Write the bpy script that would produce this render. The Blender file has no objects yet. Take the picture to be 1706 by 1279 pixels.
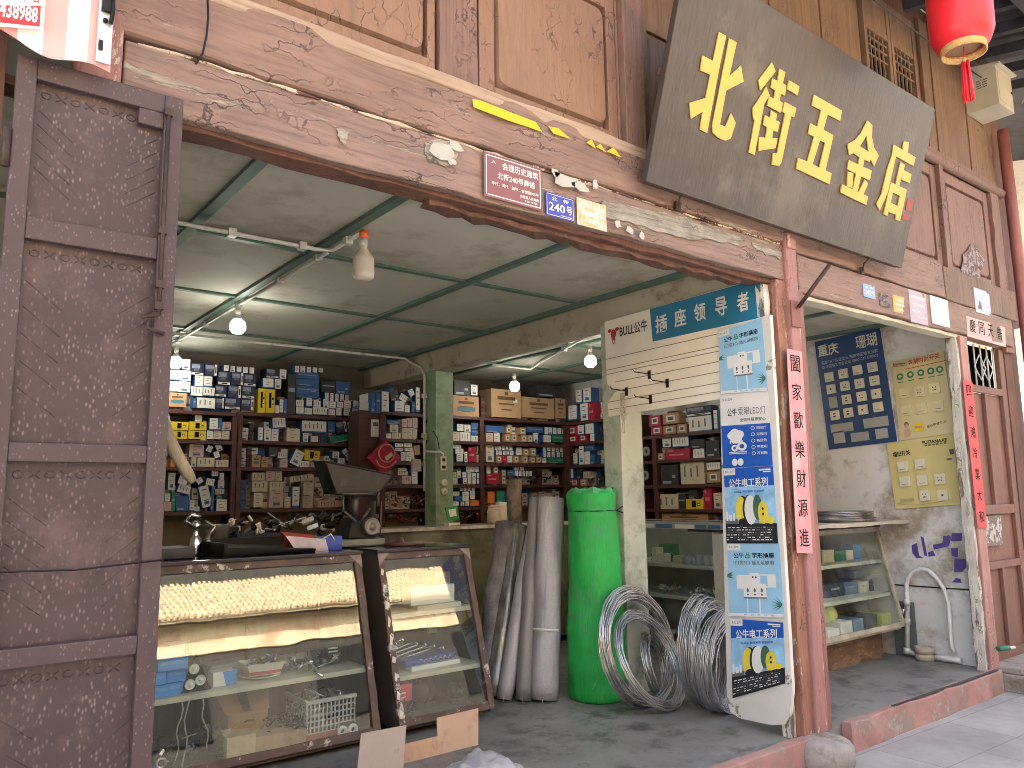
import bpy, math, random
from mathutils import Vector, Matrix
random.seed(7)
S = bpy.context.scene
COL = S.collection
# ---------------------------------------------------------------- camera
F_PX, CX, CY = 1306.5, 853.0, 639.5
CAM = Vector((-4.22295, -2.72182, 1.38032))
def _axes(yaw, pitch, roll):
    cy, sy, cp, sp = math.cos(yaw), math.sin(yaw), math.cos(pitch), math.sin(pitch)
    fwd = Vector((sy*cp, cy*cp, sp)); right = Vector((cy, -sy, 0)); down = -right.cross(fwd)
    cr, sr = math.cos(roll), math.sin(roll)
    return right*cr+down*sr, down*cr-right*sr, fwd
RT, DN, FW = _axes(*[math.radians(a) for a in (37.866, 8.203, 0.840)])
cd = bpy.data.cameras.new('camera'); co = bpy.data.objects.new('camera', cd); COL.objects.link(co)
cd.sensor_width = 36; cd.lens = F_PX/1706*36; cd.clip_end = 500; cd.clip_start = 0.05
co.matrix_world = Matrix(((RT.x, -DN.x, -FW.x, CAM.x), (RT.y, -DN.y, -FW.y, CAM.y), (RT.z, -DN.z, -FW.z, CAM.z), (0, 0, 0, 1)))
S.camera = co
# ---------------------------------------------------------------- light
SUN_EL, SUN_AZ = 58, -22          # azimuth from +Y towards +X: behind the shop
w = bpy.data.worlds.new('World'); S.world = w; w.use_nodes = True
wn = w.node_tree; bg = wn.nodes['Background']
sky = wn.nodes.new('ShaderNodeTexSky'); sky.sky_type = 'NISHITA'; sky.sun_disc = False
sky.sun_elevation = math.radians(SUN_EL); sky.sun_rotation = math.radians(SUN_AZ); sky.dust_density = 8.0; sky.ozone_density = 0.0
tint = wn.nodes.new('ShaderNodeVectorMath'); tint.operation = 'MULTIPLY'; tint.inputs[1].default_value = (1.0, .955, .89)   # warm tint added to the sky light in place of a white balance
wn.links.new(sky.outputs[0], tint.inputs[0]); wn.links.new(tint.outputs[0], bg.inputs[0]); bg.inputs[1].default_value = 0.15
sl = bpy.data.lights.new('sun', 'SUN'); sl.energy = 4.0; sl.angle = math.radians(.5); sl.color = (1, .95, .86)
so = bpy.data.objects.new('sun', sl); COL.objects.link(so)
sd = Vector((math.sin(math.radians(SUN_AZ))*math.cos(math.radians(SUN_EL)), math.cos(math.radians(SUN_AZ))*math.cos(math.radians(SUN_EL)), math.sin(math.radians(SUN_EL))))
so.rotation_euler = sd.to_track_quat('Z', 'Y').to_euler(); so.location = (0, 4, 12)
S.view_settings.view_transform = 'Standard'; S.view_settings.look = 'None'
S.view_settings.exposure = 3.65; S.view_settings.gamma = 1.0
BULB_W = .6
S.cycles.filter_width = 0.9; S.cycles.max_bounces = 8; S.cycles.transparent_max_bounces = 16
S.cycles.caustics_reflective = False; S.cycles.caustics_refractive = False
# ---------------------------------------------------------------- helpers
def ray(px, py): return RT*((px-CX)/F_PX) + DN*((py-CY)/F_PX) + FW
def at(px, py, ax, v):                     # the point of a world plane (axis 0,1,2 at v) seen at a place of the photograph
    r = ray(px, py); t = (v-CAM[ax])/r[ax]; return CAM + r*t
def atp(px, py, P, n):
    r = ray(px, py); t = (P-CAM).dot(n)/r.dot(n); return CAM + r*t
V = Vector
class MB:
    def __init__(s): s.v = []; s.f = []; s.m = []; s.sm = []
    def face(s, pts, m=0, smooth=False):
        b = len(s.v); s.v += [V(p) for p in pts]; s.f.append(list(range(b, b+len(pts)))); s.m.append(m); s.sm.append(smooth)
    def idx(s, vs, fs, m=0, smooth=False):
        b = len(s.v); s.v += [V(p) for p in vs]
        for f in fs: s.f.append([i+b for i in f]); s.m.append(m); s.sm.append(smooth)
    def hexa(s, p, m=0, fm=None):          # p: 4 bottom, 4 top; fm: material of faces (bottom, top, s0..s3)
        b = len(s.v); s.v += [V(q) for q in p]
        fs = [(3,2,1,0),(4,5,6,7),(0,1,5,4),(1,2,6,5),(2,3,7,6),(3,0,4,7)]
        for i, f in enumerate(fs): s.f.append([k+b for k in f]); s.m.append(fm[i] if fm else m); s.sm.append(False)
    def box(s, x0, x1, y0, y1, z0, z1, m=0, fm=None):
        x0, x1 = sorted((x0, x1)); y0, y1 = sorted((y0, y1)); z0, z1 = sorted((z0, z1))
        s.hexa([(x0,y0,z0),(x1,y0,z0),(x1,y1,z0),(x0,y1,z0),(x0,y0,z1),(x1,y0,z1),(x1,y1,z1),(x0,y1,z1)], m, fm)
    def obox(s, c, a, b, n, m=0, fm=None): # centre, half vectors
        c, a, b, n = V(c), V(a), V(b), V(n)
        s.hexa([c-a-b-n, c+a-b-n, c+a+b-n, c-a+b-n, c-a-b+n, c+a-b+n, c+a+b+n, c-a+b+n], m, fm)
    def prism(s, poly, d, m=0, m2=None):
        poly = [V(p) for p in poly]; d = V(d); n = len(poly); top = [p+d for p in poly]
        s.face(top, m); s.face(poly[::-1], m)
        for i in range(n): s.face([poly[i], poly[(i+1) % n], top[(i+1) % n], top[i]], m if m2 is None else m2)
    def tube(s, pts, r, n=8, m=0, closed=False, cap=True):
        pts = [V(p) for p in pts]; N = len(pts); rings = []; b = len(s.v); up = None
        for i, p in enumerate(pts):
            a = pts[(i-1) % N] if (closed or i > 0) else p; c = pts[(i+1) % N] if (closed or i < N-1) else p
            t = (c-a)
            t = t.normalized() if t.length > 1e-9 else V((0, 0, 1))
            if up is None: up = t.orthogonal().normalized()
            up = (up - t*up.dot(t))
            up = up.normalized() if up.length > 1e-6 else t.orthogonal().normalized()
            q = t.cross(up); rr = r[i] if isinstance(r, (list, tuple)) else r
            for k in range(n):
                an = 2*math.pi*k/n; s.v.append(p + up*(math.cos(an)*rr) + q*(math.sin(an)*rr))
        for i in range(N if closed else N-1):
            for k in range(n):
                j = (i+1) % N; s.f.append([b+i*n+k, b+i*n+(k+1) % n, b+j*n+(k+1) % n, b+j*n+k]); s.m.append(m); s.sm.append(True)
        if cap and not closed:
            s.f.append([b+k for k in range(n)][::-1]); s.m.append(m); s.sm.append(False)
            s.f.append([b+(N-1)*n+k for k in range(n)]); s.m.append(m); s.sm.append(False)
    def lathe(s, prof, c, n=20, m=0, ax=(0, 0, 1), smooth=True):   # prof: (radius, height) or (radius, height, material)
        ax = V(ax).normalized(); u = ax.orthogonal().normalized(); q = ax.cross(u); c = V(c); b = len(s.v)
        for p in prof:
            for k in range(n):
                an = 2*math.pi*k/n; s.v.append(c + ax*p[1] + u*(math.cos(an)*p[0]) + q*(math.sin(an)*p[0]))
        for i in range(len(prof)-1):
            for k in range(n):
                s.f.append([b+i*n+k, b+i*n+(k+1) % n, b+(i+1)*n+(k+1) % n, b+(i+1)*n+k]); s.m.append(prof[i][2] if len(prof[i]) > 2 else m); s.sm.append(smooth)
    def hewn(s, a, b, u, v, seg=14, jit=.006, m=0, seed=1):   # a rough hewn beam from a to b, half sizes u, v
        a, b, u, v = V(a), V(b), V(u), V(v); rnd = random.Random(seed); base = len(s.v)
        off = [[(rnd.uniform(-1, 1), rnd.uniform(-1, 1)) for _ in range(seg+1)] for _ in range(4)]
        for i in range(seg+1):
            p = a.lerp(b, i/seg)
            for k, (su, sv) in enumerate(((-1,-1),(1,-1),(1,1),(-1,1))):
                j = off[k][i]; s.v.append(p + u*su + v*sv + u.normalized()*j[0]*jit + v.normalized()*j[1]*jit)
        for i in range(seg):
            for k in range(4):
                o = base+i*4; s.f.append([o+k, o+(k+1) % 4, o+4+(k+1) % 4, o+4+k]); s.m.append(m); s.sm.append(False)
        s.f.append([base+3, base+2, base+1, base]); s.m.append(m); s.sm.append(False)
        o = base+seg*4; s.f.append([o, o+1, o+2, o+3]); s.m.append(m); s.sm.append(False)
    def text(s, body, o, u, v, m=0, bold=0.0, d=None, keep=False):   # lettering fitted into the parallelogram o, o+u, o+v
        key = (body, bold)
        if key not in _TX:
            cu = bpy.data.curves.new('t', 'FONT'); cu.body = body; cu.offset = bold; cu.resolution_u = 2
            ob = bpy.data.objects.new('t', cu); COL.objects.link(ob)
            me = bpy.data.meshes.new_from_object(ob.evaluated_get(bpy.context.evaluated_depsgraph_get()))
            _TX[key] = ([q.co.copy() for q in me.vertices], [list(p.vertices) for p in me.polygons])
            bpy.data.objects.remove(ob); bpy.data.curves.remove(cu); bpy.data.meshes.remove(me)
        vs, fs = _TX[key]
        if not vs: return
        x0 = min(q.x for q in vs); x1 = max(q.x for q in vs); y0 = min(q.y for q in vs); y1 = max(q.y for q in vs)
        o, u, v = V(o), V(u), V(v); d = V(d) if d is not None else V((0, 0, 0))
        s.idx([o + u*((q.x-x0)/max(1e-6, x1-x0)) + v*((q.y-y0)/max(1e-6, y1-y0)) + d for q in vs], fs, m)
    def build(s, name, mats, parent=None, bevel=0.0):
        me = bpy.data.meshes.new(name); o = V((0, 0, 0))
        if parent is not None:
            q = parent
            while q is not None: o = o + q.location; q = q.parent
            loc = V((0, 0, 0))
        else:
            lo = V([min(p[i] for p in s.v) for i in range(3)]); hi = V([max(p[i] for p in s.v) for i in range(3)])
            loc = V(((lo.x+hi.x)/2, (lo.y+hi.y)/2, lo.z)); o = loc
        me.from_pydata([p-o for p in s.v], [], s.f)
        for mt in (mats if isinstance(mats, (list, tuple)) else [mats]): me.materials.append(mt)
        me.polygons.foreach_set('material_index', s.m); me.polygons.foreach_set('use_smooth', s.sm); me.update()
        ob = bpy.data.objects.new(name, me); COL.objects.link(ob); ob.location = loc; ob.parent = parent
        if bevel:
            b = ob.modifiers.new('edge', 'BEVEL'); b.width = bevel; b.segments = 2; b.limit_method = 'ANGLE'
        return ob
_TX = {}
def tag(o, label, cat, group=None, kind=None):
    if kind: o['kind'] = kind
    if label: o['label'] = label
    if cat: o['category'] = cat
    if group: o['group'] = group
    return o
def thing(name, label, cat, loc, group=None):
    o = bpy.data.objects.new(name, None); COL.objects.link(o); o.location = V(loc); o.empty_display_size = .05
    return tag(o, label, cat, group)
# ---------------------------------------------------------------- materials
def M(name, col, rough=.6, metal=0.0, var=.12, vs=5.0, st=(1, 1, 1), grain=0.0, gs=(2, 2, 2), bump=0.0, cracks=0.0, ck=(3, 3, 3), peel=None, spots=None, dirt=None, spec=.5, pk=(1, 1, 1), ckm=.45):
    m = bpy.data.materials.new(name); m.use_nodes = True; nt = m.node_tree; L = nt.links.new; nodes = nt.nodes
    bs = nodes['Principled BSDF']; bs.inputs['Roughness'].default_value = rough; bs.inputs['Metallic'].default_value = metal
    bs.inputs['Specular IOR Level'].default_value = spec
    tc = nodes.new('ShaderNodeTexCoord')
    def mp(sc):
        n = nodes.new('ShaderNodeMapping'); n.inputs['Scale'].default_value = sc; L(tc.outputs['Object'], n.inputs[0]); return n.outputs[0]
    def noise(sc, st, det=5, ro=.6):
        n = nodes.new('ShaderNodeTexNoise'); n.inputs['Scale'].default_value = sc; n.inputs['Detail'].default_value = det; n.inputs['Roughness'].default_value = ro; L(mp(st), n.inputs['Vector']); return n.outputs['Fac']
    def ramp(src, a, b, lo=0.0, hi=1.0):
        n = nodes.new('ShaderNodeMapRange'); n.inputs[1].default_value = a; n.inputs[2].default_value = b; n.inputs[3].default_value = lo; n.inputs[4].default_value = hi; L(src, n.inputs[0]); return n.outputs[0]
    def mix(fac, a, b):
        n = nodes.new('ShaderNodeMix'); n.data_type = 'RGBA'
        for s_, x in ((n.inputs[0], fac), (n.inputs[6], a), (n.inputs[7], b)):
            if hasattr(x, 'is_output'): L(x, s_)
            elif isinstance(x, (int, float)): s_.default_value = x
            else: s_.default_value = (*x, 1)
        return n.outputs[2]
    def math_(op, a, b):
        n = nodes.new('ShaderNodeMath'); n.operation = op
        for s_, x in ((n.inputs[0], a), (n.inputs[1], b)):
            if hasattr(x, 'is_output'): L(x, s_)
            else: s_.default_value = x
        return n.outputs[0]
    c = mix(ramp(noise(vs, st), .3, .7), tuple(x*(1-var) for x in col), tuple(min(1, x*(1+var)) for x in col))
    h = None
    if grain:
        g = noise(1.0, gs, 6, .7); c = mix(ramp(g, .5, .66, 0, grain), c, tuple(x*.35 for x in col)); c = mix(ramp(g, .48, .3, 0, grain*.7), c, tuple(min(1, x*1.5+.02) for x in col)); h = g
    if dirt:
        dc, ds, da = dirt; c = mix(ramp(noise(ds, (1, 1, 1), 10, .72), .68-da*.42, .80-da*.42), c, dc)
    if spots:
        scol, ss, sth, dens = spots[:4]; sst = spots[4] if len(spots) > 4 else (1, 1, 1)
        n = nodes.new('ShaderNodeTexVoronoi'); n.inputs['Scale'].default_value = ss; L(mp(sst), n.inputs['Vector'])
        sp = ramp(n.outputs['Distance'], sth, sth*.25)
        sep = nodes.new('ShaderNodeSeparateColor'); L(n.outputs['Color'], sep.inputs[0])
        sp = math_('MULTIPLY', sp, math_('LESS_THAN', sep.outputs[0], dens))
        sp = math_('MULTIPLY', sp, ramp(noise(ss*.12, (1, 1, 1), 3), .38, .6, .25, .85)); c = mix(sp, c, scol)
    if cracks:
        n = nodes.new('ShaderNodeTexVoronoi'); n.feature = 'DISTANCE_TO_EDGE'; n.inputs['Scale'].default_value = 1
        nn = nodes.new('ShaderNodeTexNoise'); nn.inputs['Scale'].default_value = 14; nn.inputs['Detail'].default_value = 6; L(tc.outputs['Object'], nn.inputs['Vector'])
        va = nodes.new('ShaderNodeVectorMath'); va.operation = 'MULTIPLY_ADD'; L(nn.outputs['Color'], va.inputs[0]); va.inputs[1].default_value = (.8, .8, .8); L(mp(ck), va.inputs[2]); L(va.outputs[0], n.inputs['Vector'])
        cr = math_('MULTIPLY', ramp(n.outputs['Distance'], .03, .006), ramp(noise(3.3, (1, 1, 1), 6), ckm+.02, ckm+.12))
        c = mix(math_('MULTIPLY', ramp(n.outputs['Distance'], .075, .04), math_('MULTIPLY', ramp(noise(3.3, (1, 1, 1), 6), ckm+.04, ckm+.12), .35)), c, tuple(min(1, x*1.35+.02) for x in col)); c = mix(math_('MULTIPLY', cr, cracks), c, tuple(x*.2 for x in col))
        h = math_('SUBTRACT', h if h is not None else .5, math_('MULTIPLY', cr, .9))
    if peel:
        pc, ps, pa = peel; pn = ramp(noise(ps, pk, 10, .75), .735-pa*.5, .75-pa*.5)
        pc2 = mix(ramp(noise(ps*6, pk, 4), .35, .65), tuple(x*.6 for x in pc), pc); c = mix(pn, c, pc2)
        h = math_('SUBTRACT', h if h is not None else .5, math_('MULTIPLY', pn, .6))
    L(c, bs.inputs['Base Color'])
    if bump:
        if h is None: h = noise(vs*6, st, 6, .7)
        b = nodes.new('ShaderNodeBump'); b.inputs['Strength'].default_value = bump; b.inputs['Distance'].default_value = .01; L(h, b.inputs['Height']); L(b.outputs[0], bs.inputs['Normal'])
    return m
def glass(name, tint=(.92, .96, .94), dust=.012):
    m = bpy.data.materials.new(name); m.use_nodes = True; nt = m.node_tree; nt.nodes.clear(); N = nt.nodes.new; L = nt.links.new
    out = N('ShaderNodeOutputMaterial'); tr = N('ShaderNodeBsdfTransparent'); tr.inputs[0].default_value = (*tint, 1)
    gl = N('ShaderNodeBsdfGlossy'); gl.inputs['Roughness'].default_value = .015; gl.inputs[0].default_value = (1, 1, 1, 1)
    df = N('ShaderNodeBsdfDiffuse'); df.inputs[0].default_value = (.5, .48, .42, 1)
    lw = N('ShaderNodeLayerWeight'); lw.inputs[0].default_value = .5; pw = N('ShaderNodeMath'); pw.operation = 'POWER'; L(lw.outputs['Facing'], pw.inputs[0]); pw.inputs[1].default_value = 4.0
    fr = N('ShaderNodeMapRange'); fr.inputs[3].default_value = .06; fr.inputs[4].default_value = .75; L(pw.outputs[0], fr.inputs[0])
    no = N('ShaderNodeTexNoise'); no.inputs['Scale'].default_value = 3; no.inputs['Detail'].default_value = 8
    tc = N('ShaderNodeTexCoord'); L(tc.outputs['Object'], no.inputs['Vector'])
    bn = N('ShaderNodeTexNoise'); bn.inputs['Scale'].default_value = 6; bn.inputs['Detail'].default_value = 1; L(tc.outputs['Object'], bn.inputs['Vector'])
    bp = N('ShaderNodeBump'); bp.inputs['Strength'].default_value = .006; bp.inputs['Distance'].default_value = .05; L(bn.outputs['Fac'], bp.inputs['Height']); L(bp.outputs[0], gl.inputs['Normal'])
    mr = N('ShaderNodeMapRange'); mr.inputs[1].default_value = .35; mr.inputs[2].default_value = .75; mr.inputs[3].default_value = dust*.3; mr.inputs[4].default_value = dust*1.8; L(no.outputs['Fac'], mr.inputs[0])
    m1 = N('ShaderNodeMixShader'); m2 = N('ShaderNodeMixShader'); L(mr.outputs[0], m1.inputs[0]); L(tr.outputs[0], m1.inputs[1]); L(df.outputs[0], m1.inputs[2])
    L(fr.outputs[0], m2.inputs[0]); L(m1.outputs[0], m2.inputs[1]); L(gl.outputs[0], m2.inputs[2]); L(m2.outputs[0], out.inputs[0])
    return m
def emit(name, col, k):
    m = bpy.data.materials.new(name); m.use_nodes = True; b = m.node_tree.nodes['Principled BSDF']
    b.inputs['Base Color'].default_value = (.8, .8, .8, 1); b.inputs['Emission Color'].default_value = (*col, 1); b.inputs['Emission Strength'].default_value = k
    return m
RED = (.215, .137, .105)
paint = M('red_paint', RED, .62, var=.18, vs=3, st=(1, 3, 3), grain=.4, gs=(3, 60, 60), bump=.5, cracks=.8, ck=(1.6, 8, 12), peel=((.36, .29, .225), 4, .27), pk=(.3, 1, 3.4))
beam_old = M('weathered_beam_paint', (.225, .152, .122), .65, var=.2, vs=2, st=(1, 3, 3), grain=.6, gs=(2, 45, 45), bump=.6, cracks=.9, ck=(1.4, 10, 14), peel=((.40, .345, .275), 3.4, .3), pk=(.35, 1, 3.2))
panel_m = M('panel_paint', (.245, .143, .095), .6, var=.12, vs=2.5, grain=.25, gs=(40, 40, 4), bump=.5, cracks=.85, ck=(11, 11, 7), ckm=.46)
stile_m = M('stile_paint', (.19, .113, .088), .62, var=.15, vs=3, grain=.4, gs=(60, 60, 2), bump=.45, cracks=.85, ck=(9, 9, .8))
plank_m = M('brown_planks', (.16, .10, .067), .65, var=.2, vs=2.5, grain=.55, gs=(45, 45, 1.5), bump=.45, cracks=.6, ck=(10, 10, .7))
darkwood = M('dark_timber', (.11, .05, .035), .7, var=.3, vs=4, grain=.5, gs=(40, 40, 2), bump=.4)
pinkpost = M('pink_post_paint', (.31, .15, .132), .6, var=.16, vs=4, st=(1, 1, .5), grain=.3, gs=(40, 40, 3), bump=.3, cracks=.5, ck=(8, 8, 2), peel=((.62, .5, .4), 6, .27), pk=(1, 1, .4))
peelwood = M('peeling_white_wood', (.55, .53, .47), .75, var=.2, vs=6, grain=.5, gs=(50, 50, 2), bump=.5, cracks=.8, ck=(14, 14, 1), peel=((.2, .16, .12), 6, .4), pk=(1.5, 1.5, .3))
curb_m = M('red_kerb_paint', (.36, .19, .165), .75, var=.25, vs=5, bump=.4, dirt=((.28, .22, .18), 6, .45), peel=((.4, .33, .28), 7, .33))
concrete = M('shop_floor_concrete', (.195, .192, .175), .5, var=.3, vs=2.2, bump=.15, dirt=((.085, .085, .078), 3.5, .43), spots=((.36, .35, .32), 60, .3, .3))
walldirty = M('dirty_plaster', (.66, .66, .645), .85, var=.08, vs=2, bump=.25, dirt=((.34, .29, .22), 1.6, .5), spots=((.12, .1, .09), 30, .14, .12))
wallwarm = M('cream_plaster', (.5, .46, .38), .85, var=.12, vs=2, bump=.2, dirt=((.34, .3, .22), 2, .42))
ceil_m = M('ceiling_board', (.43, .43, .365), .8, var=.07, vs=1.4, dirt=((.3, .28, .22), 1.1, .42))
green_d = M('dark_green_paint', (.085, .15, .115), .5, var=.2, vs=6)
green_c = M('pale_green_paint', (.25, .36, .22), .5, var=.1, vs=3, bump=.1, dirt=((.17, .22, .14), 4, .4))
green_w = M('washed_green_plaster', (.47, .53, .43), .65, var=.1, vs=4, bump=.2, dirt=((.3, .33, .26), 5, .42))
beamc = M('concrete_beam', (.4, .36, .28), .8, var=.12, vs=3, bump=.2, dirt=((.2, .17, .12), 4, .36))
shelfw = M('red_brown_shelf', (.085, .03, .025), .5, var=.25, vs=6, grain=.3, gs=(3, 60, 60))
gatem = M('gate_paint', (.054, .034, .037), .52, metal=0, var=.15, vs=3, bump=.12, spots=((.22, .165, .16), 105, .36, .5, (1, 1, .6)), dirt=((.06, .042, .042), 2.2, .4))
gatem2 = M('gate_panel_paint', (.043, .026, .0285), .5, var=.18, vs=3, bump=.15, spots=((.20, .15, .145), 95, .42, .55, (1, 1, .5)), dirt=((.085, .052, .05), 2.5, .42))
signm = M('sign_board_wood', (.050, .042, .0385), .42, var=.3, vs=1.3, st=(.6, 1, 1), grain=.45, gs=(70, 20, 3), bump=.18, dirt=((.10, .086, .072), 1.3, .4), spots=((.04, .03, .03), 24, .12, .12))
gold = M('gold_letter_paint', (.60, .385, .085), .45, var=.05, vs=8)
white = M('white_enamel', (.72, .72, .69), .4, var=.04)
paper = M('white_paper', (.75, .74, .7), .7, var=.06, vs=9)
black = M('black_plastic', (.006, .006, .0065), .5, var=.2, spec=.3)
room_dark = M('painted_room_dark', (.002, .002, .002), 1, spec=0)  # near-black colour stands in for the darkness behind the windows
ink = M('black_ink', (.005, .0045, .0045), .8, var=.1, spec=.2)
greyink = M('grey_print', (.12, .12, .125), .7, var=.15)
iron = M('rusty_iron', (.06, .04, .033), .65, metal=.4, var=.35, vs=20, bump=.3)
steel = M('zinc_wire', (.52, .52, .52), .35, metal=.9, var=.25, vs=9)
steel_d = M('dull_zinc_wire', (.46, .46, .46), .4, metal=.85, var=.3, vs=9)
chrome = M('chrome', (.75, .75, .76), .18, metal=1, var=.05)
meshm = M('grey_window_mesh', (.45, .46, .49), .55, metal=.25, var=.12, vs=6, grain=.2, gs=(90, 90, 120), bump=.5)
mesh_d = M('dark_mesh_film', (.17, .17, .18), .3, metal=.1, var=.4, vs=10, bump=.8)
netm = M('green_net', (.015, .40, .068), .6, var=.22, vs=3.5, grain=.22, gs=(120, 120, 12), bump=.5, dirt=((.06, .34, .11), 3, .42))
netfilm = M('green_net_film', (.09, .45, .18), .3, var=.2, vs=8, bump=.6)
kraft = M('kraft_card', (.44, .28, .15), .8, var=.1, vs=5)
kraft2 = M('tan_card', (.5, .33, .2), .85, var=.1, vs=3, grain=.15, gs=(70, 70, 3), dirt=((.33, .21, .13), 5, .33))
greycard = M('grey_card', (.42, .36, .3), .85, var=.1, vs=3, dirt=((.25, .2, .16), 6, .3))
blue = M('box_blue', (.035, .12, .31), .5, var=.12)
blue2 = M('sky_blue', (.04, .26, .68), .5, var=.12)
navy = M('navy_print', (.02, .028, .075), .45, var=.35, vs=30)
yellow = M('yellow_print', (.75, .55, .02), .5, var=.12, vs=20)
crimson = M('crimson_print', (.42, .012, .05), .5, var=.15)
pinkp = M('pink_print', (.75, .35, .38), .55, var=.15)
orange = M('orange_print', (.8, .2, .02), .5, var=.12)
dgreen = M('green_print', (.02, .22, .12), .5, var=.2)
cream = M('cream_card', (.62, .55, .42), .7, var=.1, vs=12)
dgrey = M('dark_grey', (.035, .035, .037), .5, var=.3, vs=12)
lcab = M('pale_shelf_edge', (.55, .53, .43), .6, var=.12, vs=8)
cabwood = M('worn_cabinet_frame', (.10, .065, .05), .6, var=.4, vs=10, bump=.5, peel=((.6, .58, .52), 5, .33), pk=(1, 1, 1))
cabin = M('cabinet_interior', (.105, .09, .062), .8, var=.2, vs=3, grain=.3, gs=(30, 30, 2))
cabdark = M('dark_cabinet_board', (.07, .06, .048), .8, var=.3, vs=4)
glassm = glass('cabinet_glass')
glass2 = glass('counter_glass', dust=.02)
filmm = glass('clear_film', (.9, .9, .9), .25)
# ================================================================ setting
def struct(name, b, m, bevel=0): o = b.build(name, m, None, bevel); o['kind'] = 'structure'; return o
pave = bpy.data.materials.new('slate_paving'); pave.use_nodes = True
def _pave():
    nt = pave.node_tree; N = nt.nodes.new; L = nt.links.new; bs = nt.nodes['Principled BSDF']
    tc = N('ShaderNodeTexCoord'); mp = N('ShaderNodeMapping'); mp.inputs['Scale'].default_value = (1, 1, 1); mp.inputs['Rotation'].default_value = (0, 0, math.radians(2)); L(tc.outputs['Object'], mp.inputs[0])
    br = N('ShaderNodeTexBrick'); br.inputs['Scale'].default_value = 1; br.inputs['Brick Width'].default_value = .9; br.inputs['Row Height'].default_value = .42; br.inputs['Mortar Size'].default_value = .004
    br.inputs['Color1'].default_value = (.29, .285, .272, 1); br.inputs['Color2'].default_value = (.34, .335, .318, 1); br.inputs['Mortar'].default_value = (.2, .2, .2, 1); L(mp.outputs[0], br.inputs[0])
    no = N('ShaderNodeTexNoise'); no.inputs['Scale'].default_value = 2.2; no.inputs['Detail'].default_value = 9; no.inputs['Roughness'].default_value = .7; L(tc.outputs['Object'], no.inputs[0])
    mr = N('ShaderNodeMapRange'); mr.inputs[1].default_value = .3; mr.inputs[2].default_value = .7; mr.inputs[3].default_value = .72; mr.inputs[4].default_value = 1.22; L(no.outputs[0], mr.inputs[0])
    vm = N('ShaderNodeVectorMath'); vm.operation = 'SCALE'; L(br.outputs[0], vm.inputs[0]); L(mr.outputs[0], vm.inputs['Scale']); L(vm.outputs[0], bs.inputs['Base Color'])
    bs.inputs['Roughness'].default_value = .6
    bp = N('ShaderNodeBump'); bp.inputs['Strength'].default_value = .25; bp.inputs['Distance'].default_value = .01; L(no.outputs[0], bp.inputs['Height']); L(bp.outputs[0], bs.inputs['Normal'])
_pave()
b = MB(); b.box(-60, 60, -60, 60, -.5, -.155); struct('ground', b, M('earth', (.12, .11, .1), .9))
b = MB(); b.box(-30, 30, -4.4, .02, -.2, -.15); struct('pavement', b, pave)
b = MB(); b.box(-30, 30, -7.6, -4.4, -.2, -.152); struct('road', b, M('street_paving', (.24, .23, .21), .8, var=.15, vs=2, bump=.2))
b = MB(); b.box(-4.3, 2.62, .0, 5.4, -.15, 0); struct('floor', b, concrete)
# ================================================================ shophouse
H = thing('shophouse', 'old two-storey timber shophouse with peeling red-brown paint and an open shopfront', 'building', (0, 0, 0))
# ground-floor sill
b = MB(); b.hewn((-4.4, -.035, -.075), (-.02, -.035, -.075), (0, .035, 0), (0, 0, .092), 18, .006, 0, 3)
b.hewn((.36, -.035, -.07), (2.56, -.035, -.07), (0, .035, 0), (0, 0, .088), 12, .008, 0, 4)
b.build('sill', curb_m, H, .006)
b = MB(); b.box(.9, 2.5, -.06, -.036, .019, .026); b.build('sill_edging', dgrey, H)
# fascia (lower lintel), upper beam
b = MB()
b.hewn((-3.74, .03, 2.80), (.095, .03, 2.81), (0, .05, 0), (0, 0, .112), 26, .007, 0, 5)
b.build('lower_beam', beam_old, H, .008)
bare = M('bare_grey_wood', (.27, .25, .205), .85, var=.35, vs=8, grain=.8, gs=(4, 60, 70), bump=.7, cracks=.8, ck=(3, 20, 20))
rq = random.Random(77)
for poly in ("1003,334 1060,343 1120,357 1190,380 1246,398 1225,406 1170,399 1118,392 1060,374 1008,363", "708,236 735,232 768,244 760,262 742,275 712,268", "1250,402 1300,420 1300,432 1262,418", "560,212 580,220 576,240 566,232"):
    P = [tuple(map(float, p.split(','))) for p in poly.split()]; out = []
    for i in range(len(P)):
        p, q = P[i], P[(i+1) % len(P)]
        for k in range(5): t = k/5; out.append(at(p[0]+(q[0]-p[0])*t+rq.uniform(-2.5, 2.5), p[1]+(q[1]-p[1])*t+rq.uniform(-2.5, 2.5), 1, -.0300))
    b = MB(); b.prism(out, (0, .004, 0)); b.build('bare_wood_patch', bare, H)
b = MB(); b.hewn((-4.3, .07, 2.69), (.1, .07, 2.68), (0, .05, 0), (0, 0, .018), 30, .007, 0, 8)
b.hewn((-2.5, .1, 2.655), (-.3, .1, 2.655), (0, .04, 0), (0, 0, .014), 30, .009, 0, 9); b.build('beam_batten', darkwood, H, .004)
b = MB(); b.hewn((-4.3, .05, 3.07), (.1, .05, 3.07), (0, .08, 0), (0, 0, .135), 26, .008, 0, 6)
b.build('upper_beam', paint, H, .018)
b = MB(); b.hewn((-4.3, -.0, 3.185), (.1, -.0, 3.185), (0, .034, .0), (0, -.004, .03), 26, .005, 0, 61); b.build('beam_chamfer', M('sunworn_chamfer', (.36, .27, .20), .75, var=.15, vs=3, st=(1, 3, 3), grain=.5, gs=(2, 60, 60), bump=.4), H, .006)
b = MB(); b.hewn((-3.7, -.016, 2.918), (.06, -.016, 2.925), (0, .006, 0), (0, 0, .004), 60, .005, 0, 62); b.build('joint_edge', M('pale_joint', (.5, .42, .32), .8, var=.3, vs=9, peel=((.12, .05, .04), 5, .45), pk=(1, 1, 1)), H)
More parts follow.
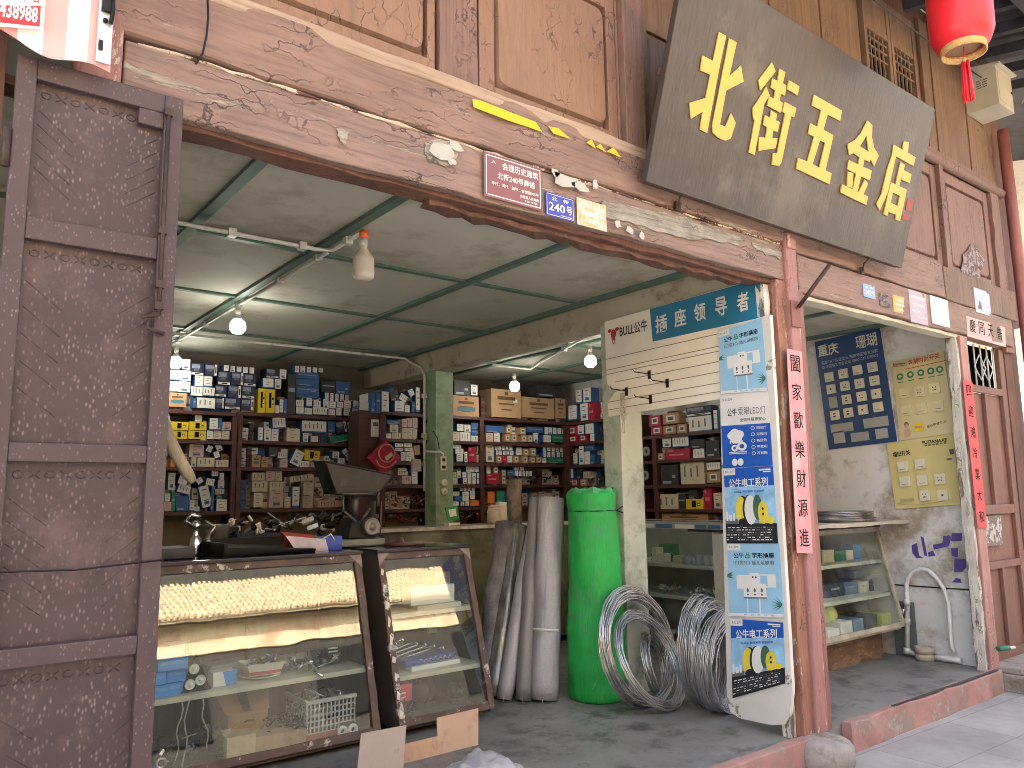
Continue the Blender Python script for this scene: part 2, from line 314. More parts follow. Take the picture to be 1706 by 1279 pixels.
b = MB(); b.hewn((.1, .05, 3.055), (2.3, .05, 3.055), (0, .07, 0), (0, 0, .145), 14, .006, 0, 7); b.hewn((.2, .04, 2.77), (3.6, .04, 2.77), (0, .06, 0), (0, 0, .125), 22, .006, 0, 17)
b.build('side_lintel', paint, H, .01)
b = MB(); b.hewn((2.3, .05, 3.04), (3.75, .05, 3.04), (0, .072, 0), (0, 0, .14), 9, .007, 0, 18); b.build('end_beam', plank_m, H, .01)
b = MB(); b.hewn((.2, .06, 2.63), (2.7, .06, 2.63), (0, .05, 0), (0, 0, .012), 20, .004); b.build('lintel_batten', lcab, H, .003)
# upper wall: backing, panels, stiles
b = MB(); b.box(-4.4, 4.1, .09, .2, 2.9, 5.6); b.build('backing_wall', darkwood, H)
def rpanel(x0, x1, z0, z1, y=.055, d=.028, bev=.03, m=panel_m, seed=0):    # raised field with rounded corners in a groove
    b = MB(); r = .05; pts = []
    for cx, cz, a0 in ((x1-r, z0+r, -90), (x1-r, z1-r, 0), (x0+r, z1-r, 90), (x0+r, z0+r, 180)):
        for k in range(5):
            a = math.radians(a0+k*22.5); pts.append((cx+r*math.cos(a), cz+r*math.sin(a)))
    cx, cz = (x0+x1)/2, (z0+z1)/2
    out = [V((p[0], y+.012, p[1])) for p in pts]
    inn = [V((p[0]-math.copysign(bev*.5, p[0]-cx), y-d, p[1]-math.copysign(bev*.5, p[1]-cz))) for p in pts]
    n = len(pts)
    b.face(inn, 0)
    for i in range(n): b.face([out[i], out[(i+1) % n], inn[(i+1) % n], inn[i]], 0)
    return b.build('raised_panel', m, H)
def frame(x0, x1, z0, z1, fx0, fx1, fz0, fz1, m=panel_m, y0=.028, y1=.09):
    b = MB(); b.box(x0, fx0, y0, y1, z0, z1); b.box(fx1, x1, y0, y1, z0, z1); b.box(fx0, fx1, y0+.001, y1, z0, fz0); b.box(fx0, fx1, y0+.001, y1, fz1, z1)
    b.box(fx0, fx1, .072, .09, fz0, fz1); return b.build('panel_frame', m, H, .004)
frame(-4.3, -2.49, 3.235, 4.9, -3.72, -2.53, 3.30, 4.02); rpanel(-3.71, -2.54, 3.31, 4.01)
frame(-2.25, -1.345, 3.235, 4.9, -2.16, -1.41, 3.285, 3.985); rpanel(-2.15, -1.42, 3.295, 3.975)
b = MB(); b.hewn((-2.37, .05, 3.2), (-2.37, .05, 5.4), (.105, 0, 0), (0, .036, 0), 10, .003); b.build('wall_stile', stile_m, H, .006)
b = MB(); b.hewn((-1.25, .03, 3.2), (-1.25, .03, 5.4), (.075, 0, 0), (0, .05, 0), 10, .003); b.hewn((-1.335, .05, 3.2), (-1.335, .05, 5.4), (.008, 0, 0), (0, .03, 0), 10, .003); b.build('wall_post', stile_m, H, .006)
frame(-1.15, -.4, 3.23, 4.9, -1.06, -.5, 3.35, 4.0, plank_m, .05); rpanel(-1.05, -.51, 3.36, 3.99, .07, .02, m=plank_m)
b = MB(); b.hewn((-4.3, .035, 3.222), (-.4, .035, 3.222), (0, .026, 0), (0, 0, .016), 24, .003, 0, 21); b.build('base_rail', panel_m, H, .004)
# panels under the rail at the far end
for x0, x1 in ((1.5, 2.46), (2.54, 3.5)):
    frame(x0, x1, 3.195, 4.09, x0+.1, x1-.09, 3.25, 3.99, stile_m, .04); rpanel(x0+.11, x1-.1, 3.26, 3.98, .068, .022, m=stile_m)
b = MB(); b.hewn((2.5, .05, 3.19), (2.5, .05, 4.1), (.036, 0, 0), (0, .045, 0), 6, .003); b.build('wall_stile', stile_m, H, .004)
b = MB(); b.hewn((3.6, .06, 2.6), (3.6, .06, 4.1), (.09, 0, 0), (0, .05, 0), 12, .006); b.build('wall_stile', stile_m, H, .004)
b = MB(); b.tube([(-.4, .02, 4.14), (3.78, .02, 4.14)], .045, 10); b.hewn((-.4, .05, 4.2), (3.7, .05, 4.2), (0, .03, 0), (0, 0, .03), 8, .002); b.build('round_rail', stile_m, H)
# planks above the rail
b = MB(); x = -.4; k = 0
while x < 3.75:
    wd = (.19, .24, .16, .22)[k % 4]
    if not (1.42 < x+wd and x < 2.32): b.box(x+.004, x+wd-.004, .05+.004*(k % 3), .088, 4.22, 5.45)
    else: b.box(x+.004, x+wd-.004, .06, .088, 4.22, 4.35)
    x += wd; k += 1
b.build('wall_planking', plank_m, H, .003)
# lattice windows
def lattice(x0, x1, z0, z1):
    b = MB(); b.box(x0, x1, .03, .075, z0, z0+.05); b.box(x0, x1, .03, .075, z1-.05, z1); b.box(x0, x0+.045, .031, .074, z0+.05, z1-.05); b.box(x1-.045, x1, .031, .074, z0+.05, z1-.05)
    b.box(x0+.045, x1-.045, .034, .072, 4.98, 5.03); b.box(x0+.045, x1-.045, .04, .07, 5.03, z1-.05)
    o = b.build('lattice_window', plank_m, H, .003)
    b = MB(); n = 5
    for i in range(1, n):
        x = x0+.045+(x1-x0-.09)*i/n; b.box(x-.007, x+.007, .044, .058, z0+.05, 4.98)
    for z in (4.93, 4.86, 4.78, 4.6, 4.52, 4.45): b.box(x0+.045, x1-.045, .046, .06, z-.007, z+.007)
    b.build('lattice', plank_m, o)
    b = MB(); b.box(x0+.045, x1-.045, .08, .086, z0+.05, 4.98); b.build('room_dark_sheet', room_dark, o)
lattice(1.44, 1.86, 4.34, 5.32); lattice(1.87, 2.3, 4.34, 5.32)
# eave and roof
tile = M('roof_underside', (.035, .035, .042), .85, var=.4, vs=6)
b = MB(); b.prism([(-12, -1.45, 5.28), (-12, 5.6, 6.9), (-12, 5.6, 7.0), (-12, -1.45, 5.36)], (30, 0, 0)); o = b.build('roof', tile, H)
b = MB()
for i in range(20): b.hewn((-4+.45*i, -1.5, 5.2), (-4+.45*i, .3, 5.55), (.035, 0, 0), (0, 0, .05), 2, .0, 0)
b.build('rafter', tile, H)
b = MB(); b.box(-12, 18, -.75, -.65, 5.22, 5.34); b.build('purlin', tile, H)
b = MB(); b.box(-4.4, -4.3, .1, 5.5, -.2, 6.4); b.build('side_wall', wallwarm, H)
b = MB(); b.box(2.66, 2.8, .1, 5.5, -.2, 6.4); b.build('side_wall', walldirty, H)
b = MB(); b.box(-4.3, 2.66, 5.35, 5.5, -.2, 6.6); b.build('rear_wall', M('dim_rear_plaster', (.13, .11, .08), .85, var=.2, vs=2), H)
# ceiling with green battens
b = MB(); b.box(-4.3, 2.66, .1, 5.35, 2.865, 2.9); cl = b.build('ceiling', ceil_m, H)
b = MB()
for x, hw in ((-3.08, .028), (-2.37, .028), (-1.22, .028), (.95, .025), (1.75, .025)): b.box(x-hw, x+hw, .1, 5.35, 2.842, 2.866)
for y in (1.62, 2.9, 4.2): b.box(-4.3, 2.66, y-.022, y+.022, 2.848, 2.867)
for x in (-.16, 2.6): b.box(x-.03, x+.03, .1, 5.35, 2.835, 2.867)
b.build('batten', green_d, cl)
# concrete beam and columns
b = MB(); b.hewn((0, .1, 2.765), (0, 5.35, 2.735), (.1, 0, 0), (0, 0, .105), 16, .004); b.build('concrete_beam', beamc, H, .006)
b = MB(); b.hewn((.015, 1.39, 0), (.015, 1.39, 2.67), (.115, 0, 0), (0, .09, 0), 8, .002); b.build('column', green_w, H, .006)
b = MB(); b.hewn((.02, 3.94, 0), (.02, 3.94, 2.64), (.105, 0, 0), (0, .1, 0), 6, .002); b.build('column', green_c, H, .006)
# posts of the shopfront
b = MB(); b.hewn((-.0, .03, 0), (-.0, .03, 2.69), (.055, 0, 0), (0, .05, 0), 18, .004, 0, 31); b.build('door_post', M('peeling_door_post', (.27, .125, .082), .65, grain=.5, gs=(50, 50, 3), bump=.5, cracks=.9, ck=(10, 10, .8), peel=((.5, .42, .3), 5, .36), pk=(1, 1, .4)), H, .005)
b = MB(); b.hewn((.095, .01, .0), (.095, .01, 3.0), (.055, 0, 0), (0, .058, 0), 18, .0025, 0, 32); b.build('main_post', pinkpost, H, .014)
b = MB(); b.hewn((.195, .03, 0), (.195, .03, 2.66), (.04, 0, 0), (0, .05, 0), 14, .003, 0, 33); b.build('door_post', M('brown_door_post', (.24, .10, .08), .6, grain=.3, gs=(50, 50, 3), bump=.4, cracks=.7, ck=(10, 10, .8), spots=((.5, .42, .38), 30, .16, .12)), H, .005)
b = MB(); b.hewn((-3.81, .03, -.1), (-3.81, .03, 3.3), (.068, 0, 0), (0, .06, 0), 14, .004, 0, 34); b.build('main_post', pinkpost, H, .014)
b = MB(); b.hewn((-4.15, .05, -.1), (-4.15, .05, 3.4), (.085, 0, 0), (0, .06, 0), 10, .006); b.hewn((-4.6, .3, -.1), (-4.6, .3, 5.2), (.3, 0, 0), (0, .05, 0), 4, .0); b.build('dark_post', darkwood, H)
b = MB(); b.hewn((2.585, .05, .0), (2.585, .05, 2.63), (.072, 0, 0), (0, .058, 0), 14, .0025, 0, 35); b.build('door_post', M('pale_pink_post', (.36, .19, .165), .65, grain=.4, gs=(50, 50, 3), bump=.3, cracks=.6, ck=(10, 10, .8)), H, .006)
b = MB(); b.hewn((2.492, .05, .0), (2.492, .05, 2.62), (.017, 0, 0), (0, .04, 0), 26, .007, 0, 36)
b.build('jamb', peelwood, H, .004)
b = MB(); b.hewn((2.62, .115, .0), (2.62, .115, 2.6), (.022, 0, 0), (0, .02, 0), 18, .005, 0, 37)
b.build('jamb', peelwood, H, .004)
# pillar stone
b = MB(); n = 12
prof = [(.0, .0), (.17, .0), (.19, .06), (.185, .12), (.16, .15), (.12, .165), (0, .168)]
b.lathe([(r*.88, h) for r, h in prof], (at(1376, 1255, 1, -.1).x, -.09, -.152), 16); st_ = b.build('base_stone', M('base_stone', (.3, .28, .25), .85, var=.2, vs=7, bump=.6, dirt=((.17, .15, .12), 5, .42)), H)
# right-hand wooden door with barred window
b = MB(); y = .06
b.box(2.66, 3.55, y+.02, y+.06, .03, 2.2)
for x0, x1, z0, z1 in ((2.64, 2.72, .02, 2.62), (3.42, 3.52, .02, 2.62), (2.72, 3.42, 2.2, 2.26), (2.72, 3.42, .02, .1), (2.72, 3.42, .74, .8), (2.72, 3.42, 1.18, 1.26), (3.04, 3.09, .1, .74), (3.04, 3.09, 1.26, 2.2)): b.box(x0, x1, y-.012, y+.02, z0, z1)
dr = b.build('door', M('door_brown', (.17, .083, .058), .6, grain=.35, gs=(50, 50, 3), bump=.3, spots=((.5, .4, .33), 40, .2, .15)), H, .004)
b = MB(); b.box(2.78, 3.1, y-.016, y-.0125, .93, 1.17); b.build('paper_patch', M('torn_paper', (.5, .48, .45), .8, var=.3, vs=14, peel=((.2, .16, .13), 14, .5)), dr)
b = MB(); b.box(2.72, 3.42, y+.05, y+.06, 2.26, 2.62); o = b.build('window_dark_sheet', room_dark, dr)  # black sheet painted as the dark room behind the bars
b = MB()
for x in (2.8, 2.93, 3.06, 3.19, 3.32): b.tube([(x, y, 2.26), (x, y, 2.62)], .007, 6)
for cx, cz, r in ((3.0, 2.42, .11), (3.15, 2.42, .11)): b.tube([(cx-r, y-.012, cz), (cx, y-.012, cz+r), (cx+r, y-.012, cz), (cx, y-.012, cz-r)], .006, 5, closed=True)
b.build('window_bar', M('white_bar', (.5, .5, .48), .5), dr)
b = MB(); b.box(2.6, 5.2, -.5, .1, -.155, -.02); b.box(2.62, 3.55, -.18, .06, -.02, .03); b.build('doorstep', M('stone_step', (.27, .25, .22), .85, var=.2, bump=.4, dirt=((.15, .13, .1), 4, .4)), H, .012)
b = MB(); b.box(3.52, 3.7, .04, .12, 0, 2.62); b.box(3.7, 3.98, .1, .2, 0, 5.6); b.build('end_wall', darkwood, H)
# ================================================================ gate leaf
GY = -.10
def g(px, py): p = at(px, py, 1, GY); return p
G = thing('folding_gate_leaf', 'dark purple-brown steel gate leaf, paint-splashed, folded back beside the glass counter', 'gate', (-3.79, GY, -.14))
gx0, gx1 = -4.04, -3.565
b = MB()
b.box(gx0, gx0+.052, GY, GY+.045, -.14, 2.72); b.box(gx1-.058, gx1, GY, GY+.045, -.14, 2.72)
bars = [(2.655, 2.72), (2.155, 2.225), (1.50, 1.555), (.93, .985), (.28, .34), (-.14, -.08)]
for z0, z1 in bars: b.box(gx0+.052, gx1-.058, GY+.002, GY+.043, z0, z1)
b.box(gx1-.135, gx1-.058, GY+.003, GY+.042, 2.60, 2.655)
b.build('frame', gatem, G, .004)
for (a, _), (_, c) in zip(bars[:-1], bars[1:]):
    b = MB(); x0, x1 = gx0+.052, gx1-.058; b.box(x0, x1, GY+.027, GY+.031, c, a)
    x = x0+.03
    k = 0
    while x < x1-.04:           # embossed border pattern along the top of the sheet
        z = a-.035
        if k % 2: b.tube([(x-.014, GY+.0265, z-.011), (x+.014, GY+.0265, z+.011)], .0022, 4); b.tube([(x-.014, GY+.0262, z+.011), (x+.014, GY+.0262, z-.011)], .0022, 4)
        else: b.tube([(x+.013*math.cos(t*.7854), GY+.026, z+.01*math.sin(t*.7854)) for t in range(8)], .0022, 4, closed=True)
        x += .04; k += 1
    for i in range(5):          # pressed diagonal ribs
        zz = c+.06+(a-c-.2)*i/5; b.tube([(x1-.012, GY+.0275, zz+.1), (x1-.1, GY+.0275, zz+.03)], .0016, 4); b.tube([(x0+.012, GY+.0275, zz+.1), (x0+.11, GY+.0275, zz+.02)], .0016, 4)
    b.build('sheet_panel', gatem2, G)
b = MB(); bx = gx1-.048
b.tube([(bx, GY-.012, 2.66), (bx, GY-.012, 1.97)], .007, 8); b.tube([(bx, GY-.013, 2.2), (bx, GY-.013, 2.0), (bx, GY-.013, 1.97), (bx-.05, GY-.016, 1.955)], .006, 6)
b.tube([(bx-.03, GY-.01, 1.95), (bx-.03, GY-.01, 1.925), (bx+.02, GY-.01, 1.91)], .006, 6)
for z in (2.655, 2.25, 2.0, 2.07): b.box(bx-.013, bx+.013, GY-.02, GY, z-.012, z+.012)
b.build('bolt', iron, G)
for z in (2.42, 1.25, .2):
    b = MB(); b.tube([(gx0-.012, GY+.0, z-.06), (gx0-.012, GY+.0, z+.06)], .011, 8); b.build('hinge', iron, G)
b = MB(); b.tube([(gx0-.05, GY-.006, 1.20), (-3.8, GY-.007, 1.19), (gx1+.003, GY-.008, 1.205), (gx1+.01, GY+.05, 1.205)], .003, 5)
tag(b.build('tie_wire', black), 'black wire stretched across the paint-splashed steel gate leaf', 'wire')
# ================================================================ hanging sign board
SP = V((0, -.12, 2.977)); SN = V((0, 1.083, .331)).normalized()
def sg(px, py): return atp(px, py, SP, SN)
su = V((1, 0, 0)); sv = V((0, -.331, 1.083)).normalized()
bl, br_ = sg(1078, 297), sg(1502, 450); tr = sg(1558, 185)
Wd = br_.x-bl.x; Ht = (tr-br_).dot(sv)
SG = thing('shop_sign_board', 'long dark wooden shop sign with gold characters, leaning out above the lintel', 'sign', bl)
b = MB(); c = V(((bl.x+br_.x)/2, 0, 0)); mid = V((c.x, -.12, 2.977)) + sv*(Ht/2)
b.obox(mid+SN*.022, su*(Wd/2), sv*(Ht/2), SN*.02); b.build('board', signm, SG, .004)
b = MB(); b.obox(mid+SN*.05-sv*(Ht/2-.012), su*(Wd/2), sv*.012, SN*.008); b.obox(mid+SN*.05, su*(Wd/2), sv*.02, SN*.008); b.build('rear_batten', darkwood, SG)
GL = {(1130, 40, 6.092): ["405,82 478,120 410,440 285,1105 212,1068 240,890 120,962 108,800 270,750 318,515 215,470 238,320 345,375",
  "510,145 585,188 510,530 628,420 655,585 478,675 415,1020 470,1042 528,905 575,1005 525,1160 470,1185 400,1155 340,1100 338,1030"],
 (1230, 90, 6.392): ["352,88 388,185 228,388 205,280", "288,348 325,440 268,530 165,1075 105,1048 170,690 155,700 142,580 230,450",
  "430,155 492,195 465,310 503,335 485,445 445,420 430,498 465,520 445,625 300,550 320,450 370,475 385,390 338,355 355,258 410,285",
  "342,600 402,640 390,705 432,725 410,830 362,815 350,895 408,893 388,1002 205,1030 215,885 285,890 298,780 258,755 275,650 328,680",
  "485,510 608,575 585,675 552,660 450,1150 425,1190 350,1180 360,1055 405,1055 490,635 460,610", "530,280 640,345 620,440 512,375"],
 (1310, 140, 7.105): ["318,125 650,315 628,435 480,360 405,310 293,252", "405,310 480,360 430,540 358,505", "275,465 358,505 430,540 548,605 528,690 450,695 388,665 320,620 250,590",
  "320,620 388,665 300,945 240,915", "450,695 528,690 452,1020 382,990", "130,875 240,915 300,945 382,990 452,1020 525,1055 498,1185 108,1000"],
 (1390, 190, 7.99): ["430,85 420,280 330,430 255,500 240,520 190,545 165,400 270,340 340,260", "430,85 495,150 490,310 520,450 582,550 520,695 470,600 445,500 420,280",
  "255,500 330,430 445,500 470,600 460,640 390,605 330,580 250,525", "325,580 390,600 300,1025 235,1000", "182,610 300,668 485,750 460,880 350,830 270,790 160,730",
  "165,765 240,785 225,980 160,965", "395,870 435,925 370,1075 310,1045", "92,935 435,1095 410,1210 70,1045"],
 (1440, 220, 7.99): ["380,165 500,235 565,270 672,335 645,450 410,322 360,300", "512,125 585,130 568,272 500,235", "360,300 410,322 300,800 195,1045 150,955 215,830 300,480",
  "470,398 530,435 450,720 405,700", "510,505 615,560 590,680 480,630", "340,665 550,765 530,870 462,850 365,800 318,760", "318,760 365,800 335,940 305,1060 290,1115 248,1090",
  "462,850 530,870 460,1180 400,1165 410,1100 430,985", "335,940 430,985 410,1100 305,1060"]}
for (ox, oy, sc), polys in GL.items():
    b = MB()
    for i, p in enumerate(polys):
        pts = [sg(ox+float(q.split(',')[0])/sc, oy+float(q.split(',')[1])/sc) for q in p.split()]
        b.prism(pts, -SN*(.006+.0004*i))
    b.build('character', gold, SG)
b = MB()
for q in ("1512,330 1522,333 1518,352 1508,350", "1505,356 1516,358 1513,368 1502,364"):
    b.prism([sg(*map(float, p.split(','))) for p in q.split()], -SN*.0015)
b.build('red_seal', M('faded_seal', (.28, .07, .06), .7), SG)
for px, py in ((1130, 330), (1437, 440)):
    p = at(px, py, 1, -.05); b = MB(); b.tube([(p.x, -.045, p.z-.06), (p.x, -.06, p.z), (p.x, -.1, p.z+.03), (p.x, -.1, p.z+.06)], .006, 6); b.box(p.x-.02, p.x+.02, -.05, -.035, p.z-.07, p.z-.02)
    b.build('bracket', iron, SG)
b = MB(); b.box(.05, .14, -.055, -.05, 2.9, 2.99); b.build('fixing_strip', pinkpost, SG)
# ================================================================ plates and notices on the beam
def quad(T, px0, py0, px1, py1, skew=None):
    return T(px0, py0), T(px1, py1)
def plate(name, label, cat, tl, br, m, y=-.034, th=.004, border=None, lines=(), group=None):
    a, c = at(*tl, 1, y), at(*br, 1, y); T = thing(name, label, cat, ((a.x+c.x)/2, y, c.z), group)
    b = MB(); b.box(a.x, c.x, y, y+th, c.z, a.z); b.build('plate', m, T, .001)
    W_, H_ = c.x-a.x, a.z-c.z
    if border:
        b = MB(); t = .04*H_; e = .05*H_
        for x0, x1, z0, z1 in ((e, W_-e, H_-e-t*.5, H_-e), (e, W_-e, e, e+t*.5), (e, e+t*.5, e, H_-e), (W_-e-t*.5, W_-e, e, H_-e)): b.box(a.x+x0, a.x+x1, y-.0009, y-.0003, c.z+z0, c.z+z1)
        b.build('border', border, T)
    for body, x0, x1, z0, z1, mm in lines:
        bb = MB(); bb.text(body, (a.x+x0*W_, y-.0015, c.z+z0*H_), (W_*(x1-x0), 0, 0), (0, 0, H_*(z1-z0)), 0, .012); bb.build('lettering', mm, T)
    return T
maroon = M('maroon_enamel', (.20, .07, .08), .4, var=.06)
plate('heritage_plaque', 'maroon metal plaque with white writing on the beam, beside the blue house number', 'plaque', (806, 251), (904, 352), maroon, border=white, lines=[
    ('会理历史建筑', .3, .93, .7, .87, white), ('北街240号商铺', .22, .86, .46, .62, white), ('年代：清代　编号：会理第005号', .12, .93, .3, .38, white), ('会理县人民政府', .6, .93, .18, .25, white), ('2019年', .68, .9, .1, .16, white), ('人', .12, .2, .78, .86, white)])
enblue = M('enamel_blue', (.02, .045, .36), .3)
plate('house_number_plate', 'dark blue house number plate reading 240 on the beam', 'number plate', (909, 318), (957, 370), enblue, border=white, lines=[('北　街', .2, .8, .68, .86, white), ('240', .1, .66, .24, .6, white), ('号', .72, .92, .24, .6, white), ('会理县公安局制', .5, .92, .1, .15, white)])
pap_or = M('orange_paper', (.7, .42, .2), .7, var=.15, vs=12, peel=((.75, .68, .55), 14, .5))
plate('paper_notice', 'faded orange and white notice beside the blue 240 plate', 'notice', (961, 328), (1011, 386), pap_or, lines=[('四川供水检查', .08, .95, .68, .86, paper), ('某0904-44', .1, .95, .38, .6, paper), ('城关供水服务站', .1, .9, .14, .28, paper)])
pale_b = M('faded_blue_plate', (.16, .3, .5), .4)
plate('house_number_plate', 'pale sky-blue house number plate reading 242 on the side lintel', 'number plate', (1437, 471), (1459, 499), pale_b, y=-.024, lines=[('北　街', .2, .8, .68, .85, white), ('242', .1, .68, .2, .58, white), ('号', .74, .94, .2, .58, white)])
plate('paper_notice', 'small plain orange notice between the 242 plate and the mauve plaque', 'notice', (1487, 490), (1510, 524), orange and M('amber_paper', (.66, .36, .12), .7, var=.1), y=-.024, lines=[('供水检查', .15, .85, .66, .82, paper), ('090444', .12, .88, .38, .56, paper), ('服务站', .15, .8, .14, .26, paper)])
mauve = M('mauve_plate', (.34, .27, .33), .4)
plate('heritage_plaque', 'faded mauve plaque with white writing on the side lintel', 'plaque', (1513, 481), (1547, 543), mauve, y=-.024, lines=[('会理历史建筑', .12, .9, .74, .86, white), ('北街242号商铺', .2, .85, .52, .62, white), ('年代：清代', .1, .6, .33, .4, white), ('会理县人民政府', .4, .9, .18, .24, white)])
plate('paper_notice', 'blank sun-bleached white notice beside the mauve plaque', 'notice', (1549, 491), (1583, 546), M('bleached_paper', (.78, .73, .68), .7, var=.06, dirt=((.7, .42, .4), 9, .42)), y=-.024)
plate('heritage_plaque', 'pale grey-blue plaque above the pink paper banner', 'plaque', (1622, 478), (1652, 527), M('greyblue_plate', (.36, .41, .5), .45), y=-.024, lines=[('会理历史建筑', .1, .9, .72, .84, white), ('北街商铺', .2, .8, .5, .6, white), ('人民政府', .45, .9, .2, .27, white)])
pinkpaper = M('pink_paper', (.56, .27, .28), .8, var=.08, vs=9, dirt=((.6, .4, .39), 5, .4))
T = thing('door_banner', 'pale pink paper banner with four brush characters over the barred window', 'banner', at(1642, 575, 1, -.024))
q = [at(x, y, 1, -.024) for x, y in ((1610, 526), (1674, 545), (1676, 578), (1612, 560))]
b = MB(); b.prism(q[::-1], (0, .003, 0)); b.build('sheet', M('pale_pink_paper', (.56, .38, .375), .8, var=.08), T)
for i, ch in enumerate('慶同天普'):
    b = MB(); p = at(1617+i*15, 552+i*4.2, 1, -.026); b.text(ch, p, (.11, 0, 0), (0, 0, .11), 0, 0); b.build('character', ink, T)
def couplet(name, label, tl, tr_, bl_, br2, m, chars, y, size, inkm=ink):
    P = [at(*p, 1, y) for p in (tl, tr_, br2, bl_)]; T = thing(name, label, 'couplet', (P[0]+P[2])/2)
    b = MB(); b.prism(P[::-1], (0, .003, 0)); b.build('sheet', m, T)
    n = len(chars)
    for i, ch in enumerate(chars):
        b = MB(); t = (i+.5)/n; c0 = P[0].lerp(P[3], t).lerp(P[1].lerp(P[2], t), .5); b.text(ch, c0+V((-size/2, -.002, -size/2)), (size, 0, 0), (0, 0, size*1.05), 0, 0); b.build('character', inkm, T)
    return T
couplet('spring_couplet', 'long pink paper couplet with black brush characters on the post beside the posters', (1311, 580), (1336, 586), (1328, 921), (1354, 922), pinkpaper, '闔家歡樂財源進', -.061, .098)
redpaper = M('red_paper', (.52, .085, .085), .8, var=.12, vs=7)
couplet('spring_couplet', 'narrow red paper couplet on the pale post beside the brown door', (1604, 632), (1620, 636), (1629, 878), (1645, 880), redpaper, '四迎鴻冷業大和', -.018, .085)
# yellow paper strips on the base rail
for ki, poly in enumerate(("787,165 800,167 893,203 903,219 846,200 789,178", "914,210 930,213 950,231 922,222", "977,237 986,232 993,247", "993,244 1000,239 1010,253", "1011,252 1022,245 1035,262")):
    b = MB(); b.prism([at(*map(float, p.split(',')), 1, -.044) for p in poly.split()], (0, .0015, 0))
    tag(b.build('yellow_paper', M('yellow_paper', (.72, .47, .02), .7, var=.1) if ki == 0 else bpy.data.materials['yellow_paper']), ('long torn bright yellow paper strip at the foot of the raised wall panel', 'short yellow paper scrap next to the long yellow strip', 'first small yellow paper triangle from the long strip', 'middle small yellow paper triangle at the panel foot', 'last yellow paper triangle, by the wall post')[ki], 'paper strip', 'yellow paper strips on the base rail')
b = MB(); rq = random.Random(9); pts = []
for k in range(22):
    a = k/22*6.283; pts.append(at(1620+20*math.cos(a)*rq.uniform(.75, 1.1), 440+33*math.sin(a)*rq.uniform(.75, 1.1), 1, .034))
b.prism(pts, (0, .0012, 0)); tag(b.build('torn_poster', M('torn_poster_grey', (.27, .27, .30), .8, var=.3, vs=14, peel=((.16, .09, .07), 16, .5))), 'torn blue-grey paper remains on the last raised panel beside the red pole', 'paper scrap')
b = MB(); pts = [at(x, y, 1, -.0235) for x, y in ((1464, 487), (1480, 492), (1483, 513), (1466, 508))]; b.prism(pts[::-1], (0, .0012, 0)); tag(b.build('worn_sticker', M('worn_sticker', (.2, .17, .18), .7, var=.3, vs=40, peel=((.07, .05, .05), 30, .5))), 'worn dark square sticker between the 242 plate and the orange notice', 'sticker')
# torn white paper scraps at the beam joint
rnd = random.Random(3); scm = M('scrap_paper', (.42, .415, .37), .8, var=.12, vs=20)
for ki, (cx, cy, w_, h_) in enumerate(((940, 300, 26, 14), (968, 311, 17, 9), (992, 308, 5, 10), (925, 287, 9, 7), (738, 254, 24, 16), (760, 243, 16, 8), (752, 268, 9, 8), (1030, 372, 6, 8), (1050, 384, 8, 7), (1070, 392, 5, 8))):
    pts = []
    for k in range(11):
        a = k/11*6.283; r_ = rnd.uniform(.55, 1.05); x_ = cx+math.cos(a)*w_*r_; pts.append(at(x_, cy+math.sin(a)*h_*r_+(x_-cx)*.3, 1, -.040))
    b = MB(); b.prism(pts, (0, .0012, 0)); lbs = ('largest torn white paper scrap above the blue 240 plate', 'second white paper scrap from the maroon plaque, above the orange notice', 'tall thin white paper scrap above the orange notice', 'small white paper scrap at the top corner of the maroon plaque', 'large torn scrap on the lower beam before the maroon plaque', 'flat torn scrap above the large scrap before the plaque', 'small scrap under the large scrap before the plaque', 'first white paper chip past the orange notice', 'middle white paper chip past the orange notice', 'last white paper chip past the orange notice')
    tag(b.build('torn_paper', scm), lbs[ki], 'paper scrap', 'torn paper scraps on the beams')
# ================================================================ striped awning end, upper corner
A = thing('striped_awning', 'pink and white striped awning corner with a metal latch above the gate leaf', 'awning', (-4.2, -.15, 2.7))
pk = M('awning_pink', (.72, .36, .34), .6); wt = M('awning_white', (.78, .76, .72), .6)
b = MB(); xs = [-4.6, -4.05, -3.985, -3.925, -3.866, -3.8]
def zb(x): t = (x+3.8)/-.35; return 2.715+.012*math.sin(t*9)+.075*max(0, t-.45)
mt = [1, 0, 1, 0, 1]
mt = [0, 1, 0, 1, 0]
for i in range(5):
    n = 4 if i else 10
    for k in range(n):
        x0, x1 = xs[i]+(xs[i+1]-xs[i])*k/n, xs[i]+(xs[i+1]-xs[i])*(k+1)/n
        m_ = mt[i] if i else (int((x0+4.6)/.06) % 2)
        b.hexa([(x0, -.15, zb(x0)), (x1, -.15, zb(x1)), (x1, -.146, zb(x1)), (x0, -.146, zb(x0)), (x0, -.16, 3.3), (x1, -.16, 3.3), (x1, -.156, 3.3), (x0, -.156, 3.3)], m_)
b.build('canvas', [pk, wt], A)
b = MB(); b.box(-3.845, -3.803, -.168, -.158, 2.73, 3.06); pl_ = b.build('latch_plate', M('latch_zinc', (.55, .56, .57), .35, metal=.7), A, .003)
b = MB(); b.tube([(-3.81, -.18, 2.97), (-3.808, -.185, 2.9), (-3.812, -.18, 2.86)], .006, 6); b.build('padlock_shackle', black, pl_)
b = MB(); b.box(-3.838, -3.812, -.18, -.168, 2.9, 2.99); b.build('padlock', black, pl_)
b = MB(); b.box(-3.84, -3.828, -.176, -.168, 2.77, 2.8); b.lathe([(0, 0), (.008, .001), (.008, .006), (0, .007)], (-3.825, -.168, 2.87), 8, ax=(0, -1, 0))
b.build('hasp', black, pl_)
N_ = thing('phone_number_sign', 'red and white sign with a telephone number on the striped awning', 'sign', (-4.0, -.17, 2.76))
q = lambda x, y: at(x, y, 1, -.17)
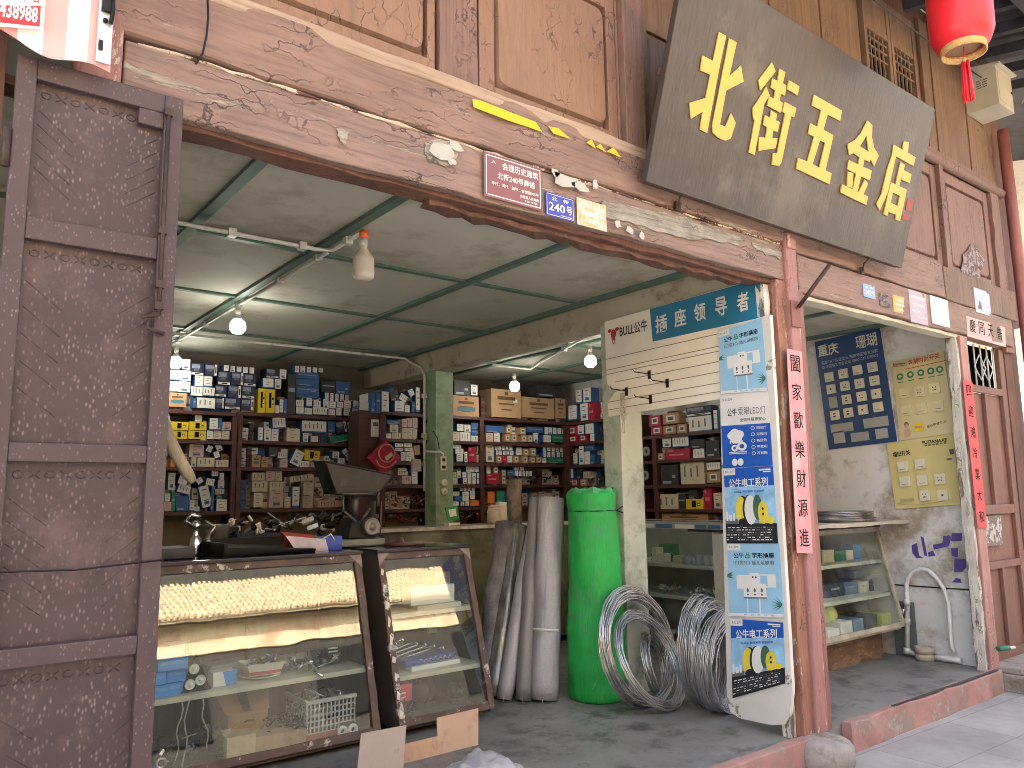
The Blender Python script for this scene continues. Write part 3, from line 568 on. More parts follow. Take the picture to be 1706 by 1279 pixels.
b = MB(); b.prism([q(-40, 5), q(-40, 40), q(70, 49), q(74, -40), q(-40, -60)], (0, .004, 0)); b.build('plate', paper, N_)
b = MB(); b.prism([q(-40, 8), q(-40, 33), q(66, 44), q(68, 10), ], (0, -.0012, 0)); b.build('red_band', M('sign_red', (.62, .02, .03), .5), N_)
b = MB(); b.text('438988', at(-2, 27, 1, -.1725), at(62, 39, 1, -.1725)-at(-2, 27, 1, -.1725), (0, 0, .052), 0, .03)
b.build('lettering', white, N_)
b = MB(); b.text('广告', at(40, 4, 1, -.1715), at(66, 6, 1, -.1715)-at(40, 4, 1, -.1715), (0, 0, .05), 0, .02); b.build('lettering', redpaper, N_)
# ================================================================ lantern, meter box, pole
lc = at(1598, 12, 1, -.9); R_ = .178
LN = thing('red_lantern', 'red fabric lantern with gold rim and tassel hanging under the eave', 'lantern', lc)
prof = [(.1, -.28), (.15, -.25), (R_, -.18), (R_*1.02, 0), (R_, .2), (.15, .28), (.1, .3)]
b = MB(); b.lathe(prof, lc, 28); 
fab = M('lantern_silk', (.75, .02, .035), .45, var=.05); b.build('shade', fab, LN)
goldr = M('lantern_gold', (.55, .36, .14), .5, var=.4, vs=60)
b = MB(); b.lathe([(.125, -.26), (.128, -.31), (.118, -.31), (.112, -.265)], lc, 28); b.build('rim', goldr, LN)
b = MB(); b.lathe([(0, -.268), (.115, -.266)], lc, 28); b.build('inner_base', M('lantern_inside', (.25, .15, .1), .8), LN)
b = MB(); b.tube([lc+V((0, 0, -.26)), lc+V((0, 0, -.36))], .004, 6, 0); b.lathe([(0, .0), (.014, .004), (.014, .03), (0, .034)], lc+V((0, 0, -.37)), 10, 1)
for k in range(26):
    a = k*2.4; r_ = .004+.016*(k % 4)/3; b.tube([lc+V((r_*math.cos(a), r_*math.sin(a), -.36)), lc+V((r_*1.6*math.cos(a), r_*1.6*math.sin(a), -.62))], .004, 4, 0)
b.build('tassel', [fab, goldr], LN)
b = MB(); b.tube([lc+V((0, 0, .29)), (lc.x, lc.y, 5.35)], .004, 6); b.build('cord', black, LN)
MX = thing('meter_box', 'beige metal meter box with a sloping lid high under the eave', 'meter box', (3.6, -.1, 4.85))
p0, p1, p2 = at(1613, 122, 1, -.05), at(1628, 192, 1, -.05), at(1673, 190, 1, -.05)
mb = M('box_enamel', (.44, .42, .34), .45, var=.06)
b = MB(); x0, x1 = 3.28, 3.62; b.box(x0, x1, -.22, .05, 4.80, 5.16); b.build('case', mb, MX, .004)
b = MB(); b.hexa([(x0-.02, -.26, 5.16), (x1+.03, -.26, 5.16), (x1+.03, .05, 5.16), (x0-.02, .05, 5.16), (x0-.02, -.26, 5.175), (x1+.03, -.26, 5.175), (x1+.03, .05, 5.24), (x0-.02, .05, 5.24)]); b.build('lid', mb, MX)
b = MB(); b.box(x0+.02, x1-.02, -.226, -.221, 4.84, 5.13); dd = b.build('door', mb, MX, .002)
b = MB(); b.lathe([(0, 0), (.012, .001), (.012, .01), (0, .011)], (x1-.05, -.226, 4.98), 10, ax=(0, -1, 0)); b.build('lock', black, dd)
b = MB()
for i in range(4):
    for k in range(2): b.box(x0-.0015, x0+.0005, -.14+.05*k, -.1+.05*k, 5.0+.022*i, 5.008+.022*i)
b.build('vent', dgrey, MX)
b = MB(); b.tube([(3.85, -.03, 4.78), (3.88, -.03, 3.8), (3.9, -.03, 2.6), (3.9, -.03, 0)], .05, 12)
tag(b.build('red_pole', M('pole_red', (.27, .10, .09), .5, var=.15, grain=.2, gs=(30, 30, 3))), 'tall pinkish red round pole at the far end of the facade', 'pole')
FH = thing('flag_holder', 'rusty iron tube angled out from a brown plate on the pink post', 'flag holder', (.1, -.06, 2.25))
q0, q1 = at(1316, 499, 1, -.055), at(1331, 543, 1, -.055); b = MB(); b.box(q0.x, q0.x+.1, -.062, -.052, q1.z-.01, q0.z); b.build('plate', M('holder_brown', (.2, .075, .06), .6), FH, .002)
e = at(1330, 512, 1, -.07); e2 = at(1382, 441, 1, -.25); b = MB(); b.tube([e, e2], .013, 8); b.build('tube', iron, FH)
# overhead wires
for k, pts in enumerate((((3.9, -.2, 5.0), (2.4, -.9, 5.05), (5.5, -1.6, 5.4)), ((1.2, -.06, 5.15), (2.6, -.1, 5.05), (3.3, -.1, 5.1)))):
    b = MB(); b.tube([V(pts[0]).lerp(V(pts[1]), t/6).lerp(V(pts[1]).lerp(V(pts[2]), t/6), t/6) for t in range(7)], .006, 5)
    tag(b.build('overhead_cable', dgrey if k else M('cable_grey', (.3, .3, .32), .6)), ('grey cable looping under the eave near the meter box', 'dark cable running along the wall head above the lattice windows')[k], 'cable')
b = MB(); p = [at(x, y, 1, -.055) for x, y in ((346, 0), (347, 30), (344, 60), (338, 88), (326, 106))]; b.tube(p, .004, 5)
tag(b.build('wall_cable', black), 'thin black cable hanging down the upper beam above the gate leaf', 'cable')
# ================================================================ slatted display panel with brand header
PX = -.118
def sp(px, py): return at(px, py, 0, PX)
NX = V((-1, 0, 0))
SW = thing('slat_display_panel', 'cream slatted display panel with a teal banner header hanging under the concrete beam', 'display panel', sp(1135, 690))
creamp = M('cream_slat', (.86, .80, .67), .45, var=.05)
poly = [(1007, 536), (1266, 463), (1270, 660), (1203, 664), (1014, 694), (1012, 671), (1026, 651), (1011, 639)]
b = MB(); b.prism([sp(*p) for p in poly], (.012, 0, 0)); b.build('panel', creamp, SW)
b = MB()
for f in (.40, .515, .56, .655, .75, .85, .93):
    a0 = sp(1007, 536).lerp(sp(1014, 694), f); a1 = sp(1262, 466).lerp(sp(1268, 654), f); 
    if .6 < f < .8: a0 = a0.lerp(a1, .06)
    d = V((-.0015, 0, 0)); b.hexa([a0+V((0,0,-.0025)), a0+V((0,0,.0025)), a1+V((0,0,.0025)), a1+V((0,0,-.0025)), a0+d+V((0,0,-.0025)), a0+d+V((0,0,.0025)), a1+d+V((0,0,.0025)), a1+d+V((0,0,-.0025))])
b.build('groove', M('groove_shade', (.22, .19, .14), .8), SW)  # dark strips paint the thin shading of the slat grooves
teal = M('teal_banner', (.015, .17, .30), .4, var=.08)
b = MB(); b.prism([sp(*p)+NX*.001 for p in ((1083, 515), (1266, 464), (1268, 529), (1088, 569))], NX*.002); b.build('banner', teal, SW)
o4 = lambda x, y: sp(1000+x/3.654, 440+y/3.654)+NX*.005
for ch, cx, cy in zip('插座领导者', (374, 489, 608, 738, 871), (362, 325, 292, 256, 228)):
    b = MB(); c = o4(cx, cy); u = (o4(cx+36, cy-9)-c); v = V((0, 0, .062)); b.text(ch, c-u-v, u*2, v*2, 0, .02); b.build('character', white, SW)
b = MB(); o_ = o4(122, 446); b.text('BULL公牛', o_, o4(290, 405)-o_, V((0, 0, .088)), 0, .015); b.build('lettering', dgrey, SW)
b = MB()
def ell(b, c, u, v, m=0, n=18): b.face([c+u*math.cos(k*6.2832/n)+v*math.sin(k*6.2832/n) for k in range(n)], m)
c = o4(83, 425); u = o4(98, 421)-c; ell(b, c, u*1.1, V((0, 0, .035))); ell(b, c+V((0, 0, -.045))+NX*.0004, u*.7, V((0, 0, .03)))
ell(b, c-u*1.5+V((0, 0, .03))+NX*.0008, u*.75, V((0, 0, .014))); ell(b, c+u*1.5+V((0, 0, .03))+NX*.0008, u*.75, V((0, 0, .014))); ell(b, c+V((0, 0, -.055))+NX*.001, u*.35, V((0, 0, .012)), 1)
b.build('emblem', [M('emblem_red', (.42, .03, .03), .5), creamp], SW)
for px, py in ((1082, 623), (1112, 637), (1044, 651), (1084, 664)):
    p = sp(px, py); b = MB(); b.box(PX-.006, PX, p.y-.012, p.y+.012, p.z-.035, p.z+.025); b.tube([p+NX*.004, p+NX*.12+V((0, .03, .01)), p+NX*.135+V((0, .03, .025))], .0035, 6); b.build('hook', black, SW)
b = MB(); p = sp(1042, 655)+NX*.03
for k in range(5):
    a = k*1.3; b.tube([p+V((.012*math.sin(a+t*.9), .014*math.cos(a+t*1.3), -.022*t)) for t in range(10)], .004, 5)
b.tube([p+V((.02*math.sin(t*.63), .03*math.sin(t*.63), -.2-.045*(1-math.cos(t*.63)))) for t in range(10)], .003, 5, closed=True)
tag(b.build('twine_hank', M('twine', (.5, .46, .36), .9)), 'hank of pale twine hanging from a hook of the slatted panel', 'twine')
# ================================================================ posters on the door leaf
PO = -.142
def pp(px, py): return at(px, py, 0, PO)
DL = thing('folded_door_leaf', 'narrow white peeling door leaf covered in posters, standing beside the door post', 'door leaf', (PO+.02, .24, .0))
b = MB(); e = [pp(*p) for p in ((1196, 548), (1282, 524), (1319, 1150), (1315, 1190), (1306, 1207), (1285, 1208), (1232, 1197), (1216, 1186), (1211, 1165))]
b.prism([p-NX*.004 for p in e], (.03, 0, 0)); b.build('leaf', M('white_leaf_paint', (.62, .61, .56), .6, var=.07, vs=5, spots=((.05, .04, .035), 46, .2, .2), peel=((.3, .27, .2), 6, .27)), DL)
b = MB(); b.hewn((-.09, .055, 0), (-.09, .055, 2.66), (.03, 0, 0), (0, .028, 0), 22, .006, 0, 44); b.build('edge_batten', peelwood, DL, .004)
sky1 = M('poster_pale_blue', (.30, .55, .74), .4, var=.12, vs=3); deep = M('poster_blue', (.012, .095, .45), .4, var=.08, vs=4); skyw = M('poster_sky', (.28, .52, .74), .4, var=.35, vs=9)
tblack = M('poster_dark', (.012, .015, .02), .45, var=.3, vs=20); palm = M('poster_palm', (.05, .18, .12), .5); pyel = M('poster_yellow', (.72, .6, .06), .4); pgr = M('poster_reel_green', (.05, .13, .08), .5)
PM = [sky1, white, ink, greyink, deep, skyw, tblack, palm, pyel, pgr, dgreen]
def poster(label, q, kind):
    P = [pp(*p) for p in q]                       # TL TR BR BL
    T = thing('poster', label, 'poster', P[3].lerp(P[2], .5))
    def E(u, v, l=0): return P[0].lerp(P[1], u).lerp(P[3].lerp(P[2], u), v)+NX*(.0008*l)
    b = MB(); b.prism([E(0, 0), E(1, 0), E(1, 1), E(0, 1)], NX*.0012, {'s': 0, 'l': 1, 'r': 5}[kind]); b.build('sheet', PM, T)
    b = MB(); L = [2]
    def R(u0, v0, u1, v1, m): L[0] += .3; l = L[0]; b.face([E(u0, v0, l), E(u1, v0, l), E(u1, v1, l), E(u0, v1, l)], m)
    def C(u, v, ru, rv, m, n=16): L[0] += .3; l = L[0]; b.face([E(u+ru*math.cos(k*6.2832/n), v+rv*math.sin(k*6.2832/n), l) for k in range(n)], m)
    def TX(s, u0, v0, u1, v1, m, bo=.012): L[0] += .3; l = L[0]; b.text(s, E(u0, v1, l), E(u1, v1, l)-E(u0, v1, l), E(u0, v0, l)-E(u0, v1, l), m, bo)
    if kind == 's':
        R(0, .0, .26, .09, 1); TX('BULL公牛', .03, .025, .22, .06, 3)
        TX('公牛', .12, .12, .32, .20, 2, .02); TX('品', .35, .12, .45, .20, 10, .02); TX('字形插座', .48, .12, .9, .20, 2, .02); TX('1口变3口 插孔足够用', .12, .23, .88, .29, 3)
        R(.17, .43, .46, .62, 1); R(.6, .42, .9, .6, 1); R(.62, .44, .75, .58, 0); R(.42, .40, .6, .56, 1); C(.48, .46, .015, .013, 2); C(.54, .46, .015, .013, 2)
        R(.3, .55, .72, .74, 1); R(.3, .735, .72, .75, 3)
        for i in range(3): C(.38+i*.13, .64, .02, .03, 3); C(.38+i*.13, .70, .02, .012, 3)
        R(.36, .75, .38, .97, 1); R(.58, .75, .61, .97, 1)
        for k in range(6): a = -2.6+k*.36; u, v = .99, .83; L[0] += .3; b.face([E(u, v-.012, L[0]), E(u, v+.012, L[0]), E(u-.2*math.cos(a+1.6), v+.14*math.sin(a+1.6), L[0])], 7)
        for k in range(3): L[0] += .3; b.face([E(0, .42, L[0]), E(0, .46, L[0]), E(.13, .38+.05*k, L[0])], 7)
        R(0, .955, 1, 1, 1)
        for k in range(5): R(.3+k*.12, .965, .36+k*.12, .985, 0)
    elif kind == 'l':
        R(0, .43, 1, 1, 4); TX('BULL公牛', .05, .06, .26, .10, 3); TX('公牛', .14, .20, .34, .31, 2, .01); TX('爱眼LED灯', .37, .19, .93, .30, 3, 0); TX('全面升级更安心', .4, .34, .92, .39, 3)
        for u, v, r in ((.28, .54, .1), (.2, .57, .08), (.38, .56, .09), (.3, .6, .13)): C(u, v, r, r*.62, 1)
        for k in range(5): R(.17+k*.06, .64, .2+k*.06, .68, 1)
        C(.27, .74, .07, .045, 1); C(.42, .72, .1, .06, 1); C(.42, .72, .05, .03, 4); C(.27, .74, .03, .02, 4); R(.15, .79, .52, .80, 1); R(.15, .81, .52, .82, 1)
        C(.26, .93, .06, .05, 1); C(.38, .93, .06, .05, 1)
        for k, s in enumerate(('无蓝光危害', '无频闪', '高显色', '更柔和', '不刺眼')): C(.66, .485+k*.085, .04, .025, 1); C(.66, .485+k*.085, .03, .018, 4); TX(s, .73, .465+k*.085, .93, .505+k*.085, 1)
    else:
        R(0, 0, 1, .25, 4); R(0, 0, .24, .09, 1); TX('BULL公牛', .03, .025, .21, .065, 3); R(.72, .03, .95, .05, 1); R(.8, .06, .95, .075, 1)
        TX('公牛电工系列', .1, .14, .88, .26, 1, .02); TX('绕线盘 移动地拖 安全耐用', .2, .3, .8, .335, 4)
        R(0, .74, 1, 1, 6); R(0, .68, .25, .74, 3); R(.02, .58, .06, .70, 1); R(.08, .62, .14, .70, 1); R(.16, .6, .2, .70, 1)
        C(.36, .56, .12, .19, 6); C(.33, .56, .11, .18, 8); C(.5, .56, .14, .2, 6); C(.52, .56, .12, .195, 1); C(.66, .53, .09, .17, 9); C(.76, .6, .1, .15, 8); R(.68, .60, .86, .74, 8); C(.76, .55, .02, .02, 6); C(.76, .62, .02, .02, 6); C(.9, .7, .07, .05, 8); C(.36, .72, .09, .05, 6)
        rnd = random.Random(5)
        for r in range(6):
            u = .05
            while u < .93: w_ = rnd.uniform(.02, .08); R(u, .785+r*.032, min(.95, u+w_), .797+r*.032, 3 if rnd.random() < .6 else 1); u += w_+.025
    b.build('print', PM, T); return T
poster('pale blue socket poster at the head of the poster strip, under the teal banner', ((1197, 553), (1269, 529), (1279, 651), (1203, 656)), 's')
poster('white and deep blue lamp poster with white icons, second in the poster strip', ((1200, 657), (1280, 651.5), (1288, 775), (1205, 780)), 'l')
poster('blue cable-reel poster in the middle of the strip, flat and uncreased', ((1206, 781), (1288, 776), (1297, 905), (1211, 905)), 'r')
poster('pale blue socket poster between the two cable-reel posters', ((1212, 906), (1298, 906), (1307, 1028), (1215, 1026)), 's')
poster('creased cable-reel poster with torn foot at the base of the strip', ((1217, 1030), (1305, 1037), (1309, 1138), (1221, 1163)), 'r')
# ================================================================ boards on the side wall of the second bay
WX = 2.645
def wp(px, py): return at(px, py, 0, WX)
z7 = lambda x, y: (1340+x/3.495, 520+y/3.495)
swm = M('switch_ivory', (.66, .62, .5), .4, var=.04); sww = M('switch_white', (.70, .69, .62), .4, var=.04)
def wall_board(name, label, q, m, edge):
    P = [wp(*p) for p in q]; T = thing(name, label, 'display board', (WX, (P[2].y+P[3].y)/2, P[3].z))
    b = MB(); b.prism(P, (.012, 0, 0), 0, 1); b.build('board', [m, edge], T)
    u = (P[1]-P[0]); v = (P[3]-P[0]); return T, u.normalized(), -v.normalized()
def switch(T, px, py, u, v, m, kind, hs=.043):
    c = wp(px, py); b = MB(); b.obox(c+NX*.009, u*hs, v*hs, NX*.008, 0); b.obox(c+NX*.0185, u*hs*.72, v*hs*.72, NX*.0015, 0)
    if kind == 0: b.obox(c+NX*.0205-v*hs*.55, u*hs*.6, v*.0015, NX*.0004, 1)
    elif kind == 1:
        for du, dv in ((-.3, .25), (.3, .25), (0, -.25), (-.25, -.3), (.25, -.3)): b.obox(c+NX*.0205+u*hs*du+v*hs*dv, u*.003, v*.006, NX*.0004, 1)
    elif kind == 2: b.obox(c+NX*.0205, u*.008, v*.008, NX*.0004, 1)
    else: b.obox(c+NX*.0205+v*hs*.3, u*.012, v*.006, NX*.0004, 1); b.obox(c+NX*.0205-v*hs*.3, u*.012, v*.007, NX*.0004, 1)
    b.build('switch_plate', [m, dgrey], T)
bb_m = M('board_navy', (.012, .05, .16), .4, var=.1, vs=4)
T, u, v = wall_board('switch_board', 'dark blue display board of ivory switches on the dirty side wall', ((1357, 570), (1466, 544), (1495, 735), (1381, 749)), bb_m, lcab)
ks = [0, 1, 0, 1, 2, 1, 1, 1, 3, 1, 2, 3, 3, 2, 0]
for i, (x, y) in enumerate(((148, 378), (230, 358), (313, 337), (400, 320), (160, 448), (240, 430), (325, 415), (412, 398), (250, 508), (337, 490), (422, 475), (182, 600), (260, 585), (345, 568), (433, 552))): switch(T, *z7(x, y), u, v, swm, ks[i])
for x, y, hw, hh in ((170, 525, 20, 27), (220, 672, 55, 20), (205, 728, 27, 27), (325, 725, 42, 20), (418, 640, 57, 22), (452, 706, 28, 22)):
    c = wp(*z7(x, y)); k = .0045/3.495*1.55; b = MB(); b.obox(c+NX*.004, u*hw*k, v*hh*k, NX*.003); b.build('bare_patch', M('bare_grey', (.36, .37, .36), .7, var=.15) if x == 170 else bpy.data.materials['bare_grey'], T)
def wtx(T, s, x0, y0, x1, y1, h, m, bo=.015):      # writing whose baseline runs through two zoom points
    a, c = wp(*z7(x0, y0)), wp(*z7(x1, y1)); b = MB(); b.text(s, a+NX*.003, c-a, v*h, 0, bo); return b.build('lettering', m, T)
wtx(T, '重庆', 85, 263, 203, 240, .115, swm, .02); wtx(T, '珊瑚', 305, 218, 428, 192, .125, swm, .012)
lt = M('lettering_pale_blue', (.30, .36, .44), .5)
wtx(T, '国家“3C”认证企业 西南地区知名品牌', 103, 308, 430, 232, .034, lt); wtx(T, '◎ 中国电工专业认证 GB001232 GB0002', 106, 334, 432, 258, .034, lt)
yel_m = M('board_pale_yellow', (.60, .53, .30), .45, var=.05, vs=3); yel2 = M('board_yellow', (.60, .52, .22), .45, var=.05, vs=3)
T, u, v = wall_board('switch_board', 'pale yellow display board with six switches and a red heading', ((1485, 602), (1572, 585), (1591, 721), (1500, 734)), yel_m, lcab)
for x, y in ((585, 470), (673, 460), (762, 443), (598, 573), (687, 560), (783, 545)): switch(T, *z7(x, y), u, v, M('switch_yellow', (.66, .60, .36), .4) if (x, y) == (585, 470) else bpy.data.materials['switch_yellow'], 1 if x in (673, 762) and y < 500 else 0)
redink = M('red_heading', (.4, .06, .04), .5); wtx(T, '金潮时尚开关', 605, 312, 790, 268, .052, redink, .015); wtx(T, 'Diensidenk', 520, 312, 590, 300, .02, ink)
b = MB(); a, c = wp(*z7(590, 332)), wp(*z7(825, 280)); b.obox((a+c)/2+NX*.003, (c-a)/2, v*.003, NX*.0004); a, c = wp(*z7(515, 320)), wp(*z7(595, 306)); b.obox((a+c)/2+NX*.003, (c-a)/2, v*.003, NX*.0004); b.build('red_rule', redink, T)
for x, y in ((558, 375), (618, 363), (679, 352), (737, 342), (789, 332)):
    c = wp(*z7(x, y)); b = MB(); ell(b, c+NX*.003, u*.03, v*.03, 0); ell(b, c+NX*.0036, u*.014, v*.014, 1); b.obox(c+NX*.003-v*.05, u*.025, v*.004, NX*.0003, 0); b.build('round_icon', [dgreen, yel_m], T)
b = MB(); c = wp(*z7(668, 668)); b.obox(c+NX*.004, u*.038, v*.036, NX*.002, 0); b.obox(c+NX*.0065, u*.03, v*.01, NX*.0004, 1)
hc = wp(*z7(596, 655)); ell(b, hc+NX*.004, u*.02, v*.025, 2); ell(b, hc+NX*.0045-v*.012, u*.014, v*.017, 3); ell(b, hc+NX*.004-v*.07, u*.03, v*.04, 3); b.build('printed_figure', [yellow, kraft, M('brown_ink', (.2, .1, .05), .6), M('tan_ink', (.5, .33, .2), .6)], T)
wtx(T, '省心更省力 2b', 715, 676, 830, 640, .025, bpy.data.materials['brown_ink'])
T, u, v = wall_board('switch_board', 'yellow display board with seven switches, lowest on the side wall', ((1477, 738), (1588, 722), (1601, 840), (1492, 848)), yel2, lcab)
for i, (x, y) in enumerate(((577, 898), (678, 883), (590, 985), (690, 978), (795, 970), (706, 1067), (810, 1065))): switch(T, *z7(x, y), u, v, swm, (0, 0, 0, 0, 1, 1, 2)[i])
wtx(T, '福田开关', 518, 846, 618, 830, .045, ink, .015); wtx(T, 'FUTIANAXE', 690, 770, 832, 752, .028, ink, .03); wtx(T, '福 田 电 器 开 关', 700, 782, 830, 766, .016, ink)
b = MB(); c = wp(*z7(860, 812)); b.obox(c+NX*.004, u*.018, v*.022, NX*.001); c = wp(*z7(845, 855)); b.obox(c+NX*.004, u*.02, v*.008, NX*.001); b.build('label_patch', greyink, T)
b = MB(); b.tube([wp(*z7(x, y))+NX*.003 for x, y in ((545, 1112), (600, 1122), (680, 1120), (760, 1108), (820, 1098))], .002, 4); b.obox(wp(*z7(600, 1095))+NX*.003, u*.06, v*.014, NX*.0005); b.build('skyline_print', M('olive_ink', (.38, .33, .15), .6), T)
# purple poster remains on the plaster
z8 = lambda x, y: wp(1340+x/3.495, 840+y/3.495)
for ki, poly in enumerate(("620,240 650,225 665,300 690,310 650,315 625,285", "672,185 690,195 712,300 695,300", "715,280 745,270 760,300 720,305", "745,235 800,225 805,185 840,180 850,195 838,245 790,255 750,265", "855,165 915,168 912,215 850,215", "850,255 890,255 890,310 855,300", "870,315 935,318 940,365 915,395 868,395", "855,455 880,428 905,435 912,458")):
    b = MB(); b.prism([z8(*map(float, p.split(',')))+NX*-.014 for p in poly.split()], NX*.0015)
    tag(b.build('purple_paper', M('purple_paper', (.09, .06, .27), .7, var=.2, vs=30) if ki == 0 else bpy.data.materials['purple_paper']), ('ragged purple paper patch nearest the greenish cabinet', 'thin slanting purple paper sliver beside the ragged patch', 'small purple paper patch at the foot of the slanting sliver', 'long stepped purple paper remnant in the middle of the plaster', 'square purple paper remnant, topmost by the jamb', 'narrow purple paper piece between the two square remnants', 'lower square purple paper remnant by the jamb', 'small grey-purple paper corner, lowest on the plaster')[ki], 'paper scrap', 'purple paper remains on the plaster')
b = MB(); a, c = z8(470, 465), z8(975, 500); b.tube([a+V((.012, 0, 0)), c+V((.012, 0, 0))], .006, 5); tag(b.build('ledge_crack_strip', black), 'thin dark strip for the crack line along the ledge of the side wall', 'rod')  # dark tube added as the crack line in the plaster
# water pipe, hose, pot, board
TX_ = 2.6
def tp(px, py, x=TX_): return at(px, py, 0, x)
WP = thing('water_tap_pipe', 'white standpipe with a tap and bent white hose against the side wall', 'tap', tp(1511, 1085))
pvc = M('pvc_white', (.66, .66, .62), .35, var=.06, dirt=((.4, .36, .28), 9, .35))
b = MB(); b.tube([tp(1512, 1088), tp(1511, 1000), tp(1510, 972)], .02, 10); b.tube([tp(1512, 1086), tp(1530, 1090)], .02, 10)
for y_ in (1084, 1035, 1003): b.tube([tp(1511, y_+5), tp(1511, y_-5)], .027, 10)
b.build('standpipe', pvc, WP)
b = MB(); b.tube([tp(*p) for p in ((1510, 985), (1510, 975), (1513, 962), (1521, 952), (1534, 947), (1547, 950), (1560, 962), (1572, 980), (1580, 1005), (1583, 1040), (1585, 1075), (1591, 1088))], .017, 10); b.build('hose', M('hose_white', (.72, .72, .69), .35), WP)
b = MB(); c = tp(1512, 1015); b.tube([c, c+V((-.1, .0, 0))], .012, 8); b.tube([c+V((-.09, 0, 0)), c+V((-.09, 0, -.03))], .011, 8); b.box(c.x-.07, c.x-.03, c.y-.008, c.y+.008, c.z+.012, c.z+.03); b.build('tap', chrome, WP)
b = MB(); c = tp(1545, 1098); c.z = 0
b.lathe([(.0, .0), (.07, .0), (.075, .05), (.06, .055), (.075, .06), (.075, .11), (.066, .11), (.062, .07)], c+V((-.04, 0, 0)), 18); tag(b.build('rusty_pot', M('pot_cream', (.42, .37, .27), .7, dirt=((.2, .13, .08), 9, .4))), 'small stained cream pot on the floor beside the white standpipe', 'pot')
b = MB(); a, c = at(1487, 1000, 0, 2.63), at(1530, 1088, 0, 2.63); b.box(2.615, 2.63, a.y, c.y, 0, a.z); tag(b.build('green_board', M('grey_green_board', (.10, .14, .13), .6, var=.2)), 'dark grey-green board leaning behind the white standpipe', 'board')
b = MB(); pts = [tp(1555, 1088), tp(1575, 1098), tp(1590, 1106), tp(1603, 1108)]
for p in pts: p.z = .03
b.tube(pts, .025, 8); tag(b.build('floor_pipe', pvc), 'short dirty pipe lying on the floor below the white hose', 'pipe')
b = MB(); p = at(1672, 1082, 1, -.1); b.tube([p+V((.0, .04, 0)), p+V((.1, .0, 0))], .02, 10, 0); b.tube([p+V((.1, .0, 0)), p+V((.15, -.02, 0))], .014, 8, 1); tag(b.build('hose_coupling', [M('pipe_green', (.03, .14, .09), .5), pvc]), 'green pipe end with white coupling on the stone doorstep', 'pipe')
b = MB(); p = at(1672, 1140, 2, -.15); b.tube([p+V((-.1, 0, .17)), p+V((-.02, 0, .17)), p+V((0, 0, .1)), p], .012, 6); b.tube([p+V((-.07, -.05, .0)), p+V((.1, .03, .015))], .012, 6); tag(b.build('iron_hook', iron), 'rusty iron hook standing on the pavement by the stone doorstep', 'iron hook')
# ================================================================ glass cabinets
def cabinet(name, label, x0, x1, yb, yt, zb, zt, yk, shelves, fw=.045, base=0.0, top_over=.02, frm=None, inner=None, gl=None, ybase=None):
    frm = frm or cabwood; inner = inner or cabin
    T = thing(name, label, 'display cabinet', ((x0+x1)/2, (yb+yk)/2, 0))
    def Y(z): return yb+(yt-yb)*(z-zb)/(zt-zb)
    b = MB()
    n = V((0, -(zt-zb), (yt-yb))).normalized()*.014; up = V((0, yt-yb, zt-zb))
    for x in (x0+fw/2, x1-fw/2): b.hewn((x, yb, zb), (x, yt, zt), (fw/2, 0, 0), n, 14, .003, 0, int(x*100) % 50)
    u = up.normalized()*fw/2
    b.hewn((x0+fw, Y(zb+fw/2), zb+fw/2), (x1-fw, Y(zb+fw/2), zb+fw/2), u, n, 12, .002); b.hewn((x0+fw, Y(zt-fw/2), zt-fw/2), (x1-fw, Y(zt-fw/2), zt-fw/2), u, n, 12, .002)
    b.build('frame', frm, T, .003)
    b = MB()
    for x, sx in ((x0+fw, 1), (x1-fw, -1)):       # metal corner plates
        p = V((x-sx*fw, Y(zt), zt))+n*1.15; b.prism([p, p+V((sx*.085, 0, 0)), p-up.normalized()*.085], n*.1)
    b.build('corner_plate', M('corner_zinc', (.25, .2, .19), .6, metal=.3, var=.3, vs=30), T)
    b = MB(); b.box(x0, x0+.012, yt+.01, yk, zb-.02, zt-.01); b.box(x1-.012, x1, yt+.01, yk, zb-.02, zt-.01)
    for xa in (x0, x1-.012): b.prism([(xa, yb+.03, zb), (xa, yt+.01, zb), (xa, yt+.01, zt-.01), (xa, yt-.01, zt-.01)], (.012, 0, 0), 0)
    b.box(x0, x1, yk, yk+.012, zb, zt); b.box(x0+.012, x1-.012, yb+.02, yk, zb-.02, zb); b.build('carcass', inner, T)
    b = MB(); b.box(x0-.01, x1+.01, yt-.03, yk+.25, zt+.002, zt+.022); b.build('top', M('counter_top_dark', (.03, .03, .03), .07, var=.3, vs=12), T, .003)
    b = MB(); a = V((0, Y(zb+fw), zb+fw)); c = V((0, Y(zt-fw), zt-fw)); e = n*.2
    b.hexa([V((x0+fw, 0, 0))+a, V((x1-fw, 0, 0))+a, V((x1-fw, 0, 0))+a-e, V((x0+fw, 0, 0))+a-e, V((x0+fw, 0, 0))+c, V((x1-fw, 0, 0))+c, V((x1-fw, 0, 0))+c-e, V((x0+fw, 0, 0))+c-e]); b.build('glass_pane', gl or glassm, T)
    for z in shelves:
        b = MB(); b.box(x0+.013, x1-.013, Y(z)+.03, yk-.002, z-.028, z); b.build('shelf', lcab, T, .002)
    if base:
        b = MB(); yb2 = ybase or yb+.03
        b.hewn((x0, yb2, base/2), (x1, yb2, base/2), (0, .012, 0), (0, 0, base/2), 14, .004); b.build('plinth', M('burnt_plinth', (.16, .10, .07), .8, var=.3, vs=4, peel=((.33, .22, .16), 4, .45), pk=(1, 1, 3)), T)
    return T, Y
C1, Y1 = cabinet('glass_cabinet', 'wide low display cabinet with slanted dirty glass beside the gate leaf', -3.72, -1.95, 1.47, 1.755, .05, 1.045, 2.3, [.405])
C2, Y2 = cabinet('glass_cabinet', 'narrow display cabinet with chipped white paint on its slanted frame and two pale shelves', -1.835, -1.145, 1.47, 1.755, .06, 1.045, 2.15, [.325, .675], inner=cabdark)
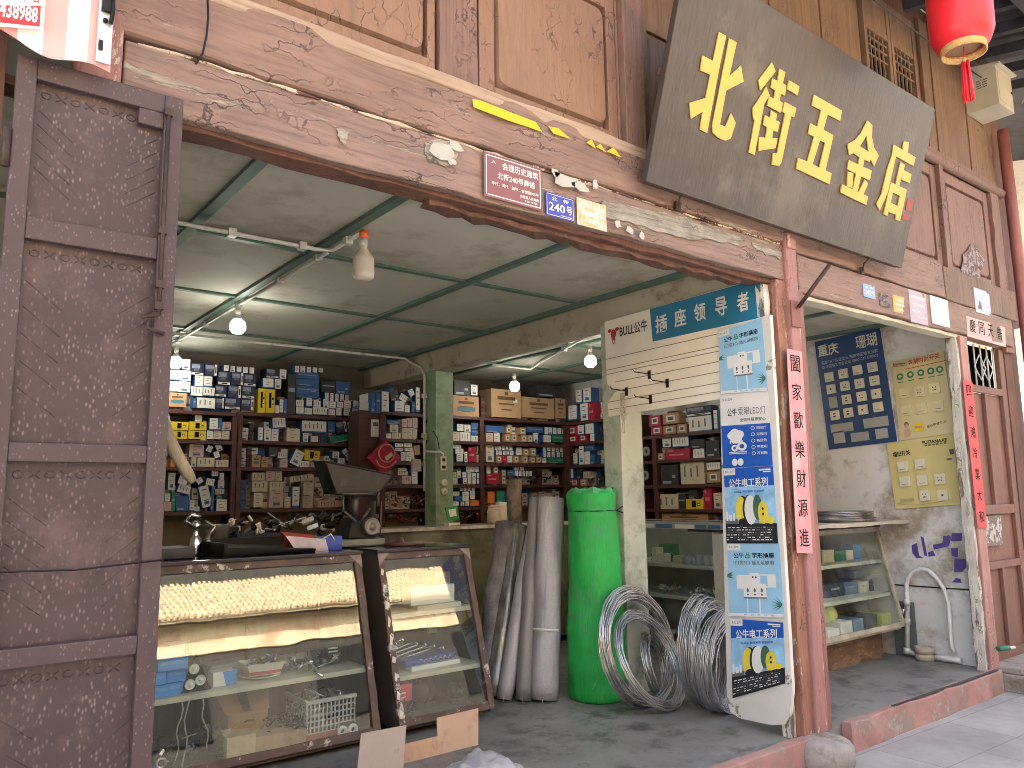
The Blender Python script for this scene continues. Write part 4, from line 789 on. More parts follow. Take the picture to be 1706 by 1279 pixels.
rnd = random.Random(11); flk = M('old_white_paint', (.66, .64, .56), .7)
for k in range(9):
    b = MB()
    z = .12+k*.1; w_ = rnd.uniform(.008, .02); h_ = rnd.uniform(.03, .06); x = -1.82+rnd.uniform(0, .004); y = 1.47+.285*(z-.06)/.985-.0195
    b.prism([(x-.012, y, z), (x+w_-.006, y+.003, z-.01), (x+w_, y+.004, z+h_*.6), (x-.004, y+.285/.985*h_, z+h_)], (0, -.002, .0006)); b.build('paint_flake', flk, C2)
C3, Y3 = cabinet('glass_cabinet', 'greenish glass cabinet on a burnt plank base in the second bay', .9, 2.47, .62, .79, .27, 1.08, 1.3, [.54, .81], fw=.04, base=.25, frm=M('grey_cabinet_frame', (.33, .31, .24), .65, var=.3, vs=8, bump=.3), inner=wallwarm, ybase=.83)
b = MB(); b.hewn((.8, .85, 1.125), (2.63, .85, 1.125), (0, .27, 0), (0, 0, .014), 10, .004); b.build('top_board', M('warped_board', (.4, .37, .3), .8, var=.25, vs=5), C3)
# small objects standing in the cabinets -----------------------------------
def bx(name, label, cat, cx, y, z, w_, d, h, m, rot=0, group=None, extra=None, mats=None, bev=.002):
    c, s_ = math.cos(rot), math.sin(rot); u, v = V((c, s_, 0))*w_/2, V((-s_, c, 0))*d/2; b = MB(); ce = V((cx, y+d/2, z+h/2))
    b.obox(ce, u, v, V((0, 0, h/2)), 0)
    if extra: extra(b, ce, u, v, V((0, 0, h/2)))
    return tag(b.build(name, mats or [m], None, bev), label, cat, group)
def onshelf(px, z, y): return at(px, 1100, 1, y).x
def X1(px, y): return at(px, 1140, 1, y).x
zs = .406
def bl_extra(b, ce, u, v, h): b.obox(ce-v*1.01+h*.35, u*.8, v*.01, h*.3, 1)
rows = [((258, 283), 0), ((272, 305), 0), ((258, 276), 1), ((278, 310), 1), ((262, 312), 2), ((286, 312), 1.9)]
names = ['small blue box at the gate end of the bottom row in the wide cabinet', 'small blue box beside it in the bottom row, next to the black triangle', 'blue box second up at the gate end of the wide cabinet', 'blue box second up, touching the black triangle card', 'long blue box lying over the two lower blue rows', 'blue box tucked behind the stacked blue boxes']
for i, ((a, c), r) in enumerate(rows):
    y = 1.64+(.02 if i % 2 else 0)+(.12 if i == 5 else 0); x0, x1 = X1(a, y), X1(c, y); bx('small_box', names[i], 'box', (x0+x1)/2, y, zs+r*.062, x1-x0, .11, .058, blue2, random.uniform(-.06, .06), 'small blue boxes in the wide cabinet', bl_extra, [blue2, M('label_blue', (.10, .32, .7), .5) if i == 0 else bpy.data.materials['label_blue']])
bx('small_box', 'pale grey-green box on top of the stacked blue boxes', 'box', X1(293, 1.66), 1.66, zs+.188, .075, .1, .06, M('pale_green_card', (.42, .5, .46), .6))
TR = thing('triangle_card', 'black triangular card holding three round white wheels, beside the blue boxes', 'display card', (X1(326, 1.66), 1.66, zs))
y = 1.655; A_ = [V((X1(302, y), y, zs)), V((X1(352, y), y, zs)), V((X1(327, y), y+.02, zs+.19))]
b = MB(); b.prism(A_, (0, .012, 0)); b.build('card', black, TR)
for px, dz in ((322, .115), (316, .04), (333, .055)):
    b = MB(); c = V((X1(px, y), y-.004, zs+dz)); b.lathe([(0, .008), (.01, .009), (.012, .004), (.022, .004), (.025, .008), (.027, 0)], c, 16, ax=(0, -1, 0)); b.build('wheel', white, TR)
bx('small_box', 'small half white half blue box between the black triangle and the red-striped tray', 'box', X1(374, 1.68), 1.68, zs, .125, .08, .075, white, .03, None, lambda b, ce, u, v, h: (b.prism([ce-v*1.005+u*.1-h*.98, ce-v*1.005+u*.98-h*.98, ce-v*1.005+u*.98+h*.98, ce-v*1.005-u*.2+h*.98], -v.normalized()*.001, 1)), [white, blue2])
TY = thing('parts_tray', 'white tray with a red stripe, heaped with metal parts, on a white plate', 'tray', (X1(440, 1.7), 1.74, zs))
cx = X1(438, 1.72); b = MB(); b.lathe([(0, 0), (.06, .0), (.11, .012), (.115, .018), (.06, .006), (0, .006)], (cx, 1.77, zs), 24); b.build('plate', white, TY)
b = MB(); lo = [(cx-.075, 1.715, zs+.018), (cx+.085, 1.70, zs+.018), (cx+.085, 1.83, zs+.018), (cx-.075, 1.84, zs+.018)]; hi = [(cx-.1, 1.69, zs+.085), (cx+.11, 1.675, zs+.085), (cx+.11, 1.85, zs+.085), (cx-.1, 1.86, zs+.085)]
for i in range(4): j = (i+1) % 4; b.face([lo[i], lo[j], hi[j], hi[i]]); 
b.face(lo)
b.face([V(lo[0]).lerp(V(hi[0]), .08)+V((0, -.002, 0)), V(lo[1]).lerp(V(hi[1]), .08)+V((0, -.002, 0)), V(lo[1]).lerp(V(hi[1]), .36)+V((0, -.002, 0)), V(lo[0]).lerp(V(hi[0]), .36)+V((0, -.002, 0))], 1)
b.build('tray', [M('tray_white', (.62, .58, .55), .5), M('tray_red', (.42, .06, .09), .5)], TY)
def clutter(b, cx, cy, z, rx, ry, n, seed, sc=.03, mats=1, hz=.03):
    r = random.Random(seed)
    for k in range(n):
        p = V((cx+r.uniform(-rx, rx), cy+r.uniform(-ry, ry), z+r.uniform(.2, 1)*hz)); d = V((r.uniform(-1, 1), r.uniform(-1, 1), r.uniform(-.5, .5))).normalized()*sc*r.uniform(.4, 1.2); t = r.random(); m = r.randrange(mats)
        if t < .45: b.tube([p-d, p+d*.2, p+d], r.uniform(.003, .008), 6, m)
        elif t < .75: b.obox(p, d*.6, d.orthogonal().normalized()*sc*.25, d.cross(d.orthogonal()).normalized()*sc*.12, m)
        else: b.lathe([(sc*.12, 0), (sc*.3, 0), (sc*.3, sc*.2), (sc*.12, sc*.2), (sc*.12, 0)], p, 10, m, d)
b = MB(); clutter(b, cx, 1.77, zs+.05, .08, .06, 22, 4, .04, 2, .05); b.build('metal_parts', [steel_d, iron], TY)
met = [steel, iron, black, chrome, steel_d]
b = MB(); clutter(b, X1(515, 1.75), 1.8, zs, .17, .09, 46, 9, .04, 5, .06); tag(b.build('fittings_heap', met), 'heap of small metal fittings on the wide cabinet shelf beside the striped tray', 'hardware')
b = MB(); c = V((X1(560, 1.82), 1.84, zs+.065)); b.obox(c, (.075, .02, 0), (0, .01, .06), (.0, .03, -.004), 0); 
for i in range(4): b.obox(c+V((-.035, -.045, .03-.02*i)), (.03, 0, 0), (0, 0, .004), (0, .002, 0), 1)
tag(b.build('hinge_pack', [M('pack_dark_green', (.035, .06, .045), .5), paper]), 'dark green upright pack with pale stripes at the post end of the wide shelf', 'pack')
b = MB(); p = V((X1(522, 1.6), 1.57, zs+.005)); b.tube([p+V((0, .1, .12)), p+V((0, .08, .01))], .012, 8, 0); b.tube([p+V((-.02, .08, .03)), p+V((.03, -.03, -.005))], .007, 8, 1); b.lathe([(0, 0), (.02, .002), (.02, .02), (0, .022)], p+V((0, .08, .05)), 12, 1)
tag(b.build('brass_valve', [iron, chrome]), 'small metal valve hanging over the edge of the wide cabinet shelf', 'valve')
b = MB(); c = V((X1(420, 1.85), 1.95, zs)); b.tube([c, c+V((-.005, 0, .26))], .011, 8); tag(b.build('threaded_rod', iron), 'brown upright rod behind the small blue and white box', 'rod')
bx('carton_flat', 'flat pale carton lying behind the striped tray on the wide shelf', 'carton', X1(385, 1.95), 1.95, zs, .26, .14, .06, M('dusty_card', (.36, .33, .26), .8), .1)
# lower level of the wide cabinet
zl = .052
BK = thing('plastic_basket', 'pale perforated plastic basket full of tools at the foot of the wide cabinet', 'basket', (-2.35, 1.75, zl))
x0, x1 = at(508, 1215, 1, 1.62).x, at(588, 1215, 1, 1.62).x; b = MB(); y0, y1 = 1.60, 1.9
bm = M('basket_plastic', (.52, .52, .48), .5, var=.08); H_ = .2
b.box(x0, x1, y0, y1, zl+.003, zl+.04, 1); t = .006
nx, nz = 12, 5
for i in range(nx+1): x = x0+(x1-x0)*i/nx; b.box(x-.004, x+.004, y0, y0+t, zl+.04, zl+H_); 
for i in range(9): y = y0+(y1-y0)*i/8; b.box(x0, x0+t, y-.005, y+.005, zl+.04, zl+H_)
for k in range(nz+1): z = zl+.04+(H_-.04)*k/nz; b.box(x0+.001, x1-.001, y0+.001, y0+t-.001, z-.004, z+.004); b.box(x0+.001, x0+t-.001, y0+.001, y1, z-.004, z+.004)
b.box(x0-.008, x1+.008, y0-.008, y0+.012, zl+H_, zl+H_+.018); b.box(x0-.008, x0+.012, y0+.012, y1, zl+H_, zl+H_+.018); b.box(x0+.012, x1, y1-.01, y1, zl+.04, zl+H_)
b.build('basket', [bm, M('basket_red', (.4, .12, .11), .5)], BK)
b = MB(); clutter(b, (x0+x1)/2, 1.75, zl+.14, .14, .1, 40, 21, .07, 5, .1); b.build('tools', met, BK)
b = MB()
for k, px in enumerate((571, 588)): b.lathe([(.012, 0), (.03, 0), (.03, .012), (.012, .012), (.012, 0)], (at(px, 1236, 1, 1.52).x, 1.53, zl+.045), 16, 0, (0, -1, 0))
b.box(at(568, 1236, 1, 1.54).x, at(590, 1236, 1, 1.54).x, 1.535, 1.55, zl+.0, zl+.085, 1); tag(b.build('caster_pair', [white, dgrey]), 'pair of small white-ringed casters at the lower corner of the wide cabinet', 'caster')
b = MB(); r = random.Random(5)
for k in range(26):
    c = V((X1(470, 1.7)+r.uniform(-.17, .12), 1.72+r.uniform(-.08, .12), zl+.03+r.uniform(0, .1))); a0 = r.uniform(0, 6)
    b.tube([c+V((.05*math.cos(a0+t*.8)*r.uniform(.7, 1.3), .06*math.sin(a0+t*.8), .02*math.sin(t*1.7+a0))) for t in range(7)], .006, 6)
tag(b.build('cable_tangle', black), 'tangle of black cables beside the pale plastic basket', 'cables')
bx('open_carton', 'tan carton standing open under the black cables', 'carton', X1(470, 1.6), 1.58, zl, .28, .25, .085, kraft2, -.05)
b = MB(); cx = X1(398, 1.62); b.box(cx-.075, cx+.075, 1.55, 1.72, zl, zl+.12); b.face([(cx-.09, 1.55, zl+.12), (cx+.08, 1.55, zl+.12), (cx+.13, 1.5, zl+.18), (cx-.05, 1.5, zl+.2)]); 
tag(b.build('open_carton', M('worn_card', (.55, .45, .28), .85, var=.2, vs=8)), 'worn pale carton with raised flaps under the middle of the wide shelf', 'carton')
b = MB(); cx = X1(405, 1.9)
for sx in (-1, 1): b.prism([(cx+sx*.12, 1.8, zl+.17), (cx+sx*.02, 1.8, zl+.15), (cx+sx*.03, 1.95, zl+.27), (cx+sx*.15, 1.9, zl+.25)], (0, .004, .002))
b.box(cx-.11, cx+.11, 1.8, 1.98, zl, zl+.17); tag(b.build('open_carton', kraft), 'brown flapped box behind the worn pale carton', 'carton')
b = MB(); clutter(b, X1(300, 1.7), 1.7, zl, .2, .1, 50, 31, .06, 3, .14); tag(b.build('hardware_heap', [iron, black, steel_d]), 'dark heap of iron hardware at the gate end of the lower cabinet', 'hardware')
for k, (xa, xb_, zz) in enumerate(((303, 297, .08), (335, 352, .12), (312, 312, .02))):
    b = MB(); p0 = V((X1(xa, 1.6), 1.585, .38)); p1 = V((X1(xb_, 1.6), 1.6, zz)); b.tube([p0.lerp(p1, t/8)+V((.01*math.sin(t*1.3+k), 0, 0)) for t in range(9)], .004, 5); tag(b.build('loose_string', M('cord_white', (.5, .47, .4), .7) if k == 0 else bpy.data.materials['cord_white']), ('pale cord hanging from the blue boxes to the dark hardware', 'longer pale cord with a hooked end below the black triangle card', 'straight white cord beside the gate leaf below the shelf')[k], 'string')
b = MB(); c = V((X1(272, 1.6), 1.58, .11)); b.lathe([(.016, 0), (.028, 0), (.028, .01), (.016, .01), (.016, 0)], c, 16, ax=(0, -1, 0)); b.tube([c+V((0, 0, -.02)), c+V((0, .01, -.055))], .006, 6); tag(b.build('ring_bolt', steel), 'pale ring bolt in the lower corner of the cabinet by the gate', 'bolt')
# narrow cabinet contents
def X2(px, y, py=1000): return at(px, py, 1, y).x
zt_, zm = .676, .326
bx('flat_carton', 'flat dusty carton under the white box in the narrow cabinet', 'carton', (X2(700, 1.72)+X2(760, 1.72))/2, 1.70, zt_, .33, .2, .028, M('dusty_white', (.5, .48, .4), .7))
bx('carton', 'long blank white box on the upper shelf of the narrow cabinet', 'carton', (X2(683, 1.74)+X2(756, 1.74))/2, 1.73, zt_+.029, X2(756, 1.74)-X2(683, 1.74), .12, .115, white, .02)
bx('carton', 'pale box standing behind the long blank white box', 'carton', X2(742, 1.95), 1.95, zt_, .18, .1, .2, M('tan_dusty', (.42, .36, .26), .8))
bx('flat_carton', 'flat white carton under the blue tool case in the narrow cabinet', 'carton', (X2(680, 1.62, 1100)+X2(775, 1.62, 1100))/2, 1.64, zm, .37, .2, .028, white, .06)
b = MB(); c = V(((X2(670, 1.64, 1100)+X2(768, 1.64, 1100))/2, 1.72, zm+.05)); b.obox(c, (.19, .012, .004), (-.004, .06, 0), (0, 0, .018), 0)
for k in range(9): b.tube([c+V((-.16+.036*k, -.062, -.006)), c+V((-.145+.036*k, -.064, .008+.004*(k % 3))), c+V((-.13+.036*k, -.062, -.004))], .004, 5, 1)
tag(b.build('tool_case', [M('case_blue', (.03, .06, .30), .35), chrome]), 'flat blue tool case with chrome tools on the lower shelf of the narrow cabinet', 'tool case')
for k in range(4):
    b = MB(); p = V((X2(632, 1.75, 1085), 1.74+.03*k, zm+.02+.012*k)); q = V((X2(740-12*k, 1.8, 1085), 1.82+.02*k, zm+.075+.012*k)); b.tube([p, p.lerp(q, .35)+V((0, 0, .02)), p.lerp(q, .8)+V((0, 0, .02)), q], .0075, 8); b.lathe([(.006, -.008), (.016, -.008), (.016, .008), (.006, .008), (.006, -.008)], q, 12, ax=(1, .3, .2))
    tag(b.build('spanner', chrome), ('nearest', 'second', 'third', 'rearmost')[k].replace('nearest', 'frontmost')+' chrome spanner behind the blue tool case in the narrow cabinet', 'spanner', 'chrome spanners behind the blue tool case')
b = MB(); clutter(b, X2(655, 1.85), 1.9, zm, .07, .08, 28, 8, .05, 5, .16); tag(b.build('fittings_heap', met), 'heap of grey metal fittings behind the spanners in the narrow cabinet', 'hardware')
b = MB(); p = V((X2(720, 1.95, 1050), 1.95, zm+.2)); b.obox(p, (.035, 0, 0), (0, 0, .045), (0, .01, 0)); tag(b.build('grey_packet', M('packet_grey', (.25, .26, .26), .5)), 'small grey packet hung at the back of the narrow cabinet', 'packet')
bx('pink_box', 'crimson pink box with white print at the bottom of the narrow cabinet', 'box', X2(672, 1.6, 1170), 1.6, .17, .12, .14, .1, None, -.04, None, lambda b, ce, u, v, h: (b.obox(ce-v*1.005, u*.3, v*.004, h*.09, 1), b.obox(ce-v*1.005-h*.5, u*.35, v*.004, h*.06, 1)), [M('box_pink', (.55, .03, .10), .5), white])
b = MB(); clutter(b, X2(676, 1.62, 1170), 1.64, .065, .06, .06, 30, 41, .05, 2, .1); tag(b.build('dark_parts', [black, iron]), 'dark machine parts lying under the crimson pink box', 'hardware')
b = MB(); c = V((X2(715, 1.7, 1170), 1.78, .17)); b.lathe([(0, -.08), (.05, -.08), (.07, -.05), (.07, .05), (.05, .08), (0, .08)], c, 20, 0, (.7, .5, 0)); 
for k in range(7): b.lathe([(.071, 0), (.076, 0), (.076, .006), (.071, .006)], c+V((.7, .5, 0)).normalized()*(-.048+.014*k), 20, 1, (.7, .5, 0))
b.tube([c+V((-.06, -.05, .06)), c+V((-.09, -.06, .1)), c+V((-.02, -.08, .11))], .012, 8, 2); b.box(c.x-.08, c.x+.08, c.y-.05, c.y+.06, .065, .105, 1)
tag(b.build('electric_motor', [M('motor_grey', (.13, .13, .13), .4, metal=.5), iron, chrome]), 'dark grey round electric motor at the bottom of the narrow cabinet', 'motor')
b = MB(); c = V((X2(765, 1.7, 1170), 1.74, .14)); b.lathe([(.02, -.03), (.05, -.03), (.05, .03), (.02, .03), (.02, -.03)], c, 18, 0, (.3, -1, .2)); b.box(c.x-.05, c.x+.05, c.y-.03, c.y+.06, .065, .1); tag(b.build('pulley_wheel', dgrey), 'dark pulley wheel beside the electric motor in the narrow cabinet', 'pulley')
# sheets of card leaning on the narrow cabinet, plastic bag
def lean(label, q, y, m, name='card_sheet', dy=.0):
    P = [at(px, py, 1, y+dy*k) for k, (px, py) in zip((1, 1, 0, 0), q)]; b = MB(); b.prism(P[::-1], (0, .006, 0)); tag(b.build(name, m, None, .001), label, 'card sheet', 'card sheets against the narrow cabinet')
lean('grey-brown card sheet leaning against the corner of the wide cabinet', ((602, 1222), (677, 1208), (668, 1330), (588, 1345)), .98, greycard, dy=.08)
lean('low orange-tan card sheet between the grey-brown one and the tall one', ((672, 1240), (738, 1224), (738, 1330), (664, 1345)), 1.04, kraft2, dy=.08)
lean('tall pale tan card sheet leaning on the narrow cabinet', ((728, 1196), (797, 1180), (797, 1300), (732, 1312)), 1.06, M('pale_tan_card', (.52, .37, .25), .85, var=.08, vs=3, dirt=((.4, .27, .17), 4, .36)), dy=.08)
b = MB(); n = 30; r = random.Random(2); c = at(808, 1300, 2, .0); from mathutils import noise as mnoise
vs = []
for i in range(n):
    for j in range(n):
        u_, v_ = i/(n-1)*2-1, j/(n-1)*2-1; rr = math.hypot(u_, v_); p = V((c.x+.27*u_-.02, c.y+.2*v_, 0)); nz_ = mnoise.noise(p*9)+.7*mnoise.noise(p*23); p.z = max(.002, .125*(1-rr*rr)+.05*nz_*(1.1-min(1, rr))); p.x += .02*mnoise.noise(p*14+V((5, 1, 2))); vs.append(p)
b.idx(vs, [(i*n+j, (i+1)*n+j, (i+1)*n+j+1, i*n+j+1) for i in range(n-1) for j in range(n-1)], 0, True)
tag(b.build('plastic_bag', M('bag_plastic', (.36, .36, .36), .4, var=.3, vs=9, bump=.4)), 'crumpled grey plastic bag on the floor at the front edge', 'bag')
# ================================================================ rolls
def roll(name, label, base, top, r, m, n=20, bands=(), bm=None, group=None, y=None, open_top=True):
    base, top = V(base), V(top); ax = (top-base); L = ax.length; T = thing(name, label, 'roll', base, group)
    from mathutils import noise as mn
    b = MB(); prof = [(0, 0)]+[(r*(1+.03*math.sin(k*1.7)), L*k/14) for k in range(15)]+[(r*.6, L+.002), (r*.55, L-.03), (0, L-.03)]
    b.lathe(prof, base, n, 0, ax)
    for i_, v_ in enumerate(b.v):
        q_ = base+ax*((v_-base).dot(ax)/(L*L)); b.v[i_] = v_+(v_-q_)*.28*mn.noise(V((v_.x*9, v_.y*9, v_.z*2.5)))+V((.012, .008, 0))*mn.noise(V((r*50, base.x*7, (v_.z)*1.6)))
    u = ax.normalized().orthogonal().normalized(); b.obox(base+ax*.5+V((-.72, -.69, 0))*r*1.0, ax*.5, V((.69, -.72, 0))*r*.03, V((-.72, -.69, 0))*.003, 0); b.build('wrapped_mesh', m, T)
    for f in bands: bb = MB(); bb.lathe([(r*1.03, -.009), (r*1.05, -.009), (r*1.05, .009), (r*1.03, .009)], base+ax*f, n, 0, ax); bb.build('band', bm or white, T)
    return T
def rb(px, py, y): p = at(px, py, 1, y); p.z = max(0, p.z); return p
grp = 'mesh rolls leaning by the column'
def R2(name, label, b0, t0, yb, yt, w_, m, **k):
    p, q = at(*b0, 1, yb), at(*t0, 1, yt); p.z = .003; dep = (p-CAM).dot(FW); roll(name, label, p, q, w_/2*dep/F_PX, m, group=grp, **k)
R2('mesh_roll', 'thick pale grey mesh roll with a white band, next to the green net roll', (906, 1160), (918, 830), 1.62, 1.72, 46, meshm, bands=(.33,))
R2('mesh_roll', 'slim dark grey mesh roll just behind the thick pale roll', (872, 1163), (893, 830), 1.68, 1.86, 26, M('slim_mesh', (.24, .24, .25), .5, metal=.2, grain=.2, gs=(90, 90, 120), bump=.2))
R2('mesh_roll', 'slim pale mesh roll leaning steeply with a dark band', (840, 1150), (893, 850), 1.78, 1.92, 26, meshm, bands=(.42,), bm=dgrey)
R2('mesh_roll', 'beige-tinted mesh roll half hidden behind the slim rolls', (866, 1140), (905, 835), 1.95, 2.05, 26, M('beige_mesh', (.33, .31, .27), .55, var=.1, bump=.2))
R2('film_roll', 'shiny grey film roll with pale streaks, second from the narrow cabinet', (822, 1135), (864, 876), 1.9, 2.12, 36, M('streaky_film', (.22, .22, .2), .2, metal=.3, var=.5, vs=2, st=(9, 9, .4), bump=.2))
R2('film_roll', 'dark roll in crinkled clear film, nearest the narrow cabinet', (806, 1120), (842, 872), 1.98, 2.2, 38, mesh_d)
R2('film_roll', 'upright roll in crinkled brownish film behind the thick pale roll', (857, 1110), (857, 798), 2.3, 2.35, 27, M('brown_film', (.2, .17, .14), .2, metal=.2, var=.5, vs=12, bump=1.0))
# green net roll
GB = V((-.30, 1.41, 0)); GN = thing('green_net_roll', 'big bright green net roll tied near the top, standing before the column', 'roll', GB)
zt2 = at(984, 818, 1, 1.41).z
prof = [(0, 0), (.18, 0), (.196, .02), (.2, .2), (.194, .5), (.187, .8), (.18, 1.0), (.172, zt2*.90), (.166, zt2*.905), (.17, zt2*.93), (.175, zt2*.985), (.16, zt2), (.05, zt2-.01), (0, zt2-.02)]
pf = []
for (r0, h0), (r1, h1) in zip(prof[:-1], prof[1:]):
    m_ = max(1, int((h1-h0)/.04)); pf += [(r0+(r1-r0)*t/m_, h0+(h1-h0)*t/m_) for t in range(m_)]
b = MB(); b.lathe(pf+[prof[-1]], GB, 48)
for i_, v_ in enumerate(b.v):
    q_ = V((GB.x, GB.y, v_.z)); a_ = math.atan2(v_.y-GB.y, v_.x-GB.x); b.v[i_] = v_+(v_-q_)*(.10*mnoise.noise(V((a_*1.3, v_.z*3.2, 1)))+.05*mnoise.noise(V((a_*2.5+v_.z*6, v_.z*9-a_*3, 4))))
o = b.build('net', netm, GN)
b = MB()
for i in range(9):
    a = -2.5+i*.37; 
    b.tube([GB+V(((.211-.02*t)*math.cos(a+t*.5), (.211-.02*t)*math.sin(a+t*.5), .1+i*.09+t*.2)) for t in [k/6 for k in range(7)]], .0035, 5)
b.build('film_fold', netfilm, GN)
b = MB(); b.lathe([(.169, -.004), (.176, 0), (.169, .004)], GB+V((0, 0, zt2*.902)), 30); p = GB+V((.15, -.09, zt2*.902)); b.tube([p, p+V((.05, -.02, .03))], .004, 5); b.tube([p, p+V((.05, -.02, -.02))], .004, 5); b.build('tie_cord', black, GN)
b = MB(); n = 22
for i in range(n):
    a = i/n*6.283; a2 = (i+1)/n*6.283; r1 = .168+.012*math.sin(i*2.3); r2 = .168+.012*math.sin((i+1)*2.3)
    b.face([GB+V((r1*math.cos(a), r1*math.sin(a), zt2*.99)), GB+V((r2*math.cos(a2), r2*math.sin(a2), zt2*.99)), GB+V((r2*.9*math.cos(a2), r2*.9*math.sin(a2), zt2+.02+.012*math.sin(i*1.9+1.9))), GB+V((r1*.9*math.cos(a), r1*.9*math.sin(a), zt2+.02+.012*math.sin(i*1.9)))], 0, True)
b.build('film_frill', netfilm, GN)
# wire coils
def coil(label, c, n, R, strands, spread, r=.0042, m=steel, seed=1, wob=.014, thick=.045):
    c, n = V(c), V(n).normalized(); u = n.orthogonal().normalized(); v = n.cross(u); rd = random.Random(seed); b = MB()
    for s_ in range(strands):
        off = rd.uniform(-spread, spread); RR = R+rd.uniform(-thick, thick*.3); ph = rd.uniform(0, 6.28); t1, t2 = rd.uniform(-wob, wob), rd.uniform(-wob, wob); e1 = V((rd.uniform(-1, 1), rd.uniform(-1, 1), rd.uniform(-1, 1)))*wob
        pts = []
        for k in range(44):
            a = k/44*6.2832; pts.append(c+e1+V((rd.uniform(-1, 1), rd.uniform(-1, 1), rd.uniform(-1, 1)))*.0035+(u*math.cos(a)+v*math.sin(a))*(RR+t2*math.cos(2*a+ph))+n*(off+t1*math.cos(a+ph)))
        lo = min(p.z for p in pts)
        if lo < r: pts = [p+V((0, 0, r-lo)) for p in pts]
        b.tube(pts, r, 5, 0, closed=True)
    tag(b.build('wire_coil', m), label, 'wire coil', 'zinc wire coils on the shop floor')
coil('bright wire coil leaning on the green net roll and the column', at(1066, 1080, 1, 1.1), (.123, -.967, .224), .375, 34, .022, seed=1)
coil('second bright wire coil slanting inside the first one', at(1082, 1098, 1, 1.0), (.17, -.857, .489), .325, 24, .02, seed=2, wob=.009)
coil('dull wire coil half hidden behind the bright leaning coils', at(1092, 1110, 1, 1.2), (.45, -.85, .25), .2, 14, .03, m=steel_d, seed=3)
coil('dull wire coil standing edge-on nearest the bright coils', at(1181, 1108, 1, .8), (.25, -.96, .05), .335, 40, .06, m=steel_d, seed=4)
coil('grey wire coil standing edge-on beside the poster strip', at(1208, 1112, 1, .62), (.2, -.97, -.05), .31, 36, .06, m=steel_d, seed=5)
def flat_coil(label, c, R, n_, r, m, seed):
    rd = random.Random(seed); b = MB(); c = V(c)
    for s_ in range(n_):
        RR = R+rd.uniform(-.05, .01); z = rd.uniform(.006, .075); dx, dy = rd.uniform(-.015, .015), rd.uniform(-.015, .015); ph = rd.uniform(0, 6)
        b.tube([c+V((dx+RR*math.cos(k/36*6.2832), dy+RR*.75*math.sin(k/36*6.2832), z+.006*math.cos(k/36*6.2832+ph))) for k in range(36)], r, 5, closed=True)
    tag(b.build('wire_coil', m), label, 'wire coil')
flat_coil('flat wire coil lying on top of the greenish glass cabinet', (2.0, .86, 1.142), .33, 22, .005, M('dark_wire', (.3, .3, .3), .3, metal=.9, var=.4, vs=12), 8)
# greenish cabinet contents
def X3(px, y, py=950): return at(px, py, 1, y).x
for k, (a, c, m, h, lb) in enumerate(((1372, 1392, cream, .1, 'pale carton at the pink post end of the upper greenish shelf'), (1393, 1411, dgreen, .085, 'dark green carton, second on the upper greenish shelf'), (1412, 1424, paper, .08, 'narrow white carton, third on the upper greenish shelf'), (1424, 1438, blue2, .12, 'bright blue carton at the wall end of the upper greenish shelf'))):
    y = .9; x0, x1 = X3(a, y), X3(c, y); bx('carton', lb, 'carton', (x0+x1)/2, y, .811, (x1-x0)*.95, .12, h, m)
for k, (a, c, m, h, lb) in enumerate(((1374, 1404, navy, .105, 'navy carton with pale print on the middle greenish shelf'), (1405, 1428, M('slate_blue', (.10, .16, .24), .5), .1, 'slate-blue carton in the middle of the middle greenish shelf'), (1429, 1446, cream, .085, 'cream carton on the middle greenish shelf'), (1447, 1464, navy, .08, 'small navy carton at the wall end of the middle greenish shelf'))):
    y = .85; x0, x1 = X3(a, y), X3(c, y); bx('carton', lb, 'carton', (x0+x1)/2, y, .541, (x1-x0)*.95, .2, h, m, .02, None, lambda b, ce, u, v, h: b.obox(ce-v*1.004+h*.2, u*.5, v*.003, h*.15, 1), [m, lt])
bx('carton', 'long slate-blue box lying across the navy cartons', 'carton', X3(1440, .95), .92, .65, .42, .15, .05, M('slate_blue2', (.14, .22, .33), .5), -.05)
for k, (a, c, m, h, lb) in enumerate(((1372, 1392, paper, .06, 'white box in the bottom of the greenish cabinet by the post'), (1394, 1414, paper, .1, 'white box with a blue lid in the bottom of the greenish cabinet'), (1416, 1432, M('grey_blue', (.2, .3, .4), .5), .1, 'grey-blue box in the bottom of the greenish cabinet'), (1434, 1456, dgrey, .11, 'dark long box in the bottom of the greenish cabinet'), (1460, 1485, M('lime_card', (.5, .52, .12), .5), .1, 'lime yellow box at the wall end of the cabinet bottom'))):
    y = .72; x0, x1 = X3(a, y), X3(c, y); bx('carton', lb, 'carton', (x0+x1)/2, y, .272, (x1-x0)*.95, .22, h, m, .05 if k > 2 else -.04)
b = MB(); c = V((X3(1378, .78), .8, .43)); b.lathe([(0, -.06), (.055, -.06), (.055, .06), (0, .06)], c, 18, 0, (1, .2, 0)); tag(b.build('tape_roll', M('lime_tape', (.62, .6, .10), .4)), 'lime yellow roll lying by the post in the greenish cabinet', 'tape roll')
b = MB(); c = V((X3(1390, .9), .95, .27)); b.lathe([(0, .28), (.012, .27), (.015, .2), (.05, .1), (.05, 0), (0, 0)], c, 14); tag(b.build('glue_bottle', M('bottle_green', (.14, .4, .22), .3)), 'green tapering bottle behind the lime yellow roll', 'bottle')
